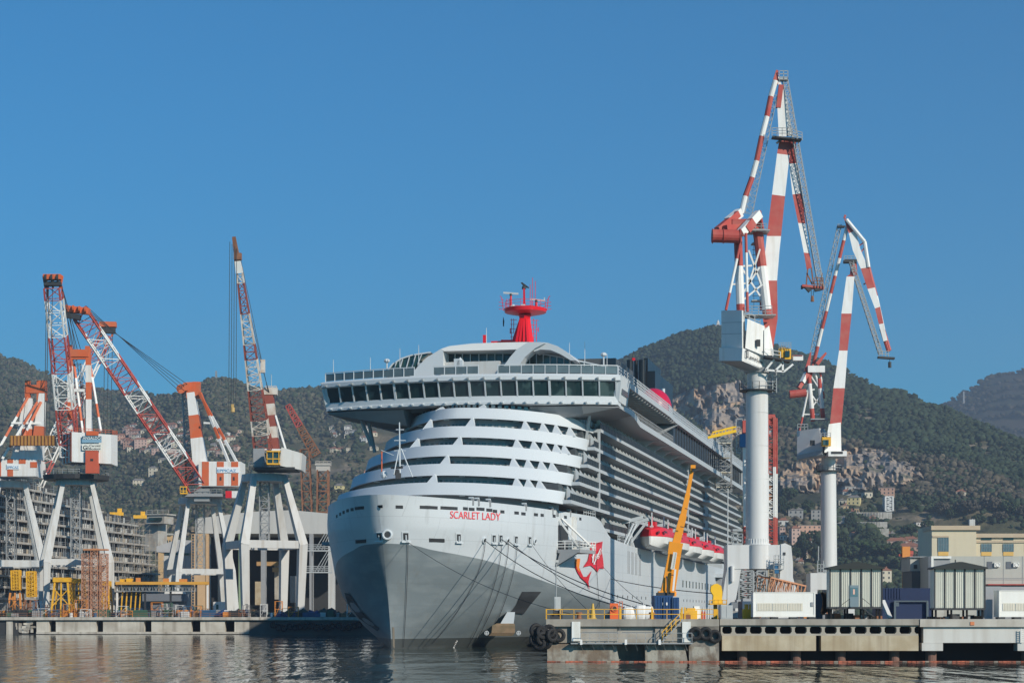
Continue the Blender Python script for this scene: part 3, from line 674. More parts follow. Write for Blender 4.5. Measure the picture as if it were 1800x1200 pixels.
for k, (z, h, s0, se, px) in enumerate(BD):
    out = band_path(k); top = band_path(k, 1.5, 0); inn = band_path(k, .3, .35); topi = band_path(k, 1.8, .3)
    rings = []; n = len(out)
    for i in range(n):
        t, s = out[i]; zz = z+sheer(t); hh = h*(min(1, (n-1-i)/9+.12) if k == 4 and i > n-10 else 1.0)
        rings.append([(t, s, zz), (top[i][0], top[i][1], zz+hh), (topi[i][0], topi[i][1], zz+hh), (inn[i][0], inn[i][1], zz)])
    mb = MB(); mb.loft(rings); mb.build('balcony_band', M_white_clean, ship, smooth=30)
    # deck behind the bulwark
    mb = MB(); P, S = OUT[k]
    for i in range(NB):
        zz0, zz1 = z+.25+sheer(P[i][0]), z+.25+sheer(P[i+1][0])
        mb.face([(-S[i][0], S[i][1]+.2, zz0), (P[i][0], P[i][1]+.2, zz0), (P[i+1][0], P[i+1][1]+.2, zz1), (-S[i+1][0], S[i+1][1]+.2, zz1)])
    mb.face([(-18.2, S[-1][1], z+.25), (18.2, P[-1][1], z+.25), (18.2, 120, z+.25), (-18.2, 120, z+.25)])
    mb.build('terrace_deck', M_grey, ship)
    # set-back wall of windows: under the next bulwark
    j = min(k+1, 4); wl = band_path(j, .9 if k < 4 else 3.2, .6); zt = (BD[k+1][0] if k < 4 else 36.3)
    mb = MB()
    for i in range(len(wl)-1):
        (ta, sa), (tb, sb) = wl[i], wl[i+1]; mi = 1
        mb.face([(ta, sa, z+.2), (tb, sb, z+.2), (tb, sb, zt+(sheer(tb)+.1 if k < 4 else -.3)), (ta, sa, zt+(sheer(ta)+.1 if k < 4 else -.3))], 0)
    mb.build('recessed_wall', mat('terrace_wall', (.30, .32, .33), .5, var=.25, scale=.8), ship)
    acc = 0; mb = MB(); mg = MB()
    for i in range(2, len(wl)-1):
        a = Vector((wl[i][0], wl[i][1], 0)); b = Vector((wl[i+1][0], wl[i+1][1], 0)); Lq = (b-a).length
        if Lq < .3: continue
        nn = max(1, int(Lq/2.2)); d = (b-a).normalized(); nr = Vector((d.y, -d.x, 0))
        for q in range(nn):
            c = a.lerp(b, (q+.5)/nn)+nr*.06; zz = z+sheer(c.x)
            w2 = Lq/nn*.30; P4 = [c-d*w2+Vector((0, 0, zz+.5)), c+d*w2+Vector((0, 0, zz+.5)), c+d*w2+Vector((0, 0, zz+2.5)), c-d*w2+Vector((0, 0, zz+2.5))]
            if nr.y < 0 or True: mg.face(P4)
    mg.build('terrace_windows', M_deckglass, ship)
# forecastle wall below the lowest bulwark
mb = MB(); wl = band_path(0, 1.6, 1.0); mg = MB()
for i in range(len(wl)-1):
    (ta, sa), (tb, sb) = wl[i], wl[i+1]; mb.face([(ta, sa, 18.8), (tb, sb, 18.8), (tb, sb, 20.8+sheer(tb)), (ta, sa, 20.8+sheer(ta))])
mb.build('forecastle_wall', mat('forecastle_grey', (0.22, 0.24, 0.25), 0.5), ship)
# white triangular fins between the bulwarks
FINS = [(4, 769), (4, 841), (3, 746), (3, 821), (2, 723), (2, 799), (1, 777), (0, 754)]
def front_at(k, px, z):
    P, S = OUT[k]; c = [(t, s) for t, s in P]+[(-t, s) for t, s in S]; return min(c, key=lambda q: abs(sh_pr(q[1], q[0], z)[0]-px) + (1000 if q[1] > P[0][1]+14 else 0))
def fine_front(k, px, z):
    P, S = OUT[k]; best = None
    for c, sg in ((P, 1), (S, -1)):
        for a, b in zip(c[:-1], c[1:]):
            for q in range(6):
                t = sg*(a[0]+(b[0]-a[0])*q/6); s = a[1]+(b[1]-a[1])*q/6; e = abs(sh_pr(s, t, z)[0]-px)
                if s < P[0][1]+16 and (best is None or e < best[0]): best = (e, t, s)
    return best[1], best[2]
for k, px in FINS:
    z = BD[k][0]+BD[k][1]; t, s = fine_front(k, px, z+1); zz = z+sheer(t)-.15; zu = (BD[k+1][0]+sheer(t) if k < 4 else 36.4)
    mb = MB(); mb.loft([[(t-.85, s+1.8, zz), (t+.85, s+1.8, zz), (t, s+3.3, zu+.15)], [(t-.4, s+3.9, zz), (t+.4, s+3.9, zz), (t, s+4.6, zu+.15)]]); mb.build('fin', M_white_clean, ship)
for k in range(5):    # angled balcony partitions towards the port corner
    P, S = OUT[k]; z = BD[k][0]+BD[k][1]
    m = {0: (905, 925, 945), 1: (900, 925, 948, 968), 2: (905, 935, 955, 975, 990), 3: (920, 952, 975, 1000), 4: (925, 950, 972)}[k]
    for px in m:
        t, s = fine_front(k, px, z+1); zz = z+sheer(t)-.1; zu = (BD[k+1][0]+sheer(t) if k < 4 else 35.6)
        mb = MB(); mb.prism([(t-.8, s+1.8, zz), (t+.6, s+1.9, zz), (t-.6, s+3.2, zu+.1)], (.1, 1.2, 0)); mb.build('balcony_partition', M_white_clean, ship)
for k in range(5):    # soft lamps under each bulwark
    z = BD[k][0]
    for px in ((700, 735, 782, 830, 868, 905) if k > 1 else (660, 705, 735, 810, 860, 920, 955)):
        t, s = fine_front(k, px, z); mb = MB(); zz = z+sheer(t)-.14; mb.rbox((t, s+.9, zz), .8, .3, .12); mb.build('soffit_lamp', mat('lamp_white', (.8, .8, .78)), ship)

# --- port side: balcony decks
ZD = [20.6, 23.65, 26.75, 29.85, 33.1]
SEND = [b[3] for b in BD]
M_slab = mat('slab_grey_white', (0.44, 0.47, 0.49), 0.45, var=0.05)
M_rail = mat('rail_glass', (0.022, 0.026, 0.029), 0.35, spec=0.2, var=0.45, scale=0.5)
M_div = mat('divider_white', (0.50, 0.53, 0.54), 0.5, var=0.1)
def tside(s): return 19.4 if s < 190 else 20.2
ndiv = 0; stuff = MB()
def side_deck(z, sa, sb, zn, rail=True, name='balcony_deck'):
    global ndiv
    mb = MB()
    cuts = [sa]+[c for c in (190,) if sa < c < sb]+[sb]
    for a, b in zip(cuts[:-1], cuts[1:]): t = tside(a+1); mb.box(17.0, t, a, b, z, z+.5)
    mb.box(-19.4, -17, 95, sb, z, z+.5); mb.build(name, M_slab, ship)
    if rail:
        for a, b in zip(cuts[:-1], cuts[1:]):
            mb = MB(); t = tside(a+1)-.12
            s = a+.1
            while s < b-.5:
                e = min(b-.1, s+1.34); mb.box(t-.05, t, s+.03, e, z+.5, z+1.5); s += 1.5
            mb.build('glass_railing', M_rail, ship)
    # cabins behind
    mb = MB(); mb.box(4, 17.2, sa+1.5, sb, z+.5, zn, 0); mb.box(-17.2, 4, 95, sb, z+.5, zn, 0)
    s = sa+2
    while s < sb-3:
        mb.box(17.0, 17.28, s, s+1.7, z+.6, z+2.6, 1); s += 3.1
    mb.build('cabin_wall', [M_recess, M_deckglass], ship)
    s = sa+3
    while s < sb-1:
        t = tside(s); P = [(t-.2, s, z+.5), (t-.2, s, z+1.45), (t-1.2, s, z+2.75), (t-1.2, s, z+.5)]
        if ndiv < 95 and s < 110: m2 = MB(); m2.prism(P, (0, .22, 0)); m2.build('balcony_divider', M_div, ship)
        else: stuff.prism(P, (0, .22, 0))
        if s < 110: ndiv += 1
        s += 3.5
for k in range(5): side_deck(ZD[k], SEND[k]-.3, 262, ZD[k+1] if k < 4 else 36.4)
side_deck(17.75, 56, 84, 20.7); side_deck(17.6, 226, 262, 20.7)
o = stuff.build('balcony_dividers', M_div, ship, kind='stuff')
for s in (50.5, 160):
    mb = MB(); zl = 20.7
    for k in range(5):
        if SEND[k] > s-2: continue
        mb.box(tside(s)-.35, tside(s)-.02, s, s+.7, ZD[k]+.5, (ZD[k+1] if k < 4 else 36.4))
    mb.build('pilaster', M_slab, ship)
# life-boat recess
mb = MB(); mb.box(-16, 15.6, 84, 226, 15.5, 20.7, 0)
for s in range(88, 224, 5): mb.box(15.5, 15.9, s, s+2.2, 16.4, 19.4, 1)
mb.build('boat_deck_wall', [M_recess, M_deckglass], ship)
for s in [80.5]+[87+20.6*k for k in range(6)]:
    mb = MB(); mb.prism([(15.6, s, 15.6), (19.4, s, 15.6), (19.0, s, 17.0), (17.2, s, 20.7), (15.6, s, 20.7)], (0, .8, 0), 0)
    mb.bar((18.0, s+.4, 20.3), (21.6, s+.4, 21.2), .5, .6, 0); mb.bar((18.4, s+.4, 17), (21.4, s+.4, 20.8), .3, .4, 0)
    mb.build('davit', M_white_clean, ship)
mb = MB(); mb.box(15.6, 19.5, 224, 262, 15.6, 17.0, 0); mb.box(19.3, 21.0, 208, 262, 13.4, 14.2, 0); mb.box(19.4, 20.6, 210, 260, 10.9, 13.4, 1); mb.build('side_gallery', [M_white_clean, M_grey], ship)
for s, z in ((74, 17), (77, 19)):
    mb = MB(); mb.bar((19.3, s, 16.2), (20.6, s+3, 20), .25); mb.bar((19.3, s+4, 16.2), (20.4, s, 20), .2); railing(mb, [(19.4, s-6, 16.5), (19.4, s+6, 16.5)], 1.1, .05, 1.5, 2); mb.build('deck_rigging', M_white_clean, ship)
mb = MB(); railing(mb, [(hb(40, 19)-.2, 40, 19.6), (hb(47, 19)-.2, 47, 19.6)], .9, .04, 1.5, 2); mb.bar((17, 43, 19.6), (17, 43, 21), .3); mb.build('forecastle_rail', M_white_clean, ship)
for px in (832, 842, 862, 925, 972, 1003):
    s, t, z = hull_at(px, 898); mb = MB(); p = Vector((t-.1, s, ztop(s)-1.3)); mb.rbox(p+Vector((0, 0, .7)), .35, .4, .9, 0, 0); mb.rbox(p+Vector((-.2, 0, 1.6)), .6, .5, .2, 0, 1); mb.build('roller_fairlead', [M_grey, M_white_clean], ship)
# --- upper promenade on the port side
mb = MB(); mb.prism([(23.0, 47, 36.3), (23.0, 62, 36.3), (21.6, 78, 36.3), (21.6, 262, 36.3), (-21.6, 262, 36.3), (-21.6, 78, 36.3), (-23, 62, 36.3), (-23, 47, 36.3)], (0, 0, .95)); mb.build('promenade_deck', M_slab, ship)
mb = MB(); mb.box(-18.2, 18.2, 50, 262, 37.2, 41.0, 0)
for s in range(56, 112, 4): mb.box(18.1, 18.4, s, s+2.6, 37.8, 40.6, 1)
mb.build('promenade_wall', [mat('promenade_dark', (0.06, 0.065, 0.07), 0.5), M_deckglass], ship)
mb = MB()
s = 122
while s < 246: mb.box(18.2, 21.3, s, s+3.9, 37.25, 40.9, 0); mb.box(21.25, 21.42, s+3.9, s+4.1, 37.25, 40.9, 1); s += 4.1
mb.build('glass_gallery', [mat('gallery_glass', (0.02, 0.04, 0.06), 0.08, spec=0.7, var=0.4, scale=.15), M_dark], ship)
mb = MB(); mb.prism([(22.6, 51, 40.9), (22.6, 108, 40.9), (22.2, 118, 40.9), (22.0, 250, 40.9), (-22, 250, 40.9), (-22.4, 51, 40.9)], (0, 0, .9), 0)
for s in range(52, 116, 3): mb.box(18.2, 22.3, s, s+.35, 40.5, 40.9, 1)
mb.prism([(18.4, 112, 37.3), (22.2, 122, 40.85), (18.4, 122, 40.85)], (0, 1.2, 0), 0)
mb.build('sun_deck', [M_slab, M_grey], ship)
mb = MB(); mb.prism([(21.9, 250, 41.5), (21.9, 263, 40.6), (21.9, 263, 37.2), (21.9, 250, 37.2)], (-40, 0, 0)); mb.build('aft_lounge', M_slab, ship)
mb = MB(); railing(mb, [(22.3, 51, 41.8), (22.3, 108, 41.8), (21.8, 118, 41.8), (21.8, 250, 41.8)], 1.5, .05, 1.5, 3); mb.build('sun_deck_railing', M_white_clean, ship)
mb = MB(); railing(mb, [(21.5, 50, 37.2), (21.5, 120, 37.2)], 1.2, .05, 1.5, 2); mb.build('promenade_railing', M_grey, ship)
for k in range(13):
    s = 104+k*11.5; mb = MB(); P = [(17.2, s, 36.3), (21.5, s, 36.3)]+[(21.5-4.3*math.sin(a), s, 32.4+3.9*math.cos(a)) for a in (.35, .7, 1.0, 1.3, 1.5)]+[(17.2, s, 32.2)]
    mb.prism(P, (0, 1.0, 0)); mb.build('curved_bracket', M_white_clean, ship)
for s in range(58, 250, 17):
    mb = MB(); mb.sphere((16, s, 43.4), .9, 8, 5); mb.rbox((16, s, 42.4), .6, .6, 1); mb.build('deck_lamp', M_white_clean, ship)
for k, s in enumerate((186, 200, 216, 231, 244)):
    mb = MB(); mb.rbox((18, s, 42.4), 3+k % 2, 5, 2.0+(k % 3)*.7, .1, 0); railing(mb, [(19.8, s-3, 42.4), (19.8, s+3, 42.4)], 3.2, .06, 1.5, 3, 1); mb.build('deck_house', [M_lgrey, M_galv], ship)
# --- navigation bridge
BT = 23.25
def bo(t, f=0): return 39.8+5.0*(t/BT)**2+f
TS = [BT*(-1+2*k/24) for k in range(25)]
def sweep(prof, T0=-BT, T1=BT, n=24):
    return [[(t, bo(t, f), z) for f, z in prof] for t in [T0+(T1-T0)*k/n for k in range(n+1)]]
mb = MB(); mb.loft(sweep([(.9, 36.45), (-.15, 36.6), (-.15, 37.0), (.0, 37.1), (.0, 37.85), (2.5, 37.85), (2.5, 36.45)])); mb.build('bridge_sill', M_white_clean, ship, smooth=25)
mb = MB(); mb.loft(sweep([(-.9, 40.05), (-1.25, 40.2), (-1.25, 40.8), (-.95, 41.1), (6, 41.1), (6, 40.05)], -BT-.5, BT+.5)); mb.build('bridge_roof', M_white_clean, ship, smooth=25)
mb = MB(); rg = sweep([(.15, 37.85), (-.75, 40.05), (3, 40.05), (3, 37.85)], -BT+.4, BT-.4); mb.loft(rg); bw_ = mb.build('bridge_windows', M_glass, ship)
nm = 19
for k in range(nm+1):
    t = -BT+.3+(2*BT-.6)*k/nm; mb = MB(); w = .2 if k % 5 else .34
    mb.bar((t, bo(t, .08), 37.8), (t*1.005, bo(t, -.86), 40.1), w, .22); mb.build('window_mullion', M_white_clean, bw_)
for sg in (1, -1):
    mb = MB(); x = sg*BT; mb.hexa([(x-sg*.6, bo(BT, .0), 37.1), (x+sg*.1, bo(BT, .0), 37.1), (x+sg*.1, bo(BT)+8, 37.1), (x-sg*.6, bo(BT)+8, 37.1), (x-sg*.6, bo(BT, -1), 41.0), (x+sg*.7, bo(BT, -1), 41.0), (x+sg*.7, bo(BT)+8, 41.0), (x-sg*.6, bo(BT)+8, 41.0)], 0)
    mb.box(min(x+sg*.15, x+sg*.42), max(x+sg*.15, x+sg*.42), bo(BT)+1, bo(BT)+7, 38.3, 40, 1); mb.build('bridge_wing', [M_white_clean, M_glass], ship)
    # sloping soffit under the wing
    mb = MB(); mb.loft([[(sg*BT, 45, 36.3), (sg*BT, 58, 36.3), (sg*BT, 58, 36.2), (sg*BT, 45, 36.2)], [(sg*18, 42.6, 36.3), (sg*18, 60, 36.3), (sg*18, 60, 35.2), (sg*18, 44, 35.2)], [(sg*10, 42, 36.3), (sg*10, 60, 36.3), (sg*10, 60, 34.0), (sg*10, 44.5, 34.0)]]); mb.build('wing_soffit', M_grey, ship)
    for (a, b) in (((18.6, 47, 36.4), (17.3, 49.5, 31.5)), ((18.0, 49.5, 36.4), (17.3, 51.5, 30.6))):
        mb = MB(); mb.bar((sg*a[0], a[1], a[2]), (sg*b[0], b[1], b[2]), .42, .42); mb.build('wing_strut', M_slab, ship)
for k in range(26):
    t = -BT+1+(2*BT-2)*k/25; mb = MB(); mb.rbox((t, bo(t, -.3), 36.75), .25, .5, .25); mb.build('lamp_bracket', M_white_clean, ship)
for k in range(20):
    t = -BT+.3+(2*BT-.6)*k/19; mb = MB(); mb.rbox((t, bo(t, -1.45), 40.3), .28, .4, .28); mb.build('floodlight', M_galv, ship)
mb = MB(); mb.prism([(t, bo(t, 1), 41.05) for t in TS]+[(BT, 52, 41.05), (-BT, 52, 41.05)], (0, 0, .12)); mb.build('bridge_top_deck', M_grey, ship)
# glass rail along the edge above the bridge
for (ta, tb) in ((-BT, -7.6), (-4.5, 2.6), (5.6, BT)):
    n = max(2, int((tb-ta)/1.7)); mg = MB(); mp = MB()
    for k in range(n):
        a = ta+(tb-ta)*k/n; b = ta+(tb-ta)*(k+1)/n
        mg.hexa([(a+.08, bo(a, -.5), 41.25), (b-.08, bo(b, -.5), 41.25), (b-.08, bo(b, -.45), 41.25), (a+.08, bo(a, -.45), 41.25), (a+.08, bo(a, -.5), 42.35), (b-.08, bo(b, -.5), 42.35), (b-.08, bo(b, -.45), 42.35), (a+.08, bo(a, -.45), 42.35)])
        mp.bar((a, bo(a, -.52), 41.05), (a, bo(a, -.52), 42.55), .12)
        mp.bar((a, bo(a, -.52), 42.5), (b, bo(b, -.52), 42.5), .13)
    mp.bar((tb, bo(tb, -.52), 41.05), (tb, bo(tb, -.52), 42.55), .12)
    ws_ = mg.build('windscreen', mat('screen_glass', (.10, .13, .14), .15, spec=.6, var=.5, scale=.5), ship); mp.build('windscreen_posts', M_white_clean, ws_)
mb = MB(); mb.prism([(lambda q: (q[0], 55.5, q[1]))(sh_ss(x_, y_, 55.5)) for x_, y_ in ((1016, 741), (1047, 744), (1042, 758), (1031, 763), (1021, 761))], (0, 1.5, 0)); mb.build('corner_bulwark', M_white_clean, ship)
# --- arched lounge above the bridge
def FP(px, py, s): t, z = sh_ss(px, py, s); return Vector((t, s, z))
def fpoly(mb, pts, s, depth, mi=0, lean=0): mb.prism([FP(x, y, s) for x, y in pts], (0, depth, 0), mi)
mb = MB(); fpoly(mb, [(720, 661), (736, 642), (752, 627), (775, 613), (779, 617), (779, 648), (770, 661)], 46, 3.0); mb.build('arch_leg', M_white_clean, ship)
mb = MB(); fpoly(mb, [(775, 613), (790, 608), (830, 603.5), (870, 602), (928, 601), (908, 614), (780, 617)], 46, 24); mb.build('lounge_roof', mat('roof_white', (0.78, 0.77, 0.75), 0.5, var=.03), ship)
mb = MB(); fpoly(mb, [(928, 601), (945, 601), (958, 603), (940, 612), (922, 628), (910, 646), (904, 661), (868, 661), (884, 645), (896, 628), (908, 614)], 45.9, 3.0); mb.build('arch_leg', M_white_clean, ship)
mb = MB(); fpoly(mb, [(945, 601), (962, 602), (980, 608), (996, 618), (1012, 633), (1003, 633), (985, 622), (968, 615), (950, 614), (938, 618), (940, 610)], 46.5, 20); mb.build('arch_roof', M_white_clean, ship)
M_wine = mat('lounge_red', (0.22, 0.02, 0.03), 0.5, var=.3)
mb = MB(); fpoly(mb, [(938, 640), (938, 620), (950, 616), (968, 617), (985, 628), (985, 640)], 55, 1); mb.build('lounge_screen', M_wine, ship)
mb = MB(); fpoly(mb, [(778, 619), (905, 619), (896, 642), (778, 642)], 49.6, 12); mb.build('lounge_windows', M_glass, ship)
for x in (788, 800, 813, 827, 842, 856, 870, 884):
    mb = MB(); mb.bar(FP(x, 618, 49.4), FP(x, 643, 49.2), .16); mb.build('window_mullion', M_white_clean, ship)
mb = MB(); mb.bar(FP(778, 619, 49.3), FP(902, 619, 49.3), .3, .5); mb.bar(FP(778, 643, 49), FP(892, 641, 49), .9, .7); mb.build('window_rail', M_white_clean, ship)
mb = MB(); mb.box(-9, 4.5, 50, 66, 42.1, 45.6, 0); mb.box(-9, 4.2, 47, 50, 42.1, 44.1, 0); mb.build('lounge_base', M_lgrey, ship)
mb = MB(); fpoly(mb, [(683, 649), (690, 640), (706, 630), (724, 624), (757, 619), (740, 632), (727, 647)], 49, 8); mb.build('side_lounge_glass', mat('green_glass', (0.02, 0.05, 0.04), .1, spec=.8, var=.5, scale=.4), ship)
for a, b in (((683, 649), (690, 640)), ((692, 649), (698, 635)), ((703, 648), (708, 630)), ((714, 648), (720, 626)), ((724, 647), (731, 623)), ((735, 638), (742, 621))):
    mb = MB(); mb.bar(FP(*a, 48.8), FP(*b, 48.8), .14); mb.build('window_mullion', M_white_clean, ship)
mb = MB()
pts = [(683, 649), (690, 640), (706, 630), (724, 624), (757, 619)]
for a, b in zip(pts[:-1], pts[1:]): mb.bar(FP(*a, 48.8), FP(*b, 48.8), .22)
mb.build('side_lounge_frame', M_white_clean, ship)
# port wind screen, sloping down to the wing
mg = MB(); mp = MB(); xs = [919+k*12 for k in range(15)]
for a, b in zip(xs[:-1], xs[1:]):
    ya, yb = 616+(a-919)*.165+(a-919)**2*.0002, 616+(b-919)*.165+(b-919)**2*.0002
    mg.prism([FP(a+.7, 650, 51), FP(b-.7, 650, 51), FP(b-.7, yb+1, 51), FP(a+.7, ya+1, 51)], (0, .06, 0)); mp.bar(FP(a, 652, 50.9), FP(a, ya, 50.9), .14); mp.bar(FP(a, ya, 50.9), FP(b, yb, 50.9), .2)
mp.bar(FP(912, 643.5, 49.5), FP(1085, 646, 49.5), .5, .25)
mg.build('port_windscreen', mat('clear_screen', (0.05, 0.085, 0.08), .12, spec=.8, var=.6, scale=.5), ship); mp.build('port_windscreen_frame', M_white_clean, ship)
mb = MB(); mb.box(6, 21, 56, 74, 42.1, 45.2, 0); mb.build('sun_deck_house', M_recess, ship)
# aerials
for x, y0, y1, s in ((586, 668, 632, 46), (651, 664, 628, 44), (703, 645, 612, 48), (736, 640, 606, 48), (1001, 650, 602, 50), (1028, 650, 600, 55), (855, 606, 576, 58), (1067, 655, 622, 50)):
    mb = MB(); mb.tube(FP(x, y0, s), FP(x, y1, s), .07, .04, n=5); mb.build('whip_aerial', M_white_clean, ship)
for x, y, s in ((680, 634, 50), (1061, 623, 52)):
    mb = MB(); mb.tube(FP(x, y+18, s), FP(x, y+2, s), .12, n=6); mb.sphere(FP(x, y, s), .5, 8, 6, sz=.7); mb.tube(FP(x-2.5, y+3, s), FP(x+2.5, y+3, s), .06, n=4); mb.build('satellite_dome', M_white_clean, ship)
mb = MB(); mb.rbox(FP(804, 658, 44), .9, .8, 2.4); mb.rbox(FP(809, 658, 44), .9, .8, 2.2); mb.sphere(FP(809, 636, 44), .42, 8, 6, sz=1.5); mb.tube(FP(809, 645, 44), FP(809, 628, 44), .12, n=6); mb.build('compass_housing', M_white_clean, ship)
# bow light mast on the forecastle
mb = MB(); s = 17; a = FP(703, 838, s); b = FP(702, 742, s); mb.tube(a, b, .14, .08, n=7)
mb.tube(FP(692, 835, s-.5), FP(701, 790, s), .09, n=5); mb.tube(FP(725, 838, s-.5), FP(705, 788, s), .09, n=5); mb.tube(FP(717, 817, s), FP(703, 817, s), .06, n=5)
for y, w in ((755, 6), (774, 9), (792, 9)): mb.tube(FP(702-w, y, s), FP(702+w+2, y, s), .08, n=5)
mb.bar(FP(687, 822, s), FP(708, 821, s), .3, mi=1); mb.rbox(FP(700, 841, s-1), .8, .7, .8, .3, 1); mb.tube(FP(692, 800, s), FP(670, 791, s), .05, n=4); mb.sphere(FP(698, 830, s), .5, 7, 5, mi=1)
mb.build('bow_mast', [M_white_clean, M_dark], ship)
mb = MB(); mb.tube(FP(671, 838, 18), FP(671, 793, 18), .09, n=6); mb.build('jackstaff', M_orange, ship)
mb = MB(); mb.sphere(FP(675, 834, 18), .5, 8, 6, sz=1.2); mb.build('horn_cover', M_white_clean, ship)
# --- red radar mast
MS = 60; M_mred = mat('mast_red', (0.66, 0.012, 0.022), 0.35, var=.08)
def MP_(x, y, ds=0): return FP(x, y, MS+ds)
mb = MB()
mb.loft([[MP_(899, 601, -3), MP_(921, 601, -4), MP_(938, 601, -2), MP_(938, 601, 4), MP_(921, 601, 6), MP_(899, 601, 5)], [MP_(913, 560, -1.2), MP_(921, 560, -2), MP_(932, 560, -1), MP_(932, 560, 2), MP_(921, 560, 3), MP_(913, 560, 2)], [MP_(912, 553, -1.4), MP_(922, 553, -2.2), MP_(933, 553, -1.4), MP_(933, 553, 2.2), MP_(922, 553, 3), MP_(912, 553, 2.2)]])
for x0, x1 in ((908, 916), (914, 919), (921, 921.5), (928, 925)): mb.bar(MP_(x0, 601, -4.2), MP_(x1, 560, -2.1), .35)
mb.build('mast_tower', M_mred, ship, smooth=20)
c = MP_(923.5, 551); mb = MB(); r0 = 3.45
def disc(z0, r, ry): return [(c.x+r*math.cos(2*math.pi*k/24), c.y+ry*math.sin(2*math.pi*k/24), z0) for k in range(24)]
mb.loft([disc(c.z-.25, r0*.42, 1.8), disc(c.z+.15, r0*.97, 3.6), disc(c.z+.7, r0, 3.8), disc(c.z+.75, r0*.97, 3.6)]); mb.build('mast_platform', M_mred, ship, smooth=30)
mb = MB(); mb.loft([[MP_(918, 547, -.8), MP_(925.5, 547, -.8), MP_(925.5, 547, .8), MP_(918, 547, .8)], [MP_(919.5, 530, -.5), MP_(923.5, 530, -.5), MP_(923.5, 530, .5), MP_(919.5, 530, .5)], [MP_(919.5, 507, -.4), MP_(922.8, 507, -.4), MP_(922.8, 507, .4), MP_(919.5, 507, .4)]]); mb.rbox(MP_(930.5, 547), .9, 1, .9); mb.build('mast_column', M_mred, ship)
mb = MB(); mb.tube(MP_(921, 508), MP_(921, 503), .38, .3, n=9); mb.prism([MP_(915, 496.5), MP_(918, 496), MP_(928, 503.5), MP_(927.5, 505), MP_(920, 503.5)], (0, 1.0, 0)); mb.build('radar_dish', M_dark, ship)
for xp, yb, yt, xa, ya, xb, yb2 in ((898, 547, 520, 885, 514.5, 911, 516.5), (943, 547, 531, 932, 526, 957, 528.5)):
    mb = MB(); mb.tube(MP_(xp, yb), MP_(xp, yt), .17, n=7); rp_ = mb.build('radar_post', M_mred, ship)
    mb = MB(); mb.tube(MP_(xp, yt), MP_(xp, yt-4), .22, n=7, mi=1); mb.bar(MP_(xa, ya), MP_(xb, yb2), .22, .3, mi=0)
    if xp > 930: mb.bar(MP_(957, 528.5), MP_(957, 523), .14, mi=0)
    mb.build('radar_scanner', [M_white_clean, M_dark], rp_)
mb = MB()
for x, yt in ((932, 500), (936, 488), (941, 494)): mb.tube(MP_(x, 546), MP_(x, yt), .05, n=5)
for x in (891, 895): mb.tube(MP_(x, 546), MP_(x, 525), .06, n=5)
for sg, x0 in ((-1, 886), (1, 960)):
    for y in (527, 532, 538, 544): mb.bar(MP_(x0, y), MP_(x0+sg*(9 if y > 530 else 6), y-1), .07)
    mb.bar(MP_(x0+sg*1, 546), MP_(x0+sg*4, 523), .09); mb.bar(MP_(x0+sg*4, 523), MP_(x0+sg*7, 520), .09)
for a in range(0, 24, 2):
    P = Vector(disc(c.z+.8, r0*.97, 3.6)[a]); Q = Vector(disc(c.z+.8, r0*.97, 3.6)[(a+2) % 24]); mb.bar(P, P+Vector((0, 0, 1.0)), .05); mb.bar(P+Vector((0, 0, 1.0)), Q+Vector((0, 0, 1.0)), .05); mb.bar(P+Vector((0, 0, .5)), Q+Vector((0, 0, .5)), .04)
mb.build('aerial_yards', M_mred, ship)
mb = MB()
for x, y0, y1 in ((899, 560, 598), (903, 560, 585), (938, 560, 600), (943, 562, 600)):
    mb.tube(MP_(x, y0), MP_(x, y1), .05, n=4)
for y in (562, 570, 578, 585, 592): mb.bar(MP_(897, y), MP_(909 if y < 580 else 903, y), .06); mb.bar(MP_(933, y+1), MP_(947 if y in (562, 578) else 943, y+1), .06)
mb.bar(MP_(946, 575), MP_(946, 583), .12); mb.bar(MP_(897, 577), MP_(897, 586), .14); mb.build('mast_ladders', M_mred, ship)
mb = MB(); mb.rbox(MP_(902, 547), .7, .6, .9); mb.sphere(MP_(902, 538.5), .36, 8, 5); mb.rbox(MP_(919.5, 548, -1.5), .6, .5, 1.2); mb.build('mast_domes', M_white_clean, ship)
mb = MB(); mb.prism([MP_(863, 602), MP_(863, 599.5), MP_(880, 599), MP_(881, 597), MP_(899, 597), MP_(899, 602)], (0, 3, 0)); mb.rbox(MP_(852, 604), .5, .5, 1.4); mb.build('mast_base', M_mred, ship)
mb = MB(); mb.face([MP_(885, 557), MP_(886.5, 564), MP_(885.5, 574), MP_(884, 573), MP_(884.5, 566)]); mb.prism([MP_(884.6, 557), MP_(886.5, 564), MP_(885.7, 574), MP_(884, 573), MP_(884, 564)], (0, .04, 0)); mb.build('signal_flag', mat('flag_navy', (.01, .03, .05)), ship)
# funnel
FS = 190
mb = MB(); M_fun = mat('funnel_black', (0.010, 0.011, 0.013), 0.3, var=.3)
a, b = FP(1099, 632, FS), FP(1156, 660, FS+20); z0 = 42.4; zt = a.z
for x0, x1, ds in ((1099, 1110, 0), (1112, 1119, 3), (1120, 1133, 1)):
    A = FP(x0, 631, FS+ds); B = FP(x1, 631, FS+ds); r = (B.x-A.x)/2; cc = Vector(((A.x+B.x)/2, FS+ds+2, z0)); mb.tube(cc, (cc.x, cc.y, A.z), r, n=14)
mb.build('funnel_pipes', M_fun, ship, smooth=40)
mb = MB()
for k in range(9):
    x = 1133+k*2.6; A = FP(x, 629+k*2.4, FS+6+k*3); mb.box(A.x-.12, A.x+.75, A.y, A.y+2.2, z0, A.z)
A = FP(1132, 632, FS+3); mb.box(A.x-1, A.x+2.4, FS+4, FS+34, z0, A.z-2.5); mb.build('funnel_louvres', M_fun, ship)
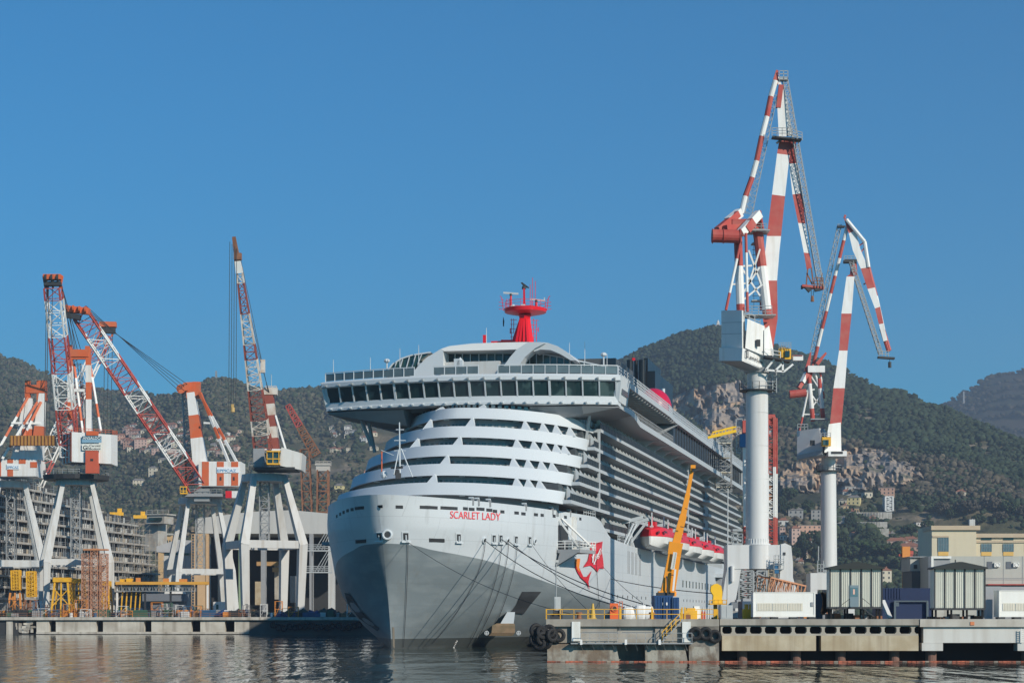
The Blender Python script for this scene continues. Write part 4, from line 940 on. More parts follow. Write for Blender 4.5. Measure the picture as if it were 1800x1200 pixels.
mb = MB(); A = FP(1114, 632, FS); mb.rbox((A.x, A.y, A.z-.2), .6, .3, .6); mb.build('funnel_lamp', M_mred, ship)
mb = MB(); A = FP(1114, 632, FS); mb.tube((A.x-.4, A.y, A.z), FP(1114, 617, FS), .14, n=5); mb.build('funnel_pole', M_dark, ship)
mb = MB(); A = FP(1143, 707, 132); mb.sphere((A.x, 136, 45.4), 3.7, 20, 8, sz=1.1, half=True); mb.tube((A.x, 136, 42.3), (A.x, 136, 45.4), 3.7, n=20); mb.build('red_dome', mat('dome_red', (0.50, 0.012, 0.05), 0.3), ship, smooth=40)
mb = MB(); A = FP(1166, 706, 150); mb.tube((A.x, A.y, 42.3), FP(1166, 683, 150), .35, n=8); mb.build('vent_post', M_white_clean, ship)
# ---- lifeboats: each hangs from its davits and is a thing of its own
def make_boat(label):
    r = thing('lifeboat', (0, 0, 0), label, 'lifeboat', 'lifeboats along the port side', rz=-TH, local=True)
    Lb = 19.5; N_ = 14
    def ring(y, k):
        f = abs(y)/(Lb/2); w = 2.55*(1-f**3.2)**.8+.15; kz = .5*f**4
        if k == 0: pts = [(0, -2.1+kz*1.5), (w*.55, -2.0+kz), (w*.95, -1.2+kz), (w, .05), (0, .05)]
        else: pts = [(w+.04, 0), (w+.06, .25), (w*.93, .9), (w*.7, 1.65*(1-.35*f**5)), (w*.3, 1.95*(1-.45*f**5)), (0, 2.0*(1-.5*f**5))]
        full = [(x, y, z) for x, z in pts]+[(-x, y, z) for x, z in pts[::-1] if x > 0]
        return full
    for k, nm, m in ((0, 'boat_hull', mat('boat_white', (.68, .68, .66), .4, streak=(1.5, (.4, .36, .3), .3))), (1, 'canopy', M_brt_red)):
        mb = MB(); mb.loft([ring(-Lb/2+Lb*i/N_, k) for i in range(N_+1)]); mb.build(nm, m, r, smooth=35)
    for y in (-7, -4.8, -2.6, -.4, 1.8, 4, 6.2):
        mb = MB(); mb.hexa([(2.40, y-.5, .55), (2.42, y+.5, .55), (2.36, y+.5, .55), (2.36, y-.5, .55), (2.30, y-.5, 1.0), (2.30, y+.5, 1.0), (2.1, y+.5, 1.0), (2.1, y-.5, 1.0)]); mb.build('cabin_window', M_glass, r)
    mb = MB(); mb.rbox((0, -6.5, 1.8), 1.3, 2.0, .8); mb.tube((0, -6.5, 2.6), (0, -6.5, 3.6), .05, n=5); mb.build('helm_turret', M_brt_red, r)
    mb = MB(); mb.rbox((1.5, -8.9, .5), .12, .7, .5, 0); mb.build('bow_window', M_glass, r)
    for y in (-7.6, 7.6): mb = MB(); mb.tube((0, y, 1.4), (0, y, 4.2), .12, n=6); mb.rbox((0, y, 1.4), .6, .6, .5); mb.build('hoist', M_white_clean, r)
    return r
nth = ['foremost', 'second', 'third', 'fourth', 'aftmost']
for k in range(5):
    lab = f'red and white enclosed lifeboat hanging on the port side, {nth[k]} of the five'
    if k == 0: boat = make_boat(lab); b = boat
    else: b = clone(boat, (0, 0, 0), label=lab)
    b.location = sh_world((21.9, 97+k*20.6, 18.0+(.25 if k == 0 else 0)))
# ================================================================= LEFT BANK: floating dock, cranes, unfinished ship, hall
QY = 478.0
def dk(px, Y): return WG(px, Y, GZ)
q = thing('concrete_quay', WG(300, QY, 0), 'long pale concrete quay with dark square openings along its face', 'quay')
mb = MB(); xL, xR = WG(-260, QY).x, WG(672, QY).x; xm = WG(438, QY).x; x0 = WG(64, QY).x
mb.box(xL, xR, QY, 1180, 3.2, GZ); mb.build('deck_slab', M_concrete, q)
mb = MB(); mb.box(xL, xR, QY-.6, QY-.003, 3.45, 4.15); mb.build('edge_beam', M_conc_lt, q)
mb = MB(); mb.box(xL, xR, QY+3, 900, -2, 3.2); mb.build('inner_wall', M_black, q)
# face panels between openings
ops = [(86, 98), (169, 181), (253, 266), (336, 352), (395, 412)]
mb = MB(); edge = [64]+[e for o_ in ops for e in o_]+[438]
for a, b in zip(edge[0::2], edge[1::2]): mb.box(WG(a, QY).x, WG(b, QY).x, QY+.1, QY+3, .55, 3.35)
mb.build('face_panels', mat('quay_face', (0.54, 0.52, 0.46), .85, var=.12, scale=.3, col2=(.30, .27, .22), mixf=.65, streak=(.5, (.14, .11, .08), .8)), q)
mb = MB(); mb.box(x0, xm, QY-.25, QY+3, .12, .62); mb.build('ledge', M_conc_lt, q)
mb = MB(); mb.box(xL, xR, QY+.4, QY+2.9, -2, .1); mb.build('waterline_band', M_dark, q)
mb = MB(); mb.box(xL, WG(32, QY).x, QY+.3, QY+3, -.5, 3.3, 0); mb.box(WG(11, QY).x, WG(22, QY).x, QY, QY+1, 0, 3.4, 1)
for k in range(26):
    a = random.uniform(30, 60); mb.rbox((WG(a, QY).x, QY+.8, random.uniform(0, 2.6)), random.uniform(.5, 2.2), .8, random.uniform(.3, .9), random.uniform(-.4, .4), random.choice((1, 2)))
mb.build('broken_face', [M_dark, M_conc_lt, M_concrete], q)
mb = MB(); mb.box(xm, xR, QY+.2, QY+3, -.5, 3.4); mb.build('shade_toned_face', mat('quay_shade_tone', (.10, .098, .09), .85, var=.25, scale=.4), q)  # dark tone puts the ship's shadow into the colour of this stretch
for k in range(17):
    px = 480+k*9.5+random.uniform(-2, 2)
    mb = MB(); mb.torus((WG(px, QY).x, QY-.75, random.uniform(1.4, 2.4)), .62, .24, (0, 1, 0)); mb.build('tyre_fender', M_rubber, label=None, cat='tyre')
    o_ = bpy.context.scene.collection.objects[-1]; tag(o_, 'black tyre fender hung on the shaded quay wall left of the ship', 'tyre', 'tyre fenders on the shaded quay')

# ---- portal towers
def portal(root, c, ztop_, zknee, hwt, hwk, hwf, rz, w, d=None, matl=None, ring=True, beams=True, hwd=1.0):
    ca, sa = math.cos(rz), math.sin(rz)
    def pt(sx, sy, hw, z): return Vector((c.x+hw*(sx*ca-sy*hwd*sa), c.y+hw*(sx*sa+sy*hwd*ca), z))
    for sx in (-1, 1):
        for sy in (-1, 1):
            mb = MB(); a, b, f = pt(sx, sy, hwt, ztop_), pt(sx, sy, hwk, zknee), pt(sx, sy, hwf, GZ+.6)
            mb.bar(f, b, w*.8, w*.8, 0, w, w, up=(ca, sa, 0)); mb.bar(b-(a-b).normalized()*.3, a, w, w, 0, w*.62, w*.62, up=(ca, sa, 0)); mb.rbox((f.x, f.y, GZ), w*1.8, w*1.3, 1.0, rz)
            mb.build('portal_leg', matl, root)
    for i in range(4):
        co = [(-1, -1), (1, -1), (1, 1), (-1, 1)]; p, r = co[i], co[(i+1) % 4]
        if beams: mb = MB(); mb.bar(pt(*p, hwk, zknee), pt(*r, hwk, zknee), w*.7, w*.9, 0, w*.7, w*.9); mb.build('portal_beam', matl, root)
    if ring:
        mb = MB(); mb.tube((c.x, c.y, ztop_-.8), (c.x, c.y, ztop_+1.0), hwt*1.5, hwt*1.45, n=20); mb.build('slewing_ring', matl, root, smooth=40)
    mb = MB(); lattice(mb, (c.x, c.y, zknee), (c.x, c.y, ztop_), 2.2, 2.2, 2.2, 2.2, 9, .12, .08); mb.build('stair_tower', M_galv, root)
    return pt
def cables(root, segs, r=.09, name='hoist_cable'):
    for a, b in segs: mb = MB(); mb.tube(a, b, r, n=4); mb.build(name, M_cable, root)
def bandf(n, start=1):
    return lambda t: (int(t*n*.9999)+start) % 2
def cab(root, c, mt, s=2.4):
    mb = MB(); mb.rbox(c, s, s, .35, .1, 0); mb.rbox((c.x, c.y, c.z+s*.95), s*1.05, s*1.05, .3, .1, 0)
    for x in (-1, 0, 1):
        for y in (-1, 1): mb.rbox((c.x+x*s*.45, c.y+y*s*.45, c.z), .18, .18, s, .1, 0)
    mb.rbox((c.x, c.y, c.z+s*.4), s, s, .2, .1, 0); mb.rbox((c.x, c.y, c.z+.2), s*.86, s*.86, s*.8, .1, 1); mb.build('driver_cab', [mt, M_glass], root)
# Crane with the white house and red panel
YA = 492.0
ca_ = thing('portal_crane', WG(130, YA), 'portal crane whose square white machine house carries the ANSALDO sign', 'crane', 'portal cranes on the left bank')
cA = WG(134, YA+4); sc_ = YA/F
portal(ca_, cA, W(0, 846, YA).z, W(0, 988, YA).z, 3.4, 7.6, 7.9, math.radians(17), 1.7, matl=M_lgrey)
mb = MB(); mb.tube((cA.x, cA.y, W(0, 842, YA).z), (cA.x, cA.y, W(0, 834, YA).z), 8, 8.2, n=18, mi=0); railing(mb, [(cA.x+8*math.cos(a/3), cA.y+8*math.sin(a/3), W(0, 834, YA).z) for a in range(9, 20)], 1.1, .05, 1.5, 2, 1); mb.build('turntable', [M_dark, M_galv], ca_)
ZB, ZT = W(0, 832, YA).z, W(0, 762, YA).z
xa, xb, xc, xd = [W(p, 0, YA).x for p in (105, 134, 158, 201)]; y0 = YA-5
mb = MB(); mb.hexa([(xb, y0, W(0, 814, YA).z), (xd, y0+1, W(0, 817, YA).z), (xd, y0+9, W(0, 817, YA).z), (xa, y0+8, W(0, 814, YA).z), (xb, y0, ZT), (xd, y0+1, ZT-.6), (xd, y0+9, ZT), (xa, y0+8, ZT)]); mb.build('machine_house', M_white, ca_)
for i, f in enumerate((.02, .38, .72)):
    mb = MB(); P = lambda u, z: Vector((xb+(xa-xb)*u-.06, y0+8*u-.08, z)); mb.prism([P(f, W(0, 813, YA).z), P(f+.17, W(0, 813, YA).z), P(f+.17, ZT-.1), P(f, ZT-.1)], (-.05, -.05, 0)); mb.build('side_stripe', M_orange, ca_)
mb = MB(); X = lambda p: W(p, 0, YA).x; mb.box(X(158.5), X(180), y0-.4, y0+1.5, W(0, 834, YA).z, W(0, 795, YA).z); mb.build('counterweight_panel', mat('faded_red', (.52, .10, .05), .6, var=.2), ca_)
mb = MB(); mb.box(X(167), X(172), y0-.46, y0-.41, W(0, 813, YA).z, W(0, 809, YA).z); mb.build('panel_hatch', M_dark, ca_)
mb = MB(); mb.box(X(159), X(180), y0-.05, y0+.5, W(0, 768, YA).z, W(0, 761, YA).z); mb.build('roof_panel', M_orange, ca_)
mb = MB(); railing(mb, [(xb, y0+.2, ZT), (xd, y0+1.2, ZT-.5), (xd, y0+8.5, ZT)], 1.0, .05, 1.4, 2); mb.build('roof_railing', M_orange, ca_)
mb = MB(); mb.box(X(152), X(186), y0-.22, y0-.12, W(0, 781, YA).z, W(0, 769.5, YA).z, 0); mb.box(X(152.6), X(185.4), y0-.26, y0-.2, W(0, 775, YA).z, W(0, 770, YA).z, 1); mb.box(X(152), X(186), y0-.22, y0-.12, W(0, 794, YA).z, W(0, 783, YA).z, 2)
mb.build('sign_board', [mat('sign_blue', (.22, .38, .5), .5), mat('sign_dark', (.05, .07, .09), .5), mat('sign_cream', (.75, .75, .68), .5)], ca_)
text_mb('ANSALDO', (X(153.4), y0-.29, W(0, 775.2, YA).z), (1, 0, 0), (0, 0, 1), .95, .01, .01, fit=X(184.5)-X(153.4)).build('sign_lettering', mat('sign_letter_pale', (.7, .8, .82), .5), ca_)
text_mb('Gi', (X(154), y0-.25, W(0, 793, YA).z), (1, 0, 0), (0, 0, 1), 1.5, .01, .03).build('sign_lettering', M_dark, ca_)
text_mb('Carotti', (X(165), y0-.25, W(0, 788, YA).z), (1, 0, 0), (0, 0, 1), .75, .01, .01, fit=2.7).build('sign_lettering', M_dark, ca_)
text_mb('Bodoni', (X(165), y0-.25, W(0, 793, YA).z), (1, 0, 0), (0, 0, 1), .7, .01, .01, fit=2.7).build('sign_lettering', M_dark, ca_)
for (bx, tx, yb, yt) in ((124.5, 123.5, 770, 612), (157, 155, 762, 612)):
    mb = MB(); banded(mb, W(bx, yb, YA), W(tx, yt, YA), 1.35, 1.15, 5, (0, 1, 0, 0, 1) if bx < 130 else (0, 0, 1, 0, 1)); mb.build('mast_column', BANDO, ca_)
mb = MB(); mb.bar(W(121, 621, YA), W(157, 621, YA), 1.6, 1.8, mi=0); mb.bar(W(124, 628, YA), W(154, 628, YA), 1.0, 1.0, mi=0); mb.rbox(W(123, 618, YA), 1.0, 1.4, 1.6); mb.rbox(W(154, 617, YA), 1.0, 1.4, 1.2); mb.bar(W(128, 686, YA), W(160, 686, YA), .7, mi=1); mb.build('mast_head', [M_orange, M_white], ca_)
for (a, b) in (((130, 640), (146, 765)), ((158, 640), (177, 757))):
    mb = MB(); banded(mb, W(*a, YA+2), W(*b, YA-3), .5, .5, 5, (1, 0, 0, 1, 0)); mb.build('back_stay', BANDO, ca_)
mb = MB(); lattice(mb, W(139, 765, YA+3), W(136, 640, YA+3), 2.4, 2.0, 2.2, 2, 8, .08, .05, band=bandf(4)); mb.build('ladder_tower', BANDS, ca_)
mb = MB(); lattice(mb, W(124, 800, YA-1), W(93, 505, YA-14), 4.2, 3.6, 3.6, 3.4, 14, .17, .085, band=lambda t: (0, 1, 1, 0, 0, 1, 1, 0, 0, 1)[min(9, int(t*10))], cross=False); mb.build('jib', BANDS, ca_)
mb = MB(); p = W(93, 492, YA-15)
for s_ in (-1.7, 0, 1.7): mb.bar(W(93, 507, YA-14)+Vector((s_, 0, 0)), p+Vector((s_*1.3, 0, 1)), .5, mi=0)
mb.rbox(p, 4.2, 2.6, 1.2, 0, 0); mb.rbox(p-Vector((0, 0, 1.4)), 4.0, 2.0, .9, 0, 1)
for s_ in (-1.4, 0, 1.4): mb.tube(p+Vector((s_-.2, -1, .3)), p+Vector((s_+.2, -1, .3)), .9, n=12, mi=1)
mb.build('jib_head', [M_orange, M_dark], ca_)
cables(ca_, [(W(82+k*3.5, 500, YA-15), W(78+k*3, 765, YA-15)) for k in (0, 1, 3)]+[(W(106, 495, YA-14), W(124+6*k, 615, YA)) for k in range(4)])

# Crane at the left edge, seen behind
YB = 540.0
cb = thing('portal_crane', WG(25, YB), 'red and white crane cut off by the left edge, above the unfinished ship', 'crane', 'portal cranes on the left bank')
cB = WG(20, YB+6); portal(cb, cB, W(0, 850, YB).z, W(0, 990, YB).z, 3.4, 8, 8.2, .3, 2.0, matl=M_lgrey)
mb = MB(); X = lambda p: W(p, 0, YB).x
mb.box(X(-8), X(68), YB-3, YB+8, W(0, 838, YB).z, W(0, 808, YB).z, 0)
mb.build('machine_house', M_white, cb)
for a, b, y0_, y1_ in ((-8, 7, 808, 838), (18, 28, 808, 815), (18, 28, 826, 838), (38, 50, 808, 816), (58, 70, 813, 823)):
    mb = MB(); mb.box(X(a), X(b), YB-3.1, YB-3.003, W(0, y1_, YB).z, W(0, y0_, YB).z); mb.build('house_stripe', M_orange, cb)
mb = MB(); mb.box(X(17), X(39), YB-3.25, YB-3.11, W(0, 826, YB).z, W(0, 817, YB).z); mb.build('sign_board', mat('sign_white', (.75, .78, .8), .5), cb)
text_mb('EPPICAZ', (X(18), YB-3.3, W(0, 824.5, YB).z), (1, 0, 0), (0, 0, 1), .9, .01, .01, fit=X(38)-X(18)).build('sign_lettering', mat('sign_letter_blue', (.12, .3, .5), .5), cb)
for a, b, w0, w1, n in (((47, 808), (52, 700), 3.4, 1.5, 3), ((28, 808), (47, 700), 2.2, 1.2, 3), ((65, 808), (75, 690), 3.2, 1.6, 3)):
    mb = MB(); banded(mb, W(*a, YB), W(*b, YB), w0, w1, 4, (0, 1, 0, 0) if a[0] != 28 else (0, 0)); mb.build('mast_column', BANDO, cb)
mb = MB(); mb.bar(W(47, 684, YB), W(80, 684, YB), 1.8, 2.2); mb.rbox(W(49, 700, YB), 1.3, 1.4, 4.8); mb.rbox(W(74, 704, YB), 2.6, 1.6, 5.4); mb.build('mast_head', M_orange, cb)
for a, b in (((49, 698), (0, 784)), ((66, 706), (4, 806)), ((72, 706), (30, 790))):
    mb = MB(); banded(mb, W(*a, YB-1), W(*b, YB-4), .65, .65, 5, (1, 1, 0, 1, 0)); mb.build('back_stay', BANDO, cb)
mb = MB(); mb.bar(W(20, 743, YB-3), W(72, 744, YB-1), .5); mb.build('cross_tie', M_white, cb)
mb = MB(); mb.box(X(30), X(108), YB-8, YB-6.5, W(0, 787, YB).z, W(0, 770, YB).z, 0)
for k in range(13): x = X(32+k*6); mb.box(x, x+.5, YB-8.25, YB-8.003, W(0, 787, YB).z, W(0, 770, YB).z, 1)
mb.build('rusty_gangway', [M_rust, mat('rust_yellow', (.4, .2, .05), .8)], cb)
mb = MB(); lattice(mb, W(62, 850, YB+8), W(186, 590, YB+14), 3.8, 3.0, 3.4, 3.0, 12, .17, .085, band=lambda t: (0, 1, 0, 0, 1, 1, 0, 0, 1, 1)[min(9, int(t*10))]); mb.build('jib', BANDS, cb)
mb = MB(); p = W(190, 575, YB+14); mb.rbox(p, 4.6, 2.5, 1.4, .1, 0); mb.rbox(p-Vector((0, 0, 1.7)), 4, 1.8, 1.6, .1, 1)
for s_ in (-1.5, 1.5): mb.bar(W(187, 592, YB+14)+Vector((s_, 0, 0)), p+Vector((s_*1.2, 0, .5)), .5)
mb.build('jib_head', [M_orange, M_dark], cb)
cables(cb, [(W(184+k*7, 590, YB+13), W(182+k*6, 770, YB+13)) for k in range(3)]+[(W(190, 575, YB+13), W(78, 690, YB))])

# Crane with the long jib leaning left
YC = 560.0
cc = thing('portal_crane', WG(365, YC), 'crane with a striped red and white house and long jib leaning left', 'crane', 'portal cranes on the left bank')
cC = WG(352, YC+5); portal(cc, cC, W(0, 880, YC).z, W(0, 1004, YC).z, 4.2, 7.6, 8.6, math.radians(20), 1.6, matl=M_lgrey)
X = lambda p: W(p, 0, YC).x; Z = lambda y: W(0, y, YC).z
mb = MB(); mb.box(X(328), X(395), YC-5, YC+8, Z(874), Z(869), 0); mb.box(X(345), X(372), YC-4, YC+4, Z(882), Z(860), 1); railing(mb, [(X(318), YC-5, Z(869)), (X(395), YC-5, Z(869))], 1.2, .05, 1.5, 2, 1); mb.build('turntable', [M_grey, M_galv], cc)
hx = [353, 359, 372, 386, 398, 411, 422, 428]
mb = MB(); mb.box(X(354), X(427), YC-5, YC+5, Z(856), Z(813)); mb.build('machine_house', M_white, cc)
for a, b in ((360, 372), (386, 398), (411, 423)): mb = MB(); mb.box(X(a), X(b), YC-5.1, YC-5.003, Z(855), Z(813.5)); mb.build('house_stripe', M_orange, cc)
for a, b, m_ in ((400, 411, M_brt_red), (411, 424, M_white)): mb = MB(); mb.box(X(a), X(b), YC-4, YC, Z(876), Z(864)); mb.build('lower_box', m_, cc)
mb = MB(); mb.box(X(386), X(425), YC-5.25, YC-5.12, Z(833), Z(823)); mb.build('sign_board', mat('sign_white', (.75, .78, .8), .5), cc)
text_mb('EPPICAZ', (X(387), YC-5.3, Z(831.5)), (1, 0, 0), (0, 0, 1), 1.1, .01, .02, fit=X(420)-X(387)).build('sign_lettering', mat('sign_letter_blue', (.12, .3, .5), .5), cc)
for a in (391, 414): mb = MB(); mb.box(X(a), X(a+3), YC-5.2, YC-5.11, Z(846), Z(840)); mb.build('house_window', M_dark, cc)
mb = MB(); banded(mb, W(357, 850, YC+1), W(336, 690, YC+1), 4.3, 2.2, 4, (0, 0, 1, 0)); mb.bar(W(336, 700, YC+1), W(335, 672, YC+1), 2.4, 2.2, 1); mb.build('mast_column', BANDO, cc)
mb = MB(); mb.bar(W(315, 683, YC+1), W(350, 680, YC+1), 1.6, 2.0, 0); mb.tube(W(318, 683, YC-1), W(318, 683, YC+3), 1.3, n=12); mb.tube(W(327, 679, YC-1), W(327, 679, YC+3), 1.2, n=12); mb.rbox(W(346, 700, YC+1), 2.0, 2, 4.6); mb.build('mast_head', M_orange, cc)
mb = MB(); lattice(mb, W(337, 852, YC+3), W(326, 690, YC+3), 3.0, 1.6, 2.4, 1.6, 16, .12, .08, band=lambda t: 1 if t < .35 else 0); mb.build('ladder_tower', [M_galv, M_rust], cc)
for a, b in (((352, 690), (402, 812)), ((350, 690), (418, 815)),): mb = MB(); banded(mb, W(*a, YC-1), W(*b, YC-4), .65, .65, 6, (1, 1, 0, 1, 0, 0)); mb.build('back_stay', BANDO, cc)
mb = MB(); mb.bar(W(358, 743, YC-2), W(380, 744, YC-2), .5); mb.build('cross_tie', M_white, cc)
mb = MB(); J0, J1 = W(345, 852, YC-3), W(140, 550, YC-40); lattice(mb, J0, J1, 4.8, 4.2, 4.2, 3.6, 19, .18, .085, band=lambda t: (1, 1, 0, 0, 1, 1, 0, 1, 1, 0, 0, 1)[min(11, int(t*12))]); mb.build('jib', BANDS, cc)
mb = MB(); p = W(135, 545, YC-42); ax = Vector((1, 0, -.12)).normalized(); mb.bar(p-ax*3.3, p+ax*3.3, 2.4, 1.6, 0); mb.bar(p-ax*3.3-Vector((0, 0, 1.6)), p+ax*1.0-Vector((0, 0, 1.8)), 1.8, 1.3, 1)
for s_ in (-2.3, -.6, 1.0, 2.6): mb.tube(p+ax*s_+Vector((-.2, -1.4, .2)), p+ax*s_+Vector((.2, -1.4, .2)), .8, n=10, mi=0)
for s_ in (-2, 2): mb.bar(J1+ax*s_, p+ax*s_, .55, mi=0)
mb.build('jib_head', [M_orange, M_dark], cc)
cables(cc, [(W(151, 537+4*k, YC-42), W(318+5*k, 690-4*k, YC)) for k in range(4)]+[(W(118+k*5, 555, YC-42), W(140+k*6, 700+k*5, YC-41)) for k in range(2)])
cab(cc, W(323, 868, YC-6), M_yellow, 1.9)

# Crane with the tall grey portal and the near-vertical jib
YD = 486.0
cd = thing('portal_crane', WG(468, YD), 'crane on massive light grey legs beside the bow, thin rusty jib almost upright', 'crane', 'portal cranes on the left bank')
cD = WG(465, YD+7); portal(cd, cD, W(0, 838, YD).z, W(0, 956, YD).z, 3.9, 7.4, 6.9, math.radians(24), 2.1, matl=M_lgrey)
X = lambda p: W(p, 0, YD).x; Z = lambda y: W(0, y, YD).z
mb = MB(); mb.box(X(445), X(520), YD-3, YD+9, Z(826), Z(822), 0); railing(mb, [(X(440), YD-3, Z(822)), (X(505), YD-3, Z(822))], 1.1, .05, 1.4, 2, 1); mb.build('turntable', [M_dark, M_galv], cd)
mb = MB(); mb.hexa([(X(447), YD-2, Z(822)), (X(466), YD-2, Z(822)), (X(466), YD+6, Z(822)), (X(447), YD+6, Z(822)), (X(447), YD-2, Z(789)), (X(466), YD-2, Z(789)), (X(466), YD+6, Z(789)), (X(447), YD+6, Z(789))]); mb.build('winch_house', M_grey, cd)
mb = MB(); mb.hexa([(X(494), YD-4, Z(820)), (X(530), YD-1, Z(826)), (X(530), YD+9, Z(826)), (X(494), YD+6, Z(822)), (X(498), YD-4, Z(788)), (X(532), YD-1, Z(797)), (X(532), YD+9, Z(797)), (X(498), YD+6, Z(790))]); mb.build('machine_house', M_lgrey, cd)
cab(cd, W(481, 817, YD-5), M_yellow, 3.2)
mb = MB(); mb.box(X(448), X(500), YD-1, YD+3, Z(796), Z(789)); mb.build('jib_foot', M_white, cd)
mb = MB(); lattice(mb, W(463, 790, YD), W(420, 470, YD-10), 4.3, 1.2, 3.4, 1.2, 24, .14, .07, band=lambda t: (1, 0, 1, 1, 0, 0, 1, 0, 0, 1, 1, 0)[min(11, int(t*12))]); mb.build('jib', [mat('old_white', (.62, .58, .52), .6, col2=(.4, .25, .16), mixf=.6), mat('old_red', (.26, .065, .045), .7, var=.25)], cd)
mb = MB(); banded(mb, W(421, 480, YD-10), W(411, 416, YD-12), 1.6, .8, 3, (0, 1, 1)); mb.rbox(W(418, 457, YD-11), 1.8, 1.4, 1.6, 0, 1); mb.build('jib_head', [M_white, M_rust], cd)
mb = MB(); banded(mb, W(482, 790, YD+5), W(473, 690, YD+5), 2.6, 2.0, 5, (1, 0, 1, 0, 1)); mb.rbox(W(476, 694, YD+5), 3.2, 2.4, 1.8, 0, 0); railing(mb, [W(466, 686, YD+4), W(486, 686, YD+4)], 1.1, .06, 1, 2, 0); mb.tube(W(477, 684, YD+5), W(477, 658, YD+5), .06, n=4, mi=0); mb.rbox(W(462, 655, YD), 1.1, 1, 3.2, 0, 0)
mb.build('mast_column', [mat('old_white', (.62, .58, .52)), mat('old_red', (.26, .065, .045))], cd)
mb = MB(); mb.tube(W(484, 730, YD+4), W(502, 790, YD+3), .3, n=6, mi=0); mb.build('back_stay', M_white, cd)
cables(cd, [(W(404+k*4, 425+k*4, YD-12), W(402+k*4.3, 725, YD-12)) for k in range(4)]+[(W(422+k*3, 450+k*40, YD-9), W(472+k, 692, YD+4)) for k in range(3)], .07)
mb = MB(); mb.rbox(W(409, 722, YD-12), .6, .5, 1.6, 0, 0); mb.tube(W(409, 724, YD-12), W(409, 716, YD-12), .5, n=8); mb.build('hook_block', mat('hook_yellow', (.5, .33, .12), .6), cd)

# small rusty crane behind
YG = 690.0
cg = thing('lattice_crane', WG(560, YG), 'small rusty lattice crane behind the hall, short jib leaning left', 'crane')
mb = MB(); lattice(mb, W(556, 800, YG), W(506, 712, YG), 3.2, 1.6, 2.6, 1.4, 12, .2, .12, band=lambda t: 1 if t > .55 else 0); mb.build('jib', [M_rust, M_red], cg)
mb = MB(); lattice(mb, WG(548, YG), W(536, 790, YG), 3.4, 3.0, 3, 3, 16, .2, .12); mb.build('jib_support', M_rust, cg)
mb = MB(); lattice(mb, WG(567, YG), W(568, 826, YG), 4.4, 3.6, 4, 3.6, 14, .26, .14); mb.build('tower', M_rust, cg)
mb = MB(); mb.rbox(W(568, 828, YG), 4.6, 4, 2.4, 0, 0); mb.rbox(W(568, 818, YG), 5.2, 5, .5, 0, 0); railing(mb, [W(555, 816, YG), W(582, 816, YG)], 1.1, .08, 1.5, 2); mb.build('machine_deck', mat('weathered_white', (.45, .42, .38), .7, var=.2), cg)

# ---- unfinished ship: stepped open decks
YU0, YU1 = 545.0, 700.0
us_ = thing('unfinished_ship', WG(60, 560), 'unfinished grey cruise ship with open stepped decks and scaffolding on the left bank', 'ship')
def up(px, f=0.0):     # hull side runs away to the right
    k = (px+40)/330.0; Y = YU0+(YU1-YU0)*k+f; return (px-CX)/F*Y, Y
M_us = mat('primer_grey', (.38, .37, .34), .8, var=.18, scale=.5, col2=(.26, .20, .15), mixf=.5)
M_us2 = mat('primer_dark', (.045, .045, .045), .8, var=.4, scale=.5)
levels = [(9+3.2*q, e_) for q, e_ in enumerate((262, 284, 282, 276, 268, 262, 256, 250, 238, 176, 98))]
for k, (z, pe) in enumerate(levels):
    x0_, y0_ = up(-60); x1_, y1_ = up(pe); d = Vector((x1_-x0_, y1_-y0_, 0)).normalized(); nb = Vector((-d.y, d.x, 0))
    if nb.y < 0: nb = -nb
    mb = MB(); a = Vector((x0_, y0_, z)); b = Vector((x1_, y1_, z)); mb.prism([a-nb*1.2, b-nb*1.2, b+nb*18, a+nb*18], (0, 0, .62), 0); mb.build('deck', M_us, us_)
    mb = MB(); mw = MB(); mr = MB(); L_ = (b-a).length
    mb.prism([a+nb*1.0+Vector((0, 0, .62)), b+nb*1.0-d*2+Vector((0, 0, .62)), b+nb*17-d*2+Vector((0, 0, .62)), a+nb*17+Vector((0, 0, .62))], (0, 0, 2.57)); mb.build('shell_wall', M_us2, us_)
    u = 0; mrs = []
    while u < L_-4:
        w = random.uniform(.7, 1.3)
        if random.random() < (.8 if k < 8 else .45):
            p = a+d*u+nb*.8+Vector((0, 0, .7)); h_ = random.uniform(1.2, 2.1)
            mw.prism([p, p+d*w, p+d*w+Vector((0, 0, h_)), p+Vector((0, 0, h_))], nb*.15, random.choice((0, 0, 1, 2)))
        if random.random() < .6: p = a+d*u-nb*1.0; mr.bar(p+Vector((0, 0, .6)), p+Vector((0, 0, 3.0)), .14)
        u += random.uniform(1.3, 2.2)
    mw.build('cabin_fronts', [mat('panel_white', (.55, .55, .52), .7, var=.1), mat('panel_tan', (.42, .36, .27), .7, var=.2), mat('panel_steel', (.2, .22, .23), .6)], us_)
    mr.bar(a-nb*1.1+Vector((0, 0, 1.7)), b-nb*1.1+Vector((0, 0, 1.7)), .09); mr.bar(a-nb*1.1+Vector((0, 0, 1.15)), b-nb*1.1+Vector((0, 0, 1.15)), .07); mr.build('deck_rails', M_galv, us_)
mb = MB(); a = Vector((*up(-60), 4.1)); b = Vector((*up(286), 4.1)); mb.prism([a, b, b+nb*16, a+nb*16], (0, 0, 5.0)); mb.build('lower_hull', mat('primer_low', (.20, .20, .19), .8, var=.2), us_)
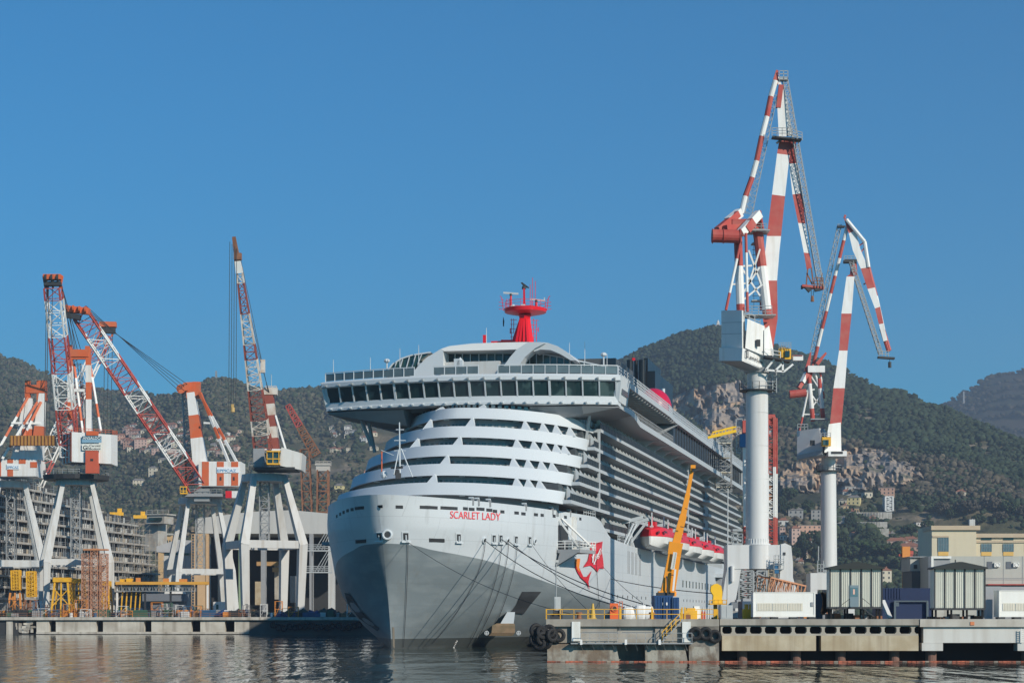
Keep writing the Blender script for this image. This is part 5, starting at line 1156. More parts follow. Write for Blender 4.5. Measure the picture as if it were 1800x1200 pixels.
mb = MB(); p = Vector((*up(274), 0)); mb.rbox((p.x+1, p.y+2, 36.4), 7, 7, 3.0, -.3, 0); mb.rbox((p.x+1, p.y+2, 39.4), 8.6, 8, .5, -.3, 0); railing(mb, [(p.x-3, p.y-1, 39.9), (p.x+5, p.y-3.4, 39.9)], 1.2, .08, 2, 2); mb.rbox((p.x-1, p.y+6, 27), 5, 7, 9.5, -.3, 0); mb.rbox((p.x+.2, p.y-1.9, 37.4), 5, .4, 1.1, -.3, 1); mb.build('bridge_block', [M_us, M_glass], us_)
mb = MB()
for px, zt in ((205, 34), (225, 36), (240, 36), (252, 34), (262, 30), (276, 24), (285, 16)):
    x, y = up(px, -2.6)
    for dx in (0, 2.2): mb.bar((x+dx, y, 4), (x+dx, y, zt), .12)
    z = 5.5
    while z < zt: mb.bar((x-.6, y, z), (x+2.8, y, z), .1); mb.bar((x, y, z), (x+2.2, y, z+2), .07); z += 2
mb.build('scaffold', mat('scaffold_tan', (.36, .32, .26), .7), us_)
for px, z in ((205, 38.4), (246, 38.4)):
    mb = MB(); x, y = up(px, 4); mb.rbox((x, y, z-.6), 4.5, 3, 1.1, .2); mb.rbox((x+1, y, z+.5), 1.5, 1.2, 1.3, .2); mb.build('yellow_module', M_yellow, us_)

# ---- big hall with open dark bays
YH = 600.0
hl = thing('shipyard_hall', WG(465, YH), 'large light grey shipyard hall with tall open dark bays, behind the grey portal crane', 'hall')
X = lambda p: W(p, 0, YH).x; Z = lambda y: W(0, y, YH).z
M_clad = mat('hall_cladding', (.47, .47, .45), .7, var=.05, streak=(.4, (.35, .34, .31), .4))
mb = MB(); mb.prism([(X(345), YH, Z(937)), (X(345), YH, Z(911)), (X(440), YH, Z(899)), (X(512), YH, Z(896)), (X(600), YH, Z(904)), (X(700), YH, Z(910)), (X(700), YH, Z(938))], (0, 90, 0)); mb.build('fascia', M_clad, hl)
mb = MB(); mb.box(X(346), X(720), YH+28, YH+32, GZ, Z(930)); mb.build('rear_wall', M_dark, hl)
for a, b, m_ in ((343, 367, mat('tan_column', (.52, .36, .21), .8, var=.12)), (396, 404, mat('blue_door_post', (.05, .12, .2), .6)), (421, 429, mat('green_post', (.25, .34, .22), .7)), (460, 468, M_grey), (545, 551, M_grey), (578, 589, M_lgrey), (640, 652, M_lgrey)):
    mb = MB(); mb.box(X(a), X(b), YH-2, YH+1, GZ, Z(938)-.004)
    if a == 343:
        for k in range(30): z = GZ+1+k*.85; mb.box(X(338), X(343), YH-2, YH-1.8, z, z+.18)
        mb.box(X(338), X(339), YH-2, YH-1.8, GZ, Z(940)); mb.box(X(364), X(365.2), YH-2.2, YH-2.01, GZ, Z(940))
    mb.build('column', m_, hl)
for a, b, y0_, y1_, m_ in ((472, 490, 1052, 990, M_conc_lt), (370, 396, 1060, 1008, M_conc_lt), (500, 520, 1058, 1010, M_grey), (437, 455, 1062, 1020, M_conc_beige)):
    mb = MB(); mb.prism([(X(a), YH+15, Z(y0_)), (X(b), YH+15, Z(y0_)), (X(b-5), YH+15, Z(y1_)), (X(a), YH+15, Z(y1_))], (0, 5, 0)); mb.build('hull_block', m_, hl)
mb = MB(); mb.box(X(442), X(480), YH+12, YH+14, Z(992), Z(984)); mb.box(X(470), X(488), YH+12.5, YH+13.5, Z(1003), Z(995)); mb.build('travelling_beam', mat('beam_tan', (.42, .26, .12), .7), hl)
for y in (966, 1003):
    mb = MB(); x0_ = X(544); x1_ = X(590); mb.box(x0_, x1_, YH-14, YH-11, Z(y+5), Z(y+3)); railing(mb, [(x0_, YH-14, Z(y+3)), (x1_, YH-14, Z(y+3))], 1.6, .08, 2.2, 3)
    for k in range(3): mb.bar((x0_+3+k*1, YH-14, Z(y+3)), (x1_, YH-14, Z(y+3)+8-k), .16)
    mb.bar((x0_+2, YH-12, GZ), (x0_+2, YH-12, Z(y+5)), .2)
    mb.build('gantry_walkway', mat('walkway_grey', (.42, .45, .46), .6), hl)
lh = thing('low_shed', WG(300, 640), 'low grey shed with a pale curved roof, left of the hall', 'shed'); YL = 640; X = lambda p: W(p, 0, YL).x; Z = lambda y: W(0, y, YL).z
mb = MB(); mb.box(X(288), X(345), YL, YL+40, GZ, Z(970)); mb.build('wall', M_lgrey, lh)
mb = MB(); mb.prism([(X(276), YL-1, Z(970)), (X(345), YL-1, Z(972)), (X(345), YL-1, Z(950)), (X(312), YL-1, Z(948)), (X(276), YL-1, Z(960))], (0, 42, 0)); mb.build('roof', mat('shed_roof', (.42, .43, .44), .6), lh)
mb = MB(); mb.box(X(290), X(332), YL-.3, YL-.003, Z(975), Z(971.5)); mb.build('window_strip', M_glass, lh)
# tan and orange building behind the unfinished ship
tb = thing('town_house', WG(290, 900), 'small ochre block with a flat top just right of the unfinished ship', 'house'); X = lambda p: W(p, 0, 900).x; Z = lambda y: W(0, y, 900).z
mb = MB(); mb.box(X(278), X(302), 900, 915, GZ, Z(940)); mb.build('wall', mat('ochre_wall', (.55, .36, .18), .8), tb); mb = MB(); mb.box(X(277), X(303), 899, 916, Z(940), Z(937)); mb.build('roof', M_conc_lt, tb)
for k in range(5): mb = MB(); mb.box(X(280+k*4.5), X(282+k*4.5), 899.8, 899.99, Z(956), Z(949)); mb.build('window', M_glass, tb)

# ---- yellow trestles and yard clutter on the quay deck
def trestle(px, w, hpx, Y, nleg, label, m_=M_yellow, grp='yellow trestles on the left quay', deck=True, col2=None):
    c = WG(px, Y); h = hpx/F*Y; hw = w/2/F*Y; r = thing('trestle', c, label, 'trestle', grp)
    for sx in (-1, 1):
        for sy in (-1, 1):
            mb = MB(); mb.bar((c.x+sx*hw*1.15, Y+sy*2.2, GZ), (c.x+sx*hw*.75, Y+sy*1.4, GZ+h-.6), .42, mi=0); mb.build('leg', col2 or m_, r)
    for k in range(nleg):
        x = c.x+hw*(-.3+.6*k/max(1, nleg-1)) if nleg > 1 else c.x; mb = MB(); mb.bar((x, Y-2, GZ), (x, Y-1.4, GZ+h-.6), .32); mb.build('brace', col2 or m_, r)
    mb = MB(); mb.bar((c.x-hw, Y-1.8, GZ+h*.3), (c.x+hw*.85, Y-1.5, GZ+h*.75), .2); mb.bar((c.x+hw, Y-1.8, GZ+h*.3), (c.x-hw*.85, Y-1.5, GZ+h*.75), .2); mb.build('cross_brace', col2 or m_, r)
    if deck: mb = MB(); mb.box(c.x-hw*.95, c.x+hw*.95, Y-1.8, Y+1.8, GZ+h-.6, GZ+h+.5); mb.build('top_beam', m_, r)
    return r
trestle(110, 30, 66, 484, 1, 'yellow trestle standing in front of the left leg of the white-house crane')
trestle(137, 24, 64, 490, 2, 'yellow trestle between the legs of the white-house crane')
trestle(188, 12, 60, 486, 0, 'narrow yellow trestle right of the salmon scaffold tower')
M_oy = mat('trestle_orange', (.62, .24, .05), .6, var=.15)
for px, ytop, ymid, lab, mm in ((29, 1002, 1036, 'yellow lattice column on orange legs at the far left of the quay', M_oy), (56, 1004, 1048, 'yellow lattice column on dark rusty legs, second from the left edge', M_rust)):
    Y = 486; r = trestle(px, 22, 1083-ymid, Y, 1, lab, M_yellow, deck=False, col2=mm, grp='lattice columns on the quay')
    mb = MB(); lattice(mb, W(px, ymid, Y), W(px-1, ytop, Y), 1.9, 1.9, 1.7, 1.7, 6, .16, .1, cross=True); mb.build('lattice_column', M_yellow, r)
st = thing('scaffold_tower', WG(167, 483), 'salmon pink scaffold tower in front of the white-house crane', 'scaffold')
M_sal = mat('scaffold_salmon', (.50, .25, .15), .7, var=.2)
for dx in (-2.2, 0, 2.2):
    mb = MB(); lattice(mb, WG(167, 483)+Vector((dx, 0, 0)), W(167, 964+abs(dx)*4, 483)+Vector((dx, 0, 0)), 1.6, 1.6, 2.4, 2.4, 14, .06, .05, cross=True); mb.build('scaffold_bay', M_sal, st)
mb = MB(); mb.rbox(W(169, 967, 483), 5.6, 3, .35); mb.build('platform', mat('plank_orange', (.5, .22, .1), .8), st)
lt = thing('loading_bridge', WG(280, 486), 'long low yellow-edged steel bridge on struts along the left quay', 'bridge'); Y = 486; X = lambda p: W(p, 0, Y).x; Z = lambda y: W(0, y, Y).z
mb = MB(); mb.box(X(205), X(366), Y-1.5, Y+1.5, Z(1027), Z(1022)); mb.build('edge_beam', mat('beam_amber', (.62, .32, .05), .6, var=.25), lt)
mb = MB(); lattice(mb, W(205, 1031, Y), W(345, 1031, Y), 2, 2, 1.2, 1.2, 24, .08, .06); mb.build('truss', M_galv, lt)
for px in (206, 255, 300, 345, 365):
    mb = MB(); mb.bar((X(px), Y, GZ), (X(px), Y, Z(1027)), .45); mb.build('post', M_white if px in (206, 365) else M_dark, lt)
for px in (214, 222, 230, 238, 246):
    mb = MB(); mb.bar((X(px-3), Y+1, GZ+.3), (X(px+1), Y+1, Z(1027)), .28); mb.build('strut', M_yellow if px % 4 else M_rust, lt)
for k, (px, w, m_) in enumerate(((216, 8, M_yellow), (228, 10, M_yellow), (243, 6, M_oy), (322, 12, M_oy), (292, 8, M_oy))):
    mb = MB(); mb.box(X(px-w/2), X(px+w/2), Y-1, Y+1, Z(1022), Z(1022-5-k % 3)); mb.build('deck_block', m_, lt)
# materials lying along the quay: each pile, drum and crate of its own
kinds = []
M_pile = [mat('crate_brown', (.20, .12, .07), .8, var=.3), mat('crate_grey', (.26, .26, .26), .8, var=.2), mat('crate_white', (.6, .6, .58), .7), mat('crate_blue', (.03, .10, .2), .6), mat('crate_green', (.05, .12, .08), .7), M_rust, M_oy, M_dark]
CL = {'steel_crate': 'steel stillage crate among the stores along the left quay edge', 'pipe_stack': 'stack of steel pipes among the stores along the left quay edge', 'drum': 'metal drum among the stores along the left quay edge', 'tarped_heap': 'heap under a dark tarpaulin on the shaded end of the left quay', 'frame': 'open steel frame among the stores along the left quay edge'}
def stores(kind, px, Y, s=1.0, m_=None):
    c = WG(px, Y); m_ = m_ or random.choice(M_pile); mb = MB()
    if kind == 'steel_crate':
        w, h_ = random.uniform(1.4, 3)*s, random.uniform(.9, 1.9)*s; mb.rbox(c+Vector((0, 0, .1)), w, 1.6, h_, random.uniform(-.3, .3))
        for k in range(4): mb.rbox(c+Vector((w*(-.4+.27*k), -.86, .1)), .1, .1, h_, 0)
    elif kind == 'pipe_stack':
        for i in range(5):
            for j in range(4-i % 2 if i < 3 else 2): mb.tube(c+Vector((-2, j*.42, .2+i*.34)), c+Vector((2, j*.42+.05, .2+i*.34)), .2, n=7)
    elif kind == 'drum':
        mb.tube(c, c+Vector((0, 0, 1.1)), .42, n=12); mb.tube(c+Vector((0, 0, .35)), c+Vector((0, 0, .42)), .46, n=12); mb.tube(c+Vector((0, 0, .72)), c+Vector((0, 0, .79)), .46, n=12)
    elif kind == 'frame':
        w, h_ = random.uniform(1.2, 2.8), random.uniform(1.5, 4.2)
        for x in (-w/2, w/2):
            for y in (-.8, .8): mb.bar(c+Vector((x, y, 0)), c+Vector((x, y, h_)), .13)
        for z in (h_*.5, h_):
            for y in (-.8, .8): mb.bar(c+Vector((-w/2, y, z)), c+Vector((w/2, y, z)), .11)
            for x in (-w/2, w/2): mb.bar(c+Vector((x, -.8, z)), c+Vector((x, .8, z)), .11)
        mb.bar(c+Vector((-w/2, -.8, 0)), c+Vector((w/2, -.8, h_)), .08)
    else:
        n = 9; rings = []
        for i in range(6):
            f = i/5; rings.append([c+Vector((math.cos(2*math.pi*k/n)*(2.2*s)*(1-f**2)*random.uniform(.8, 1.2), math.sin(2*math.pi*k/n)*1.6*(1-f**2), f*1.9*s*random.uniform(.85, 1.1))) for k in range(n)])
        mb.loft(rings)
    mb.build(kind, m_, label=CL[kind], cat={'steel_crate': 'crate', 'pipe_stack': 'pipes', 'drum': 'drum', 'tarped_heap': 'heap', 'frame': 'frame'}[kind], group='stores on the left quay: '+kind.replace('_', ' '))
for k in range(140):
    stores(random.choice(('steel_crate', 'steel_crate', 'pipe_stack', 'drum', 'frame', 'frame')), random.uniform(-5, 445), random.uniform(480, 484.5) if k % 3 else random.uniform(486, 500), random.uniform(.7, 1.1))
for k in range(20): stores('tarped_heap', 395+k*12.5, 481+random.uniform(0, 3), random.uniform(.7, 1.25), random.choice([mat('tarp_black', (.03, .035, .04), .6, var=.3), mat('tarp_green', (.03, .06, .05), .7), mat('tarp_blue', (.02, .06, .16), .6)]))
for k in range(18): stores(random.choice(('steel_crate', 'frame', 'drum')), 395+k*13+4, 480.2, .9)
mb = MB(); railing(mb, [(WG(-60, QY).x, QY+.3, GZ), (WG(440, QY).x, QY+.3, GZ)], 1.0, .035, 2.4, 2); mb.build('quay_railing', M_rust, label='thin rusty railing along the edge of the left quay', cat='railing')
b_ = thing('grey_work_barge', WG(285, 500), 'dull blue grey flat deckhouse block standing behind the loading bridge', 'deckhouse'); X = lambda p: W(p, 0, 500).x; Z = lambda y: W(0, y, 500).z
mb = MB(); mb.box(X(250), X(325), 500, 506, Z(1056), Z(1043)); mb.box(X(262), X(322), 501, 506, GZ, Z(1056)); mb.build('block', mat('blue_grey', (.15, .17, .2), .7), b_); mb = MB(); mb.box(X(300), X(322), 499.5, 504, Z(1043), Z(1039)); mb.build('hatch', M_white, b_)
c_ = thing('white_container', WG(395, 520), 'white office container at the foot of the hall between the crane legs', 'container'); X = lambda p: W(p, 0, 520).x; Z = lambda y: W(0, y, 520).z
mb = MB(); mb.box(X(375), X(398), 520, 523, GZ, Z(1057)); mb.build('body', M_white, c_); mb = MB(); mb.box(X(380), X(384), 519.9, 519.99, Z(1070), Z(1062)); mb.build('window', M_glass, c_)
# ================================================================= RIGHT BANK: pier, column cranes, containers, sheds, buildings
DZ = 4.1; PY = 192.0
def wx(px, Y=PY): return (px-CX)/F*Y
def wz(py, Y=PY): return H+(HY-py)/F*Y
# pier body
pr_ = thing('concrete_pier', (wx(1110), PY, 0), 'weathered concrete pier head with a catwalk and stairs, right of the bow', 'pier')
xe = wx(960); e2 = (xe+.218*(640-PY), 640)
mb = MB(); mb.prism([(xe, PY, 3.4), (wx(1264), PY, 3.4), (wx(1264), 640, 3.4), (e2[0], 640, 3.4)], (0, 0, DZ-3.4)); mb.build('deck_slab', M_concrete, pr_)
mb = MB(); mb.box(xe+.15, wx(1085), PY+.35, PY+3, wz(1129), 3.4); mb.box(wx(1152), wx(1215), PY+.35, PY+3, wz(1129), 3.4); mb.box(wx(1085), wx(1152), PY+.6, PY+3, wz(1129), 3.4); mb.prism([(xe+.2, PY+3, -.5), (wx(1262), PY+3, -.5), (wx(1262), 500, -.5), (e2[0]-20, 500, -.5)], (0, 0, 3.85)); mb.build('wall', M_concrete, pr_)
mb = MB(); mb.box(wx(1213), wx(1264), PY+.05, PY+4, .1, 3.39); mb.build('pier_head', mat('stained_concrete', (.25, .23, .2), .9, var=.3, scale=1.2, col2=(.10, .09, .08), mixf=.7), pr_)
for a, b in ((962, 1090), (1134, 1210), (1211, 1263)):
    mb = MB(); mb.hexa([(wx(a), PY-.3, -.4), (wx(b), PY-.3, -.4), (wx(b), PY+2, -.4), (wx(a), PY+2, -.4), (wx(a), PY+.1, wz(1131)), (wx(b)-.4, PY+.1, wz(1131)), (wx(b)-.4, PY+2, wz(1131)), (wx(a), PY+2, wz(1131))]); mb.build('footing', mat('tidal_concrete', (.30, .29, .25), .9, var=.25, scale=1.0, col2=(.12, .08, .05), mixf=.8, streak=(1.5, (.07, .05, .04), .8), bump=.5), pr_)
for a, b, y0_, y1_ in ((1005, 1020, 1092, 1126), (1199, 1214, 1092, 1128)):
    mb = MB(); mb.box(wx(a), wx(b), PY-.12, PY+.34, wz(y1_), wz(y0_)); mb.build('white_panel', mat('panel_white_paint', (.68, .7, .68), .6, streak=(1.5, (.4, .35, .25), .5)), pr_)
for a, b in ((1022, 1090), (1095, 1148)):
    mb = MB(); y = PY+.33 if b < 1092 else PY+.58
    for s_, e_ in (((a, 1093), (b, 1093)), ((b, 1093), (b, 1110)), ((a, 1110), (b, 1110))): mb.bar((wx(s_[0]), y, wz(s_[1])), (wx(e_[0]), y, wz(e_[1])), .05)
    mb.build('wall_channel', M_grey, pr_)
mb = MB(); mb.box(wx(1003), wx(1216), PY-.9, PY+.3, wz(1131), wz(1129), 0); mb.build('catwalk', M_galv, pr_)
mb = MB(); railing(mb, [(wx(1020), PY-.88, wz(1129)), (wx(1150), PY-.88, wz(1129))], .95, .025, .9, 2); railing(mb, [(wx(1165), PY-.88, wz(1129)), (wx(1215), PY-.88, wz(1129))], .95, .025, .9, 2); mb.build('catwalk_railing', M_galv, pr_)
for px in (1020, 1040, 1058, 1076, 1097, 1116, 1135, 1150, 1165, 1184, 1203): mb = MB(); mb.bar((wx(px), PY-.8, wz(1131)), (wx(px+5), PY+.1, wz(1143)), .07); mb.build('catwalk_bracket', M_galv, pr_)
for px in (1021, 1099, 1158): mb = MB(); mb.rbox((wx(px), PY-1.0, wz(1132)), .22, .25, .5); mb.build('catwalk_post', M_white, pr_)
mb = MB()
for k in range(11): mb.box(wx(1160+k*3.6), wx(1164+k*3.6), PY-.7, PY+.25, wz(1127-k*3.7), wz(1125.6-k*3.7))
mb.bar((wx(1160), PY-.7, wz(1130)), (wx(1198), PY-.7, wz(1090)), .12); mb.build('stair_flight', M_galv, pr_)
mb = MB(); mb.bar((wx(1163), PY-.7, wz(1110)), (wx(1198), PY-.7, wz(1074)), .07); mb.bar((wx(1163), PY-.7, wz(1119)), (wx(1198), PY-.7, wz(1082)), .05)
for k in range(5): mb.bar((wx(1163+k*8), PY-.7, wz(1129-k*8.5)), (wx(1163+k*8), PY-.7, wz(1110-k*8.2)), .07)
mb.build('stair_handrail', M_yellow, pr_)
mb = MB()
segs = [(961, 1033), (1035, 1090), (1092, 1146), (1148, 1197), (1203, 1262)]
for a, b in segs: railing(mb, [(wx(a), PY+.1, DZ), (wx(b), PY+.1, DZ)], .95, .03, 1.35, 2)
for px in (1090, 1146, 1199, 1204): mb.bar((wx(px), PY+.1, DZ), (wx(px), PY+.1, DZ+1.15), .14)
railing(mb, [(xe, PY+.1, DZ), (xe+.218*8, PY+8, DZ)], .95, .03, 4, 2)
mb.build('yellow_railing', M_yellow, pr_)
# tyres on the pier head
random.seed(21)
for k in range(9):
    px = 942+(k*5.7) % 34; py = 1107+(k*7) % 26; mb = MB(); mb.torus((wx(px), PY-.3-.15*(k % 3), wz(py)), .5, .21, (random.uniform(-.7, .7), 1, random.uniform(-.3, .3)), n=16, m=8)
    mb.build('tyre_fender', M_rubber, label='black tyre in the heap hung on the left corner of the pier', cat='tyre', group='tyre heap on the left pier corner')
for px, py, lab in ((982, 1116, 'single big black tyre right of the tyre heap on the pier corner'), (1222, 1113, 'left one of three black tyres near the right end of the pier head'), (1240, 1113, 'middle one of three black tyres near the right end of the pier head'), (1256, 1118, 'rightmost of three black tyres near the right end of the pier head')):
    mb = MB(); mb.torus((wx(px), PY-.25, wz(py)), .48, .2, (0, 1, 0), n=18, m=8); mb.build('tyre_fender', M_rubber, label=lab, cat='tyre', group='tyres on the pier head')
# middle length with the row of arched openings
pm = thing('arcaded_pier', (wx(1440), PY+1, 0), 'old pier with a row of rounded dark openings over beige beams', 'pier'); Y2 = PY+1.0
x = lambda p: wx(p, Y2); z = lambda p: wz(p, Y2)
mb = MB(); mb.box(wx(1265, Y2), x(1615), Y2-.25, 560, z(1098), DZ+.0); mb.build('deck_slab', M_concrete, pm)
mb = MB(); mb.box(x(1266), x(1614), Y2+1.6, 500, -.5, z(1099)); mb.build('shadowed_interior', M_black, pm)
for k in range(14):
    px = 1262+k*26.3
    if False: mb = MB(); a = max(1266, px-3.2); mb.prism([(x(a), Y2, z(1116)), (x(a), Y2, z(1098)), (x(px+23.3+6), Y2, z(1098)), (x(px+23.3+6), Y2, z(1102)), (x(px+25), Y2, z(1100)), (x(px+8), Y2, z(1100)), (x(px+4.5), Y2, z(1103)), (x(px+4.5), Y2, z(1109)), (x(px+7), Y2, z(1113)), (x(px+24), Y2, z(1113)), (x(px+26), Y2, z(1112)), (x(px+29), Y2, z(1116))], (0, .8, 0))
    mb = MB(); p0 = max(1267, px+1); mb.prism([(x(p0-5 if k else p0), Y2, z(1100.5)), (x(p0+5), Y2, z(1100.5)), (x(p0+2.6), Y2, z(1103.5)), (x(p0+2.6), Y2, z(1109.5)), (x(p0+5.5), Y2, z(1113)), (x(p0-5.5 if k else p0), Y2, z(1113)), (x(p0-2.6 if k else p0), Y2, z(1109.5)), (x(p0-2.6 if k else p0), Y2, z(1103.5))], (0, .8, 0))
    if px+8 < 1616: mb.build('arch_rib', mat('arch_concrete', (.38, .36, .31), .85, var=.15, scale=.8, col2=(.25, .22, .18), mixf=.5), pm)
for ya, yb in ((1100.45, 1098.05), (1116.28, 1113.05)): mb = MB(); mb.box(x(1266), x(1614), Y2-.02, Y2+.8, z(ya), z(yb)); mb.build('arcade_rail', mat('arch_concrete', (.38, .36, .31)), pm)
for a, b in ((1269, 1434), (1443, 1614)):
    mb = MB(); mb.box(x(a), x(b), Y2-.15, Y2+1.4, z(1143), z(1116.3)); mb.build('fascia_beam', M_conc_beige, pm)
for px in (1307, 1402, 1481, 1576):
    mb = MB(); mb.tube((x(px), Y2+1.2, -1), (x(px), Y2+1.2, z(1143)), .5, n=14); mb.build('pile', mat('pile_rusty', (.16, .09, .07), .9, var=.3, scale=2), pm)
pw = thing('white_beam_pier', (wx(1700), PY+1, 0), 'newer pier at the right edge with a smooth pale beam over a dark void', 'pier')
mb = MB(); mb.box(x(1616), x(2150), Y2-.35, 560, z(1101), DZ); mb.build('deck_slab', M_conc_lt, pw)
M_wb = mat('white_beam', (.55, .55, .52), .7, var=.06, scale=.4, streak=(.8, (.3, .25, .2), .4))
mb = MB(); mb.box(x(1623), x(2150), Y2-.05, Y2+1.2, z(1129), z(1101.3)); mb.build('edge_beam', M_wb, pw)
mb = MB(); mb.box(x(1620), x(1657), Y2-.15, Y2+1.4, z(1143), z(1129.3)); mb.build('beam_corbel', M_wb, pw); mb = MB(); mb.box(x(1788), x(1830), Y2-.15, Y2+1.4, z(1143), z(1129.3)); mb.build('beam_corbel', M_wb, pw)
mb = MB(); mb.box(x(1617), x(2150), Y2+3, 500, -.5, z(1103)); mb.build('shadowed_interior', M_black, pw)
for px in (1640, 1810): mb = MB(); mb.tube((x(px), Y2+1.0, -1), (x(px), Y2+1.0, z(1143)), .55, n=14); mb.build('pile', mat('pile_rusty', (.16, .09, .07)), pw)
mb = MB(); mb.box(x(1704), x(1711), Y2-.42, Y2-.36, z(1098), z(1092)); mb.build('orange_patch', mat('patch_orange', (.6, .2, .08), .6), pw)
mb = MB(); mb.bar((x(1793), Y2-.45, z(1127)), (x(1793), Y2-.45, z(1104)), .06); mb.bar((x(1799), Y2-.45, z(1127)), (x(1799), Y2-.45, z(1104)), .06)
for k in range(7): mb.bar((x(1793), Y2-.45, z(1126-k*3.4)), (x(1799), Y2-.45, z(1126-k*3.4)), .05)
mb.build('rung_ladder', M_white, pw)
# orange oil boom on the water
bm_ = MB(); Yb = PY-1.2; pts = [(wx(p, Yb), Yb+.25*math.sin(p/37.0)-.2*math.sin(p/11.0), .03) for p in range(962, 1830, 8)]
for i, (a, b) in enumerate(zip(pts[:-1], pts[1:])): bm_.tube(a, (b[0]-.04, b[1], b[2]), .075, n=7, mi=(1 if i % 5 == 3 else 0))
bm_.build('oil_boom', [mat('boom_orange', (.40, .11, .06), .8, var=.3, scale=2, col2=(.14, .07, .05), mixf=.9), mat('boom_pale', (.25, .2, .16), .8)], label='thin orange floating oil boom along the foot of the right piers', cat='boom')
rg_ = MB(); rg_.box(x(1265), 700, 560, 720, 0, DZ-.02); rg_.build('yard_apron', mat('apron', (.2, .19, .17), .9), label='flat concrete yard behind the right piers', cat='yard')

# ---- column crane
def column_crane(YE, cx, near, label):
    s = YE/F; r = thing('column_crane', WG(cx, YE, DZ), label, 'crane', 'tall level-luffing column cranes on the right')
    P = lambda x_, y_, dy=0: W(x_, y_, YE+dy)
    return r, P
YE = 300.0
ce, P = column_crane(YE, 1330, True, 'tallest crane, thick grey column beside the ship, with a folded red and white jib')
z = lambda y: wz(y, YE); x = lambda p: wx(p, YE)
mb = MB(); c = Vector((x(1331), YE, 0)); mb.tube((c.x, c.y, z(958)), (c.x-.04, c.y, z(690)), 1.72, 1.68, n=28); mb.tube((c.x, c.y, z(690)), (c.x, c.y, z(652)), 1.5, 1.5, n=24)
for py in (900, 842, 784, 726): mb.torus((c.x, c.y, z(py)), 1.70, .025, (0, 0, 1), n=28, m=4)
mb.build('column', M_pylon, ce, smooth=40)
mb = MB()
for k in range(28): a = 2*math.pi*k/28; mb.bar((c.x+1.7*math.cos(a), c.y+1.7*math.sin(a), z(957)), (c.x+1.72*math.cos(a), c.y+1.72*math.sin(a), z(947)), .1)
mb.tube((c.x, c.y, z(957.5)), (c.x, c.y, z(955)), 2.0, n=28); mb.build('column_flange', M_pylon, ce)
mb = MB(); mb.tube((c.x, c.y, z(688)), (c.x, c.y, z(686)), 2.7, n=24, mi=0); ring = [(c.x+2.65*math.cos(a*math.pi/8), c.y+2.65*math.sin(a*math.pi/8), z(686)) for a in range(17)]; railing(mb, ring, 1.1, .035, 1, 2, 1); mb.build('ring_gallery', [M_dark, M_galv], ce)
# portal: box girder on two legs
mb = MB(); mb.box(x(1275), x(1380), YE-2.2, YE+2.2, z(1000), z(958)); mb.tube((c.x, YE-1.2, z(1000)), (c.x, YE-1.2, z(958.3)), 1.75, n=24); mb.build('portal_girder', M_pylon, ce, smooth=30)
mb = MB(); mb.prism([(x(1275), YE-2.1, z(1000.2)), (x(1300), YE-2.1, z(1000.2)), (x(1294), YE-2.1, z(1035)), (x(1288), YE-2.1, z(1070)), (x(1288), YE-2.1, DZ), (x(1262), YE-2.1, DZ), (x(1267), YE-2.1, z(1050))], (0, 4.2, 0)); mb.build('portal_leg', M_pylon, ce)
mb = MB(); mb.prism([(x(1359), YE-2.35, z(1035)), (x(1367), YE-2.35, z(1015)), (x(1369), YE-2.35, z(990)), (x(1369), YE-2.35, z(957)), (x(1376), YE-2.35, z(955)), (x(1387), YE-2.35, z(960)), (x(1390), YE-2.35, z(990)), (x(1390), YE-2.35, z(1015)), (x(1396), YE-2.35, z(1035)), (x(1396), YE-2.35, DZ), (x(1359), YE-2.35, DZ)], (0, 4.7, 0)); mb.build('portal_leg', M_pylon, ce)
mb = MB(); mb.box(x(1373), x(1377), YE-2.45, YE-2.36, z(976), z(971)); mb.build('leg_window', M_dark, ce)
mb = MB(); mb.tube((x(1284), YE-2.5, z(1022)), (x(1284), YE-2.5, z(995)), .3, n=10); mb.build('hydraulic_tank', M_pylon, ce)
mb = MB()
for zz in (z(990), z(1000)): mb.box(x(1355), x(1372), YE-3.6, YE-2.4, zz-.12, zz); railing(mb, [(x(1355), YE-3.6, zz), (x(1372), YE-3.6, zz)], 1.1, .04, .7, 2)
mb.bar((x(1358), YE-3.4, z(1040)), (x(1358), YE-3.4, z(975)), .06); mb.bar((x(1363), YE-3.4, z(1040)), (x(1363), YE-3.4, z(975)), .06)
mb.build('stair_gallery', M_galv, ce)
mb = MB(); mb.rbox((x(1360), YE-3.2, z(1008)), .6, .6, 1.6); mb.build('control_box', mat('box_blue', (.02, .12, .25), .5), ce)
mb = MB(); mb.box(x(1284), x(1303), YE-1.8, YE+1.8, z(957.5), z(955)); railing(mb, [(x(1284), YE-1.8, z(955)), (x(1303), YE-1.8, z(955))], 1.4, .05, .8, 3)
for px in (1287, 1295, 1302): mb.bar((x(px), YE-1.6, z(957)), (x(px), YE-1.6, z(938)), .14)
mb.box(x(1286), x(1303), YE-1.6, YE+1.4, z(934), z(930)); mb.build('landing', M_galv, ce)
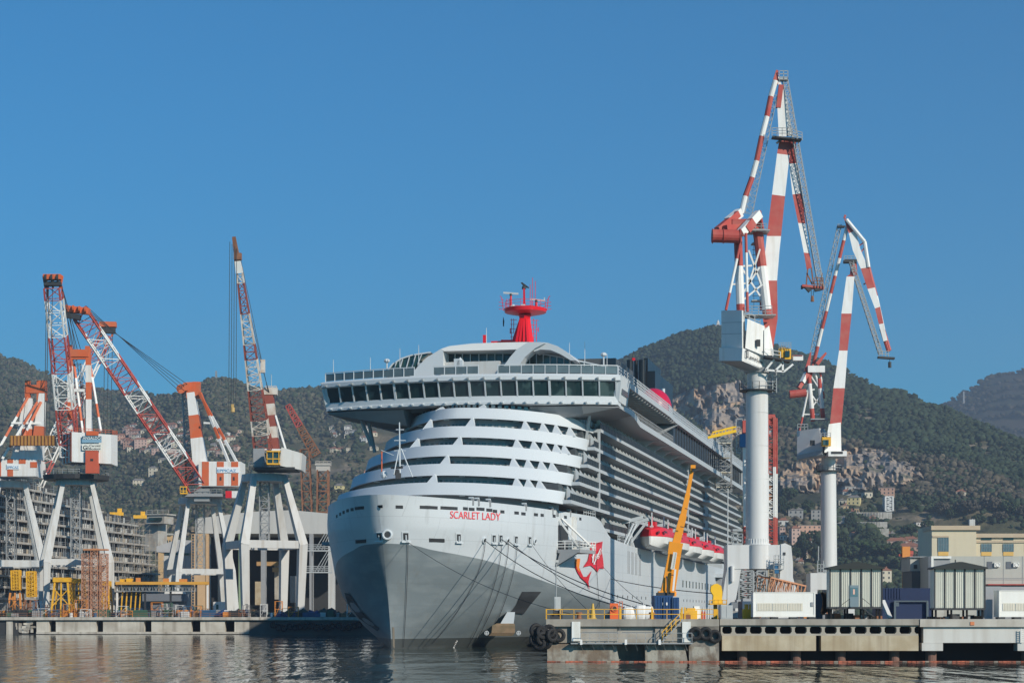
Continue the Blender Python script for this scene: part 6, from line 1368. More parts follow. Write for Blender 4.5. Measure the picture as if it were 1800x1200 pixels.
# upper works
mb = MB(); A0, A1, A2 = P(1263, 632, -4), P(1304, 639, -7), P(1348, 661, 0)
mb.hexa([P(1264, 634, -3), P(1304, 634, -7), P(1344, 650, -1), P(1318, 645, 4), P(1264, 611, -3), P(1305, 611, -7), P(1343, 630, -1), P(1318, 625, 4)])
mb.build('counterweight_box', M_white, ce)
mb = MB(); mb.hexa([P(1264, 634.3, -3), P(1304, 634.3, -7), P(1344, 650.3, -1), P(1318, 648, 4), P(1304, 650, -1.5), P(1322, 650, -2), P(1346, 654, -.5), P(1330, 652, 2)]); mb.tube((c.x, c.y, z(656)), (c.x, c.y, z(648)), 1.9, 2.2, n=20); mb.build('underside', M_grey, ce)
mb = MB(); mb.hexa([P(1268, 610.8, -3), P(1304.5, 610.8, -6.5), P(1310, 613, -4), P(1276, 612, 1), P(1268, 546, -3), P(1304, 545, -6.5), P(1309, 547, -4), P(1276, 547, 1)]); mb.build('winch_house', M_white, ce)
for yy in (566, 586): mb = MB(); mb.bar(P(1268, yy+1, -3.03), P(1304.3, yy, -6.53), .05); mb.build('panel_seam', M_grey, ce)
mb = MB(); mb.hexa([P(1310, 611.5, -6), P(1343, 625, -2.2), P(1343, 625, 2), P(1312, 612, 2), P(1314, 560, -6), P(1344, 573, -2.2), P(1344, 573, 2), P(1314, 560, 2)]); mb.build('machine_house', M_white, ce)
mb = MB(); mb.hexa([P(1343.2, 625, -2.6), P(1361, 624, -1.5), P(1361, 624, 2), P(1343.2, 625, 2), P(1343.2, 580, -2.6), P(1352, 572, -1.5), P(1352, 572, 2), P(1343.2, 574, 2)]); mb.build('house_wing', M_white, ce)
mb = MB(); q0, q1 = P(1329, 597, -4.0), P(1335, 610, -3.3); mb.box(q0.x, q1.x, q0.y-.35, q0.y+.05, q1.z, q0.z); mb.build('house_window', M_dark, ce)
# writing on the slanted counterweight flank
ux = (P(1343, 640, -1.1)-P(1305, 623, -7.1)).normalized(); o_ = P(1307, 634, -7.15); nn = ux.cross(Vector((0, 0, 1))).normalized()
mb = MB(); a_, b_ = P(1307, 633, -7), P(1342, 649, -1.4); nn2 = Vector((nn.x, nn.y, 0)).normalized()*.04
if nn2.y > 0: nn2 = -nn2
mb.bar(a_+nn2*2, b_+nn2*2, .04); mb.build('trim_line', M_grey, ce)
dxy = Vector((b_.x-a_.x, b_.y-a_.y, 0)); sl = dxy.normalized(); dz_ = (b_.z-a_.z)/dxy.length
for txt, off, sz, up_ in (('mi di', .9, .62, .75), ('porto di Genova', 2.0, .62, .72)):
    tm = text_mb(txt, (0, 0, 0), (1, 0, 0), (0, 0, 1), sz, .01, .02); mt = MB(); mt.f = tm.f; mt.m = tm.m
    if txt == 'mi di': continue
    w = max(v[0] for v in tm.v); k_ = (dxy.length-2.4)/w
    mt.v = [tuple(a_+sl*(off+v[0]*k_)+Vector((0, 0, dz_*(off+v[0]*k_)+up_+v[2]))+nn2*2) for v in tm.v]; mt.build('house_lettering', M_dark, ce)
mb = MB(); o2 = a_+sl*.7+Vector((0, 0, dz_*.7+.6))+nn2*2
for q_, w_ in (((0, 0), (0, 1)), ((0, 1), (.6, 1)), ((.6, 1), (.6, 0)), ((.6, 0), (0, 0))): mb.bar(o2+sl*q_[0]+Vector((0, 0, q_[1])), o2+sl*w_[0]+Vector((0, 0, w_[1])), .12)
mb.build('house_emblem', M_dark, ce)
mb = MB(); p0_, p1_ = P(1343, 626, -2.8), P(1392, 634, -2); mb.bar(P(1343, 627, -2), P(1388, 636, -2), 2.2, .25, mi=0)
for a_2, b_2 in (((1346, 650), (1378, 653)), ((1378, 653), (1394, 640)), ((1346, 650), (1362, 630)), ((1362, 652), (1376, 638)), ((1376, 653), (1376, 634))): mb.bar(P(*a_2, -2.4), P(*b_2, -2.4), .28, mi=1)
railing(mb, [P(1345, 626, -3), P(1372, 631, -3)], 1.1, .04, 1.0, 2, 1); mb.build('cab_walkway', [M_dark, M_white], ce)
mb = MB(); mb.tube(P(1375, 629, -2), P(1375, 612, -2), .55, n=10); mb.rbox(P(1384, 632, -2), .95, 1.2, 1.6, 0, 0); mb.rbox(P(1384, 627, -2.7), .7, .2, .9, 0, 1)
for px in range(1370, 1393, 4): mb.bar(P(px, 613, -2.9), P(px, 602, -2.9), .05, mi=2)
for yy in (602, 606, 610): mb.bar(P(1370, yy, -2.9), P(1392, yy, -2.9), .05, mi=2)
mb.build('driver_cab', [M_yellow, M_glass, M_galv], ce)
mb = MB(); mb.rbox(P(1402, 634, -2), 1.5, 1.2, .75, 0, 0); mb.bar(P(1393, 624.5, -2.7), P(1411, 625, -2.7), .08, mi=1); mb.build('lamp_box', [M_white, M_red], ce)
mb = MB(); mb.bar(P(1365, 690, -1), P(1365, 650, -1), .12); mb.bar(P(1358, 690, -1), P(1358, 650, -1), .12)
for yy in range(655, 690, 5): mb.bar(P(1358, yy, -1), P(1365, yy, -1), .06)
mb.build('access_ladder', M_galv, ce)
# A-frame tower: four legs, bracing, drum beam
M_b = BANDS
legs = [((1302, 548, -3), (1297, 415, -3), 1.25), ((1350, 560, 1), (1332, 408, 1), 1.5), ((1340, 545, 5), (1338, 400, 5), .8)]
for a, b, w in legs: mb = MB(); banded(mb, P(a[0], a[1], a[2]), P(b[0], b[1], b[2]), w*1.0, w, 10, (1, 0, 0, 0, 0, 0, 1, 1, 1, 1) if w > 1 else (1, 0), round_=True); mb.build('mast_leg', M_b, ce)
for a, b in (((1276, 545, -5), (1302, 425, -4)), ((1314, 548, -5.5), (1311, 410, -4.5))):
    mb = MB(); banded(mb, P(*a), P(*b), .42, .42, 8, (1, 1, 0, 0, 0, 0, 1, 1), round_=True); mb.build('mast_stay', M_b, ce)
mb = MB()
for a, b in (((1285, 500), (1313, 498)), ((1300, 468), (1322, 467)), ((1303, 470), (1336, 520)), ((1335, 470), (1303, 520)), ((1316, 440), (1338, 500)), ((1336, 438), (1316, 500)), ((1303, 530), (1340, 500))): mb.bar(P(*a, -1), P(*b, -1), .25)
mb.build('mast_bracing', M_white, ce)
mb = MB()
for yy in range(430, 545, 9): mb.bar(P(1322, yy, 2), P(1334, yy, 2), .07); 
for yy in (430, 480, 530): mb.rbox(P(1330, yy, 2), 1.6, 1.6, .15)
mb.bar(P(1325, 545, 2), P(1325, 425, 2), .07); mb.build('mast_ladder', M_galv, ce)
mb = MB(); mb.tube(P(1251, 414.5, -4), P(1301, 416, -4), 1.0, n=16); 
for px in (1252, 1271, 1300): mb.tube(P(px, 415, -4), P(px+1.2, 415, -4), 1.12, n=16)
mb.build('counterweight_drum', M_red, ce)
mb = MB(); mb.bar(P(1262, 406, -2.5), P(1297, 376, 0), 1.0, 1.2, mi=1, w1=.8); mb.bar(P(1280, 390, -1), P(1300, 374, 1), 1.05, 1.3, mi=0); mb.bar(P(1302, 410, -3.5), P(1334, 376, -1), 1.0, 1.2, mi=0); mb.bar(P(1311, 404, -3), P(1322, 390, -2.2), 1.06, 1.26, mi=1); mb.bar(P(1332, 374, -1), P(1338, 408, 2), .9, 1, mi=1); mb.bar(P(1275, 402, -3), P(1330, 398, 1), .9, 1.0, mi=1)
mb.rbox(P(1300, 400, 0), 2.5, 3, 1.0, 0, 1); mb.build('balance_arm', M_b, ce)
mb = MB(); mb.rbox(P(1330, 409, 1), 3.6, 3.5, .15); railing(mb, [P(1318, 407, -.6), P(1348, 407, -.6)], 1.2, .04, 1, 3); mb.build('top_platform', M_galv, ce)
mb = MB(); mb.rbox(P(1332, 557, -2), 5.0, 3.6, .15); railing(mb, [P(1310, 553, -3.8), P(1357, 553, -3.8)], 1.3, .04, 1, 3); railing(mb, [P(1308, 562, -5), P(1336, 573, -3)], 1.2, .05, 1, 2); mb.build('mast_platform', M_galv, ce)
# main jib: tapering box, folded back at the top
def boxband(pts, m_idx, root, name, nmat, d0=-1.2, depth=2.0, taper=1.0):
    """pts: rows of (left column, right column, row)"""
    for (l0, r0, y0_), (l1, r1, y1_), mi in zip(pts[:-1], pts[1:], m_idx):
        yield (l0, r0, y0_, l1, r1, y1_, mi)
def plate_jib(root, name, rows, mis, dep, PP, dy0=0, dy1=0):
    mb = MB(); n = len(rows)
    for i, ((l0, r0, a0, b0), (l1, r1, a1, b1)) in enumerate(zip(rows[:-1], rows[1:])):
        da = dy0+(dy1-dy0)*i/(n-1); db = dy0+(dy1-dy0)*(i+1)/(n-1)
        mb.hexa([PP(l0, a0, da-dep/2), PP(r0, b0, da-dep/2), PP(r0, b0, da+dep/2), PP(l0, a0, da+dep/2), PP(l1, a1, db-dep/2), PP(r1, b1, db-dep/2), PP(r1, b1, db+dep/2), PP(l1, a1, db+dep/2)], mis[i])
    mb.build(name, M_b, root)
plate_jib(ce, 'main_jib', [(1350, 1357, 625, 625), (1341, 1367, 560, 560), (1341, 1366, 493, 493), (1345, 1370, 443, 443), (1348, 1373, 415, 415), (1357, 1380, 342, 345), (1366, 1388, 270, 273), (1370, 1391, 245, 245)], (1, 1, 0, 0, 1, 0, 1), 1.6, P, 1, 4)
plate_jib(ce, 'fly_jib_head', [(1369, 1392, 240, 240), (1366, 1384, 180, 175), (1371, 1375, 155, 152), (1362, 1367, 135, 130)], (0, 0, 0), 1.5, P, 3.5, 3.5)
plate_jib(ce, 'fly_jib', [(1387, 1399, 245, 247), (1387, 1401, 288, 287), (1393, 1410, 342, 340), (1403, 1416, 392, 393), (1413, 1423, 444, 445), (1418, 1427, 474, 470)], (1, 0, 1, 0, 1), 1.3, P, 4, 1)
mb = MB(); mb.bar(P(1362, 148, 3), P(1366, 124, 3), .9, .9, mi=0, w1=.35); mb.bar(P(1368, 190, 3), P(1373, 150, 3), .7, mi=0); mb.build('jib_peak', M_red, ce)
for i, (a, b, mi) in enumerate((((1303, 375), (1310, 345), 0), ((1310, 345), (1322, 312), 1), ((1322, 312), (1330, 283), 0), ((1330, 283), (1339, 240), 1), ((1339, 240), (1348, 205), 0), ((1348, 205), (1355, 170), 1), ((1355, 170), (1363, 142), 0))):
    mb = MB(); mb.tube(P(*a, 2.5), P(*b, 2.5), .42, n=10, mi=mi); mb.build('tie_rod', M_b, ce)
mb = MB(); lattice(mb, P(1316, 375, 3), P(1361, 168, 3.2), 1.1, .9, .8, .8, 20, .035, .025); mb.build('tie_walkway', M_galv, ce)
mb = MB(); lattice(mb, P(1380, 140, 3.2), P(1443, 505, .4), .75, .8, .8, .8, 50, .045, .028); mb.build('jib_walkway', M_galv, ce)
mb = MB(); mb.rbox(P(1377, 142, 3), 1.3, 1.3, .3); railing(mb, [P(1370, 141, 2.4), P(1385, 141, 2.4)], 1.4, .05, .6, 3); mb.build('peak_platform', M_galv, ce)
mb = MB(); mb.bar(P(1357, 242, 2), P(1408, 247, 2), 1.6, .22, mi=0); railing(mb, [P(1357, 239, 1), P(1384, 239, 1), P(1410, 247, 1)], 1.2, .05, .7, 3, 1); mb.bar(P(1365, 252, 2), P(1376, 244, 2), .3, mi=0); mb.build('knee_platform', [M_dark, M_galv], ce)
mb = MB(); mb.bar(P(1409, 503, .5), P(1447, 507, .5), 1.6, .35, mi=1); mb.bar(P(1416, 503, .2), P(1424, 512, .2), .9, .5, mi=0); mb.bar(P(1432, 510, .2), P(1443, 508, .2), .9, .4, mi=0); mb.tube(P(1408, 505, .3), P(1411, 505, .3), .3, n=8, mi=0)
for a, b in (((1420, 470), (1417, 503)), ((1426, 470), (1430, 500)), ((1418, 480), (1428, 500)), ((1445, 480), (1445, 505))): mb.bar(P(*a, .5), P(*b, .5), .18, mi=2)
railing(mb, [P(1432, 505, -.4), P(1447, 506, -.4)], 1.5, .05, .5, 3, 2); mb.build('jib_tip', [M_dark, M_red, M_rust], ce)
mb = MB(); mb.tube(P(1428, 530, .2), P(1428, 520, .2), .28, .2, n=8); mb.build('hook_block', M_rust, ce)
for dx in (-.15, .15): mb = MB(); mb.tube(P(1428, 510, .2)+Vector((dx, 0, 0)), P(1428, 521, .2)+Vector((dx, 0, 0)), .04, n=4); mb.build('hoist_cable', M_cable, ce)

# second column crane, farther away
YF2 = 424.0
cf, P = column_crane(YF2, 1458, False, 'second column crane, farther right and lower, its jib hanging over to the right')
z = lambda y: wz(y, YF2); x = lambda p: wx(p, YF2); c = Vector((x(1457), YF2, 0))
mb = MB(); mb.tube((c.x, c.y, z(1010)), (c.x-.1, c.y, z(828)), 1.75, 1.62, n=24); mb.tube((c.x-.1, c.y, z(828)), (c.x-.1, c.y, z(800)), 1.5, n=24); mb.build('column', M_pylon, cf, smooth=40)
mb = MB(); mb.tube((c.x, c.y, z(829)), (c.x, c.y, z(827)), 2.6, n=22, mi=0); railing(mb, [(c.x+2.6*math.cos(a*math.pi/7), c.y+2.6*math.sin(a*math.pi/7), z(827)) for a in range(15)], 1.1, .05, 1.2, 2, 1); mb.build('ring_gallery', [M_dark, M_galv], cf)
mb = MB(); mb.box(x(1421), x(1500), YF2-3, YF2+3, z(1036), z(1007)); mb.box(x(1421), x(1433), YF2-3, YF2+3, DZ, z(1036.1)); mb.box(x(1486), x(1498), YF2-3, YF2+3, DZ, z(1036.1)); mb.build('portal', M_pylon, cf)
mb = MB(); mb.box(x(1434), x(1446), YF2-2, YF2, z(1007), z(1005)); railing(mb, [(x(1434), YF2-2, z(1005)), (x(1446), YF2-2, z(1005))], 1.6, .06, .9, 2)
for px in (1435, 1445): mb.bar((x(px), YF2-2, z(1005)), (x(px), YF2-2, z(985)), .16)
mb.tube((x(1436), YF2-2, z(985)), (x(1436), YF2-2, z(960)), .14, n=6); mb.build('landing', M_galv, cf)
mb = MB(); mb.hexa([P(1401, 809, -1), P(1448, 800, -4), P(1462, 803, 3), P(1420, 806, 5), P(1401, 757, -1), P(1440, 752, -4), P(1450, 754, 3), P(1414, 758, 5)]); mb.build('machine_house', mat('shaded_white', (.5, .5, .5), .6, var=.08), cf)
mb = MB(); mb.bar(P(1402, 804, -1.4), P(1446, 795, -4.4), .8, .9); mb.build('house_skirt', M_grey, cf)
mb = MB(); mb.hexa([P(1449, 795, -5), P(1479, 795, -4), P(1479, 795, 1), P(1449, 795, 1), P(1457, 745, -5), P(1478, 742, -4), P(1478, 742, 1), P(1457, 745, 1)]); mb.box(x(1449), x(1481), YF2-5.5, YF2+1, z(805), z(796)); mb.build('jib_foot', M_white, cf)
mb = MB(); mb.box(x(1454), x(1474), YF2-5.6, YF2-5.51, z(801), z(797)); mb.build('foot_slot', M_dark, cf)
mb = MB(); mb.rbox(P(1452, 784, -6), 1.8, 1.8, 1.9, 0, 0); mb.rbox(P(1450, 782, -7), .7, .15, 1.1, 0, 1); mb.rbox(P(1454.5, 782, -7), .5, .15, 1.1, 0, 1); railing(mb, [P(1444, 768, -7), P(1460, 768, -7)], .9, .05, .6, 2, 2); mb.build('driver_cab', [M_yellow, M_glass, M_galv], cf)
mb = MB(); mb.box(x(1418), x(1426), YF2-5, YF2-4.6, z(786), z(777)); mb.build('house_window', M_dark, cf)
plate_jib(cf, 'main_jib', [(1459, 1479, 745, 745), (1465, 1485, 682, 682), (1475, 1490, 616, 616), (1479, 1497, 551, 551), (1488, 1502, 486, 486), (1494, 1507, 482, 482), (1496, 1506, 460, 460)], (1, 0, 1, 0, 1, 1), 1.8, P, -3, 2)
plate_jib(cf, 'fly_jib', [(1484, 1487, 386, 384), (1492, 1504, 410, 405), (1499, 1512, 440, 437), (1513, 1526, 472, 470), (1525, 1538, 508, 505), (1538, 1547, 542, 539), (1545, 1553, 570, 568), (1553, 1560, 600, 598)], (1, 0, 0, 1, 0, 1, 0), 1.3, P, 2, 0)
for a, b, mi in (((1488, 386), (1520, 425), 0), ((1520, 425), (1527, 470), 0), ((1527, 470), (1540, 520), 1), ((1540, 520), (1553, 580), 0), ((1553, 580), (1564, 616), 1), ((1549, 578), (1562, 618), 1)):
    mb = MB(); mb.tube(P(*a, 1), P(*b, .5), .4, n=8, mi=mi); mb.build('jib_chord', M_b, cf)
mb = MB(); 
for a, b in (((1499, 440), (1520, 425)), ((1510, 448), (1522, 432)), ((1518, 500), (1530, 492))): mb.bar(P(*a, 1), P(*b, 1), .25)
mb.build('jib_struts', M_red, cf)
for i in range(8):
    a = (1430+i*7.6, 640-i*31); b = (1430+(i+1)*7.6, 640-(i+1)*31); mb = MB(); mb.tube(P(*a, 2), P(*b, 2), .38, n=8, mi=(1, 0)[i % 2]); mb.build('tie_rod', M_b, cf)
mb = MB(); lattice(mb, P(1424, 640, 2.5), P(1476, 395, 2.5), 1.0, .8, .8, .8, 24, .05, .04); mb.build('tie_walkway', M_galv, cf)
mb = MB(); lattice(mb, P(1496, 460, 0), P(1548, 622, 0), .8, .8, .9, .9, 30, .06, .045); mb.build('jib_walkway', M_galv, cf)
mb = MB(); mb.rbox(P(1494, 462, .5), 2.6, 2, .6, 0, 0); railing(mb, [P(1484, 458, -.4), P(1502, 458, -.4)], 1.0, .05, .8, 2, 1); mb.rbox(P(1478, 400, 2), 1.6, 1.4, .3, 0, 0); mb.build('knee_platform', [M_dark, M_galv], cf)
mb = MB(); mb.bar(P(1543, 628, 0), P(1572, 630, 0), 1.4, .4, mi=0); railing(mb, [P(1545, 627, -.6), P(1562, 627, -.6)], 1.2, .06, .6, 2, 1); mb.bar(P(1484, 384, 2), P(1486, 378, 2), .4, mi=2); mb.tube(P(1564, 646, 0), P(1564, 636, 0), .35, n=8, mi=0); mb.tube(P(1564, 636, 0), P(1564, 629, 0), .05, n=4, mi=0); mb.build('jib_tip', [M_dark, M_galv, M_red], cf)
for a, b, w in (((1429, 740), (1421, 652), 1.0), ((1447, 735), (1440, 665), 1.0), ((1446, 700), (1428, 640), .5), ((1405, 760), (1428, 650), .45), ((1441, 650), (1449, 700), .4)):
    mb = MB(); banded(mb, P(*a, 0), P(*b, 0), w, w*.9, 4, (1, 0, 0, 1), round_=True); mb.build('mast_leg', M_b, cf)
mb = MB()
for a, b in (((1413, 688), (1432, 684)), ((1424, 690), (1446, 720)), ((1446, 690), (1424, 720)), ((1412, 728), (1440, 728)), ((1425, 660), (1445, 690))): mb.bar(P(*a, 0), P(*b, 0), .25)
mb.build('mast_bracing', M_white, cf)
mb = MB(); mb.tube(P(1388, 693, -3), P(1417, 690, -3), .85, n=12); mb.build('counterweight_drum', M_red, cf)
mb = MB(); mb.bar(P(1404, 682, -1), P(1424, 648, 0), .8, mi=0); mb.bar(P(1410, 672, -1), P(1418, 656, 0), .85, mi=1); mb.bar(P(1418, 652, 0), P(1425, 620, 0), 1.1, .8, 0, .3); mb.bar(P(1436, 640, 0), P(1452, 620, 0), 1.0, .8, 0, .5); mb.rbox(P(1434, 655, 0), 3.6, 2, 1.4, 0, 1); mb.build('balance_arm', [M_red, M_white], cf)
mb = MB(); railing(mb, [P(1402, 755, -3), P(1420, 755, -3)], 1.2, .05, .8, 2); mb.rbox(P(1440, 738, -1), 4, 3, .2); mb.build('mast_platform', M_galv, cf)
# ================================================================= things standing on the right bank
random.seed(33)
def rib_box(mb, x0, x1, y0, y1, z0, z1, step=.28, dep=.05, mi=0):
    mb.box(x0, x1, y0, y1, z0, z1, mi); u = x0+.1
    while u < x1-.12: mb.box(u, u+step*.5, y0-dep, y0-.003, z0+.14, z1-.14, mi); u += step
M_wc = mat('container_white', (.74, .74, .70), .5, var=.03, streak=(1.2, (.5, .42, .3), .25))
# telescopic crane on its blue container
Yt = 205.0; x = lambda p: wx(p, Yt); z = lambda p: wz(p, Yt)
bc = thing('blue_container', WG(1177, Yt, DZ), 'dark blue shipping container under the yellow telescopic crane', 'container')
mb = MB(); rib_box(mb, x(1150), x(1183), Yt, Yt+4, DZ, z(1046)); mb.build('body', M_blue, bc)
mb = MB(); rib_box(mb, x(1184), x(1195.5), Yt+1.2, Yt+5, DZ, z(1049)); mb.build('side', M_blue, bc)
for px in (1165.5, 1172): mb = MB(); mb.rbox((x(px), Yt-.08, z(1063)), .14, .06, .28); mb.build('handling_mark', M_white, bc)
mb = MB()
for px in (1151, 1166.5, 1182): mb.rbox((x(px), Yt-.12, DZ+.1), .1, .1, 2.1)
mb.build('door_bar', mat('bar_blue', (.02, .05, .1), .5), bc)
tc_ = thing('telescopic_crane', WG(1172, Yt+2, DZ), 'mobile crane with a long yellow orange telescopic boom rising over the blue container', 'crane')
Pt = lambda a, b, d=2: W(a, b, Yt+d)
mb = MB(); mb.rbox((x(1172), Yt+2, z(1046)), 1.8, 1.6, .32, 0, 1); mb.rbox((x(1172), Yt+2, z(1043)), 1.5, 1.3, .3, 0, 0); mb.rbox((x(1185), Yt+2.3, z(1047)), .6, 1, .5, .2, 0); mb.build('turntable', [M_amber, M_dark], tc_)
for (a, b, w, w1) in (((1173, 1044), (1186, 970), 1.45, 1.3), ((1184.5, 975), (1188, 953), 1.35, 1.45), ((1186.5, 962), (1201, 905), .85, .72), ((1200.5, 907), (1209, 868), .6, .5), ((1208.5, 870), (1217, 823), .42, .34)):
    mb = MB(); mb.bar(Pt(*a), Pt(*b), w, w*.8, 0, w1, w1*.8); mb.build('boom_section', M_amber, tc_)
mb = MB(); mb.rbox(Pt(1218, 823), .5, .6, .35, 0, 0); mb.tube(Pt(1219, 826, 1.5), Pt(1219, 826, 2.5), .16, n=8, mi=1); mb.build('boom_head', [M_amber, M_dark], tc_)
mb = MB(); mb.bar(Pt(1182, 1000, 1.15), Pt(1187, 970, 1.15), .4, .06, 1); 
for k in range(8): mb.bar(Pt(1182.6+k*.6, 997-k*3.5, 1.10), Pt(1184.9+k*.6, 997-k*3.5, 1.10), .07, .04, 0)
mb.build('boom_lettering_panel', [M_dark, mat('panel_pale', (.6, .6, .55), .5)], tc_)
mb = MB(); mb.bar(Pt(1183, 1038, .9), Pt(1187, 1000, .9), .2, mi=0); mb.bar(Pt(1174, 1044, 1), Pt(1172, 1012, 1.2), .12, mi=1); mb.build('luffing_ram', [M_white, M_dark], tc_)
for k, (a, b) in enumerate((((1177, 1010), (1186, 1010)), ((1196, 925), (1202, 926)), ((1204, 893), (1208, 894)))): mb = MB(); mb.bar(Pt(*a, 1.1), Pt(*b, 1.1), .08); mb.build('boom_collar', M_dark, tc_)
# pier-head objects
def simple(name, label, cat, f, mats, grp=None, Y=199.0):
    mb = MB(); f(mb, lambda p: wx(p, Y), lambda p: wz(p, Y), Y); return mb.build(name, mats, label=label, cat=cat, group=grp)
lb = thing('lifebuoy_stand', WG(1080, 196, DZ), 'orange and dark lifebuoy cabinet at the pier railing', 'lifebuoy stand'); x = lambda p: wx(p, 196); z = lambda p: wz(p, 196)
mb = MB(); mb.rbox((x(1079.5), 196, DZ), .82, .4, 1.55); mb.build('cabinet', mat('cab_orange', (.72, .13, .03), .5), lb)
mb = MB(); mb.torus((x(1079.5), 195.78, z(1069)), .26, .09, (0, 1, 0)); mb.build('ring', M_orange, lb); mb = MB(); mb.rbox((x(1079.5), 195.77, z(1074.5)), .3, .03, .5); mb.build('panel', M_dark, lb)
o_ = simple('hose_stand', 'small orange tubular frame right of the lifebuoy cabinet', 'stand', lambda m, x, z, Y: [m.bar((x(a), Y, DZ), (x(a), Y, z(1056)), .07) for a in (1089, 1094)]+[m.bar((x(1089), Y, z(b)), (x(1094), Y, z(b)), .07) for b in (1057, 1066, 1075)], M_orange)
simple('traffic_cone', 'tall dull yellow cone shaped cover behind the pier railing', 'cone', lambda m, x, z, Y: (m.tube((x(1042), Y, DZ), (x(1042), Y, z(1060)), .30, .10, n=12), m.rbox((x(1042), Y, DZ), .8, .8, .08)), mat('dull_yellow', (.55, .36, .08), .7, var=.2))
def bag(m, x, z, Y, c, w, h_):
    rings = []
    for i in range(7):
        f = i/6; r = w/2*(math.sin(math.pi*(.18+.62*f)))**.5; rings.append([(x(c)+r*math.copysign(abs(math.cos(t))**.6, math.cos(t)), Y+r*math.copysign(abs(math.sin(t))**.6, math.sin(t)), DZ+h_*f) for t in [2*math.pi*k/14 for k in range(14)]])
    m.loft(rings); m.torus((x(c)-.3, Y, DZ+h_+.05), .16, .03, (1, 0, 0)); m.torus((x(c)+.3, Y, DZ+h_+.05), .16, .03, (1, 0, 0))
M_bag = mat('bag_white', (.70, .70, .68), .8, var=.08, scale=3)
for c, w, h_, lab in ((1104, 1.25, 1.15, 'leftmost of the plump white bulk bags on the pier head'), (1115, .9, .8, 'small low white bulk bag between two larger ones'), (1126, 1.3, 1.35, 'tall white bulk bag just left of the blue container'), (1139, 1.2, 1.25, 'white bulk bag almost touching the blue container')):
    simple('bulk_bag', lab, 'bag', lambda m, x, z, Y: bag(m, x, z, Y, c, w, h_), M_bag, 'white bulk bags on the pier head')
simple('grey_locker', 'grey steel locker below the light pole at the left end of the pier head', 'locker', lambda m, x, z, Y: (m.rbox((x(980), Y, DZ), .62, .6, 2.2), m.rbox((x(980), Y-.32, DZ+.2), .45, .03, 1.8)), mat('locker_grey', (.42, .44, .44), .5), Y=197)
def winch(m, x, z, Y): m.rbox((x(978), Y, DZ), 1.2, .8, .45); m.tube((x(972), Y-.2, DZ+.6), (x(984), Y-.2, DZ+.6), .26, n=12); m.torus((x(973), Y-.2, DZ+.6), .34, .06, (1, 0, 0)); m.torus((x(983), Y-.2, DZ+.6), .34, .06, (1, 0, 0))
simple('mooring_winch', 'small dark winch at the left end of the pier head', 'winch', winch, M_dark, Y=194.5)
def bollard(m, x, z, Y, c): m.tube((x(c), Y, DZ), (x(c), Y, DZ+.55), .24, .2, n=12); m.tube((x(c), Y, DZ+.5), (x(c), Y, DZ+.68), .34, .28, n=12); m.rbox((x(c), Y, DZ), .8, .7, .06)
for c, lab in ((1018, 'iron bollard taking a mooring line, left half of the pier head'), (1146, 'iron bollard by the foot of the blue container')):
    simple('bollard', lab, 'bollard', lambda m, x, z, Y: bollard(m, x, z, Y, c), M_rust, 'bollards on the pier head', Y=196.0)
lp = thing('lamp_pole', WG(977.5, 198, DZ), 'slim pale pole with a camera box at the left end of the pier head', 'pole'); x = lambda p: wx(p, 198); z = lambda p: wz(p, 198)
mb = MB(); mb.tube((x(977.5), 198, DZ), (x(977.5), 198, z(985)), .07, .05, n=7); mb.build('pole', M_galv, lp)
mb = MB(); mb.rbox((x(979), 198, z(988)), .35, .3, .25); mb.build('camera_box', M_lgrey, lp)
lm = thing('floodlight_mast', WG(1278, 214, DZ), 'very tall thin floodlight mast in front of the column crane portal', 'lamp mast'); x = lambda p: wx(p, 214); z = lambda p: wz(p, 214)
mb = MB(); mb.tube((x(1278.5), 214, DZ), (x(1279.5), 214, z(858)), .09, .05, n=8); mb.build('mast', M_lgrey, lm)
mb = MB(); mb.bar((x(1266), 214, z(857)), (x(1293), 214, z(857)), .08)
for k in range(7): mb.rbox((x(1267+k*4.2), 213.9, z(857)), .15, .12, .13)
mb.build('lamp_bar', M_dark, lm)
yb = thing('yellow_lift', WG(1258, 212, DZ), 'bright yellow cloaked lifting gear on a small platform beside the portal leg', 'lifting gear'); x = lambda p: wx(p, 212); z = lambda p: wz(p, 212)
mb = MB(); pts = [(1250, 1030), (1255, 1026), (1261, 1025), (1268, 1029), (1270, 1040), (1269, 1060), (1253, 1060), (1254, 1046), (1249, 1038)]; mb.prism([(x(a), 212, z(b)) for a, b in pts], (0, .9, 0)); mb.build('cover', mat('cover_yellow', (.85, .50, .02), .6, var=.08), yb)
mb = MB(); mb.box(x(1247), x(1276), 211.4, 213.4, z(1062), z(1060)); mb.bar((x(1258), 212.3, DZ), (x(1258), 212.3, z(1062)), .4); railing(mb, [(x(1247), 211.4, z(1060)), (x(1276), 211.4, z(1060))], .35, .04, .5, 1); mb.build('platform', M_yellow, yb)
gl = simple('steel_cabinet', 'plain light grey steel cabinet at the right end of the yellow railing', 'cabinet', lambda m, x, z, Y: (m.box(x(1267), x(1288), Y, Y+1.5, DZ, z(1063)), m.box(x(1268), x(1287), Y-.03, Y-.003, DZ+.1, z(1064.5)), m.box(x(1277.2), x(1277.7), Y-.06, Y-.031, DZ+.15, z(1065))), mat('cab_grey', (.40, .42, .42), .5), Y=197)
